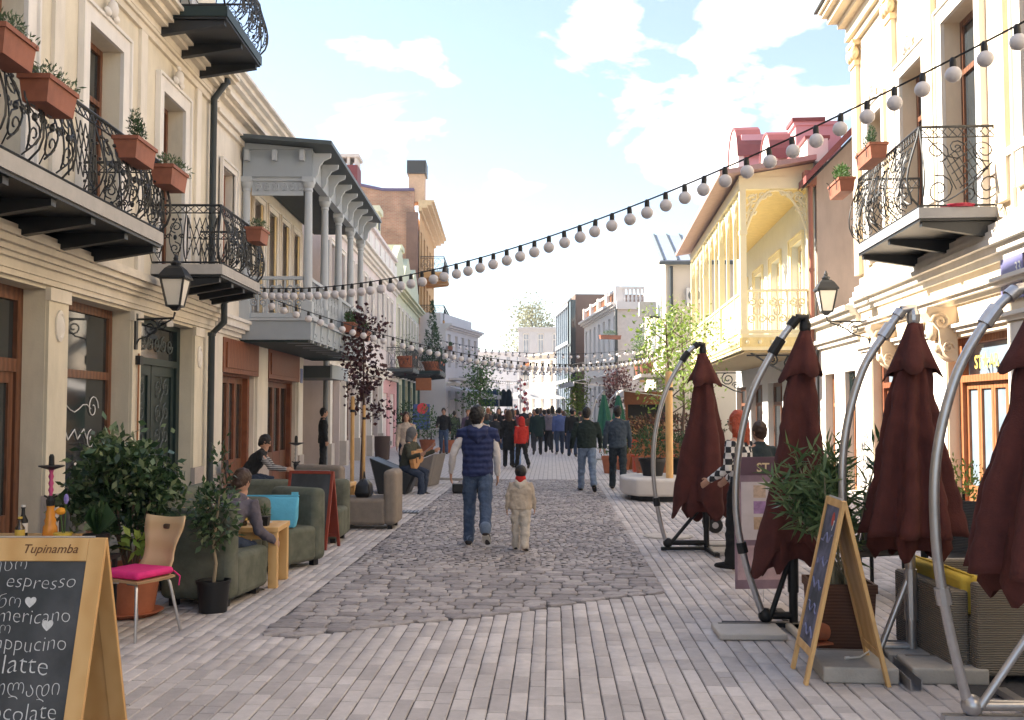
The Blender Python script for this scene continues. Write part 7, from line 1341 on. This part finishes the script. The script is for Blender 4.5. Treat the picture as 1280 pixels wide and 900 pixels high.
# left side
person('man in black suit standing against the left wall, looking down the street', (-6.12, 26.6, 0), R_(-70), 1.74, ((3, 2), (-3, 2)), ((-4, 6, 8), (2, 6, 8)), 0, BLACKC, BLACKC, SHOE, HAIR_B, 'short', coat=.10, face=True, vox=.016)
person('woman in beige coat with dark bob walking towards the camera at left', (-3.42, 23.4, 0), R_(186), 1.63, ((10, 4), (-10, 14)), ((-5, 9, 12), (6, 9, 14)), 1, cloth('sand_coat', (.50, .41, .34), .1), DENIM_D, SHOE, HAIR_BR, 'bob', coat=.24, face=True, wide=.9, vox=.015, puff=1.02)
person('man in black jacket over striped shirt and jeans walking towards the camera', (-4.12, 38, 0), R_(184), 1.76, ((14, 5), (-14, 20)), ((-8, 10, 16), (20, 10, 50)), 1, BLACKC, DENIM, SHOE, HAIR_B, 'short', face=True, vox=.02)
# guitarist
p, q = person('guitarist in grey hood and dark jacket sitting on the black angular seat', (-2.98, 20.35, 0), R_(-108), 1.72, ((78, 88), (70, 70)), ((35, 14, 78), (22, 18, 84)), 14, cloth('moss_jacket', (.055, .058, .042), .2), DENIM_D, cloth('brown_boot', (.05, .035, .028)), cloth('grey_hood', (.13, .13, .135), .15), 'hoodup', seat=.52, face=True, vox=.014, puff=1.05)
gt = thing('guitar', 'pale wooden acoustic guitar in the hands of the hooded busker', 'guitar', (-2.75, 20.27, .72), R_(-108)); gm = Matrix.Rotation(R_(-78), 4, 'X') @ Matrix.Rotation(0, 4, 'Z')
prof = [(.0, -.24), (.14, -.22), (.19, -.12), (.16, -.01), (.125, .05), (.14, .13), (.12, .21), (.04, .24)]; prof = prof+[(-x, y) for x, y in reversed(prof)][:-1]
G3 = Matrix(((-.3, -.954, 0, 0), (0, 0, 1, 0), (-.954, .3, 0, 0), (0, 0, 0, 1)))
ob('soundbox', M().prism(prof, 'z', -.045, .045).xf(G3), wavemat('spruce_top', (.50, .24, .09), (.58, .31, .13), .35, 6, 'X', 1, .05), gt, bevel=.006); ob('neck', M().box(-.024, .024, .2, .72, .03, .055).xf(G3), WOOD_BR, gt); ob('headstock', M().box(-.035, .035, .72, .86, .025, .045).xf(G3), WOOD_BR, gt); ob('sound_hole', M().lathe([(.05, .0455), (.05, .048), (.005, .048)], 16).xf(G3 @ Matrix.Translation((0, .06, 0))), BLACKM, gt); ob('bridge', M().box(-.07, .07, -.12, -.1, .0455, .058).xf(G3), WOOD_BR, gt)
# seated cafe guests
p, q = person('guest in grey-mauve hoodie and dark jeans sitting in the green lounge chair', (-3.06, 9.02, 0), R_(-22), 1.62, ((82, 84), (76, 78)), ((16, 6, 40), (14, 6, 46)), 42, cloth('grey_mauve_fleece', (.13, .115, .14), .12), DENIM_D, SHOE, HAIR_BR, 'short', seat=.50, hood=cloth('grey_mauve_fleece', (.13, .115, .14)), vox=.014, head=(0, -35))
p, q = person('bearded man with striped sleeves bending over a table by the red doors', (-5.32, 17.2, 0), R_(-80), 1.76, ((84, 86), (78, 80)), ((38, 10, 40), (40, 10, 42)), 34, BLACKC, DENIM_D, SHOE, HAIR_B, 'short', seat=.52, sleeve=wavemat('striped_knit', (.02, .02, .025), (.45, .43, .42), .9, 9, 'Z', .2, .0), face=True, vox=.015, head=(0, -28), wide=1.1, puff=1.06)
st2 = thing('cafe_stool', 'dark cafe chair under the man with striped sleeves', 'chair', (-5.37, 17.2, 0), R_(-80)); ob('seat', M().box(-.22, .22, -.22, .2, .38, .43), BLACKM, st2, bevel=.01); ob('backrest', M().tube([(-.2, -.22, .43), (-.2, -.28, .82), (.2, -.28, .82), (.2, -.22, .43)], .014, 6).box(-.19, .19, -.27, -.255, .6, .8), BLACKM, st2)
for x in (-.19, .19):
    for y in (-.19, .17): ob('leg', M().tube([(x, y, .38), (x, y, 0)], .014, 6), BLACKM, st2)
tb2 = thing('low_table', 'low dark table with the dark hookah by the red doors', 'table', (-4.3, 16.5, 0)); ob('tabletop', M().box(-.35, .35, -.3, .3, .37, .42), BLACKM, tb2)
for x in (-.3, .3):
    for y in (-.25, .25): ob('leg', M().box(x-.025, x+.025, y-.025, y+.025, 0, .37), BLACKM, tb2)
# woman by the umbrellas
p, q = person('red-haired woman in black and white checked coat behind the umbrellas', (2.0, 10.7, 0), R_(52), 1.66, ((8, 4), (-8, 10)), ((8, 6, 50), (10, 6, 45)), 3, plaidmat('checked_cloth'), BLACKC, cloth('black_boot', (.012, .012, .013)), HAIR_R, 'long', coat=.34, wide=.95, vox=.013, face=True, headscale=1.05)
person('person in dark green jacket standing behind the red-haired woman', (2.36, 11.5, 0), R_(30), 1.56, ((3, 2), (-3, 2)), ((-4, 8, 12), (4, 8, 12)), 0, cloth('dark_teal_jacket', (.028, .04, .045)), BLACKC, SHOE, HAIR_BR, 'short', coat=.05, vox=.016)
# the crowd ahead
WALK = [((16, 6), (-16, 24)), ((-14, 22), (14, 6)), ((8, 4), (-8, 12)), ((-18, 26), (16, 8))]
def crowd(label, x, y, H, top, bottom, hair, style, coat=0.0, rz=0, k=0, **kw):
    a = 8+3*(k % 3); person(label, (x, y, 0), R_(rz), H, WALK[k % 4], ((-a, 9, 14), (a, 9, 12)), 2, top, bottom, SHOE, hair, style, coat=coat, vox=kw.pop('vox', .024), group='people in the crowd ahead', **kw)
crowd('woman in long black coat with brown hair walking away ahead of the child', -1.27, 29.3, 1.68, BLACKC, BLACKC, HAIR_BR, 'long', .36, 0, 2, vox=.018, wide=.95)
crowd('youth in bright red hooded jacket and black trousers ahead of the child', -.88, 29.0, 1.50, cloth('bright_red_jacket', (.46, .03, .022)), BLACKC, cloth('bright_red_jacket', (.46, .03, .022)), 'hoodup', .06, 20, 0, vox=.018, puff=1.12, wide=.95)
crowd('child in light blue trousers between the black coat and the red jacket', -1.05, 30.2, 1.15, cloth('grey_child_coat', (.16, .17, .2)), cloth('light_blue_trousers', (.22, .32, .55)), HAIR_BR, 'short', .05, 0, 1)
crowd('person in white-grey jacket hidden behind the vest man, auburn hair', -1.75, 24.5, 1.62, cloth('pale_grey_jacket', (.45, .42, .40)), DENIM, HAIR_O, 'short', .05, 0, 1, vox=.018)
crowd('man in long dark green-black coat in the crowd', -.55, 37.5, 1.78, cloth('dark_green_coat', (.012, .026, .026)), cloth('charcoal_trousers', (.03, .03, .035)), HAIR_B, 'short', .22, 0, 3, puff=1.1, wide=1.1)
crowd('man in mauve-grey hooded jacket in the crowd', -.13, 39.5, 1.76, cloth('mauve_jacket', (.15, .13, .16)), BLACKC, HAIR_B, 'short', .02, 0, 0, hood=cloth('mauve_jacket', (.15, .13, .16)), puff=1.1)
crowd('man in blue windbreaker and jeans in the crowd', .28, 38, 1.78, cloth('blue_windbreaker', (.07, .10, .24)), DENIM_D, HAIR_B, 'short', .04, 4, 1, puff=1.14, sole=True)
crowd('person in black just left of the black-green sweater man', .72, 36.0, 1.72, BLACKC, DENIM_D, HAIR_B, 'short', .06, 0, 2)
far = [(-4.3, 44, 1.66, 0, 'dark-clad person beside the potted flowers, far left of the crowd', (.02, .025, .03)), (-3.75, 47, 1.78, 1, 'person in dark green top in the far left crowd', (.015, .04, .035)), (-2.95, 36.5, 1.62, 0, 'person in black at the left front of the crowd', (.012, .013, .015)), (-2.75, 43, 1.8, 1, "tall person in charcoal coat left of the vest man's head", (.03, .03, .035)), (-1.95, 34.5, 1.58, 1, "short person in black coat just right of the vest man's head", (.02, .021, .026)), (-2.3, 50, 1.74, 0, 'person in dark red top deep in the crowd', (.22, .03, .03)), (-1.62, 41, 1.7, 1, 'person in navy deep in the crowd above the black coat', (.02, .03, .06)), (-1.45, 52, 1.82, 0, 'person in black with red cap deep in the crowd', (.015, .015, .018)), (-.95, 43.5, 1.6, 2, 'person in brown jacket deep in the crowd', (.11, .06, .04)), (-.62, 53, 1.8, 0, 'person in dark blue deep in the crowd behind the green coat', (.03, .04, .08)), (.02, 46, 1.85, 1, 'tall person in grey deep in the crowd', (.12, .12, .13)), (.55, 52, 1.66, 0, 'person in dark jacket left of the right-hand walkers', (.02, .02, .024)), (1.0, 45, 1.72, 2, 'person in olive-green jacket by the green parasols', (.07, .10, .045)), (1.45, 51, 1.6, 0, 'person in black near the green parasols', (.015, .015, .018)), (-2.0, 58, 1.7, 0, 'small far person in pink coat', (.35, .16, .18)), (-.35, 62, 1.75, 1, 'small far person in pale jacket', (.35, .33, .32)), (.45, 66, 1.7, 0, 'small far person in dark clothes beyond the crowd', (.03, .03, .035)), (-3.3, 55, 1.64, 0, 'small far person in cream top left of the street tree', (.42, .37, .3)), (-1.15, 38.5, 1.25, 2, 'child in blue jacket among the crowd', (.06, .10, .22)), (-3.35, 40, 1.7, 1, 'person in purple-grey coat behind the man walking this way', (.10, .07, .11)), (.95, 60, 1.74, 1, 'small far person in white shirt near the narrow green tree', (.5, .48, .46)), (-2.55, 39, 1.55, 0, 'short woman in dark teal coat in the left of the crowd', (.02, .05, .055)), (-2.2, 41.5, 1.76, 1, 'man in black leather jacket behind the auburn-haired person', (.015, .014, .014)), (-1.75, 46.5, 1.68, 2, 'woman in wine-red scarf coat in the middle of the crowd', (.12, .02, .03)), (-.32, 42, 1.72, 0, 'man in black just behind the mauve jacket', (.014, .015, .017)), (.5, 42.5, 1.64, 2, 'woman in dark coat right of the blue windbreaker', (.02, .018, .022)), (-3.0, 49, 1.7, 1, 'person in grey-blue jacket behind the far left pots', (.08, .10, .13)), (-.8, 48, 1.6, 0, 'short person in tan coat deep in the crowd', (.28, .2, .13)), (.25, 55, 1.7, 1, 'far person in dark green between the crowd gaps', (.02, .05, .035)), (-1.1, 60, 1.72, 0, 'far person in blue beyond the crowd centre', (.05, .08, .2))]
for i, (x, y, hh, k2, lab, c) in enumerate(far):
    hr_ = cloth('red_cap', (.4, .05, .04)) if i == 7 else (HAIR_B, HAIR_BR, HAIR_B, HAIR_O)[i % 4]; st3 = 'beanie' if i in (7, 13) else ('short', 'short', 'long', 'bob')[(i*3) % 4]
    crowd(lab, x, y, hh, cloth('crowd_%d' % i, c), (BLACKC, DENIM_D, DENIM, cloth('khaki', (.2, .16, .1)))[(i*5) % 4], hr_, st3, (.0, .06, .2, .03, .3)[i % 5], (0, 180, -8, 20, 0, 172, 60)[i % 7], i, vox=.028, puff=1.06, wide=(1.0, 1.12, .95, 1.05)[i % 4])

# ================================================================== AIR
hzm = bpy.data.materials.new('haze'); hzm.use_nodes = True; hzm.node_tree.nodes.clear(); ho = hzm.node_tree.nodes.new('ShaderNodeOutputMaterial'); hv = hzm.node_tree.nodes.new('ShaderNodeVolumePrincipled')
hv.inputs['Color'].default_value = (.93, .94, .96, 1); hv.inputs['Density'].default_value = .0008; hv.inputs['Anisotropy'].default_value = .3; hzm.node_tree.links.new(hv.outputs[0], ho.inputs['Volume'])
hz_o = tag(ob('haze', M().box(-710, 710, -310, 910, -1.06, 21), hzm), kind='stuff')
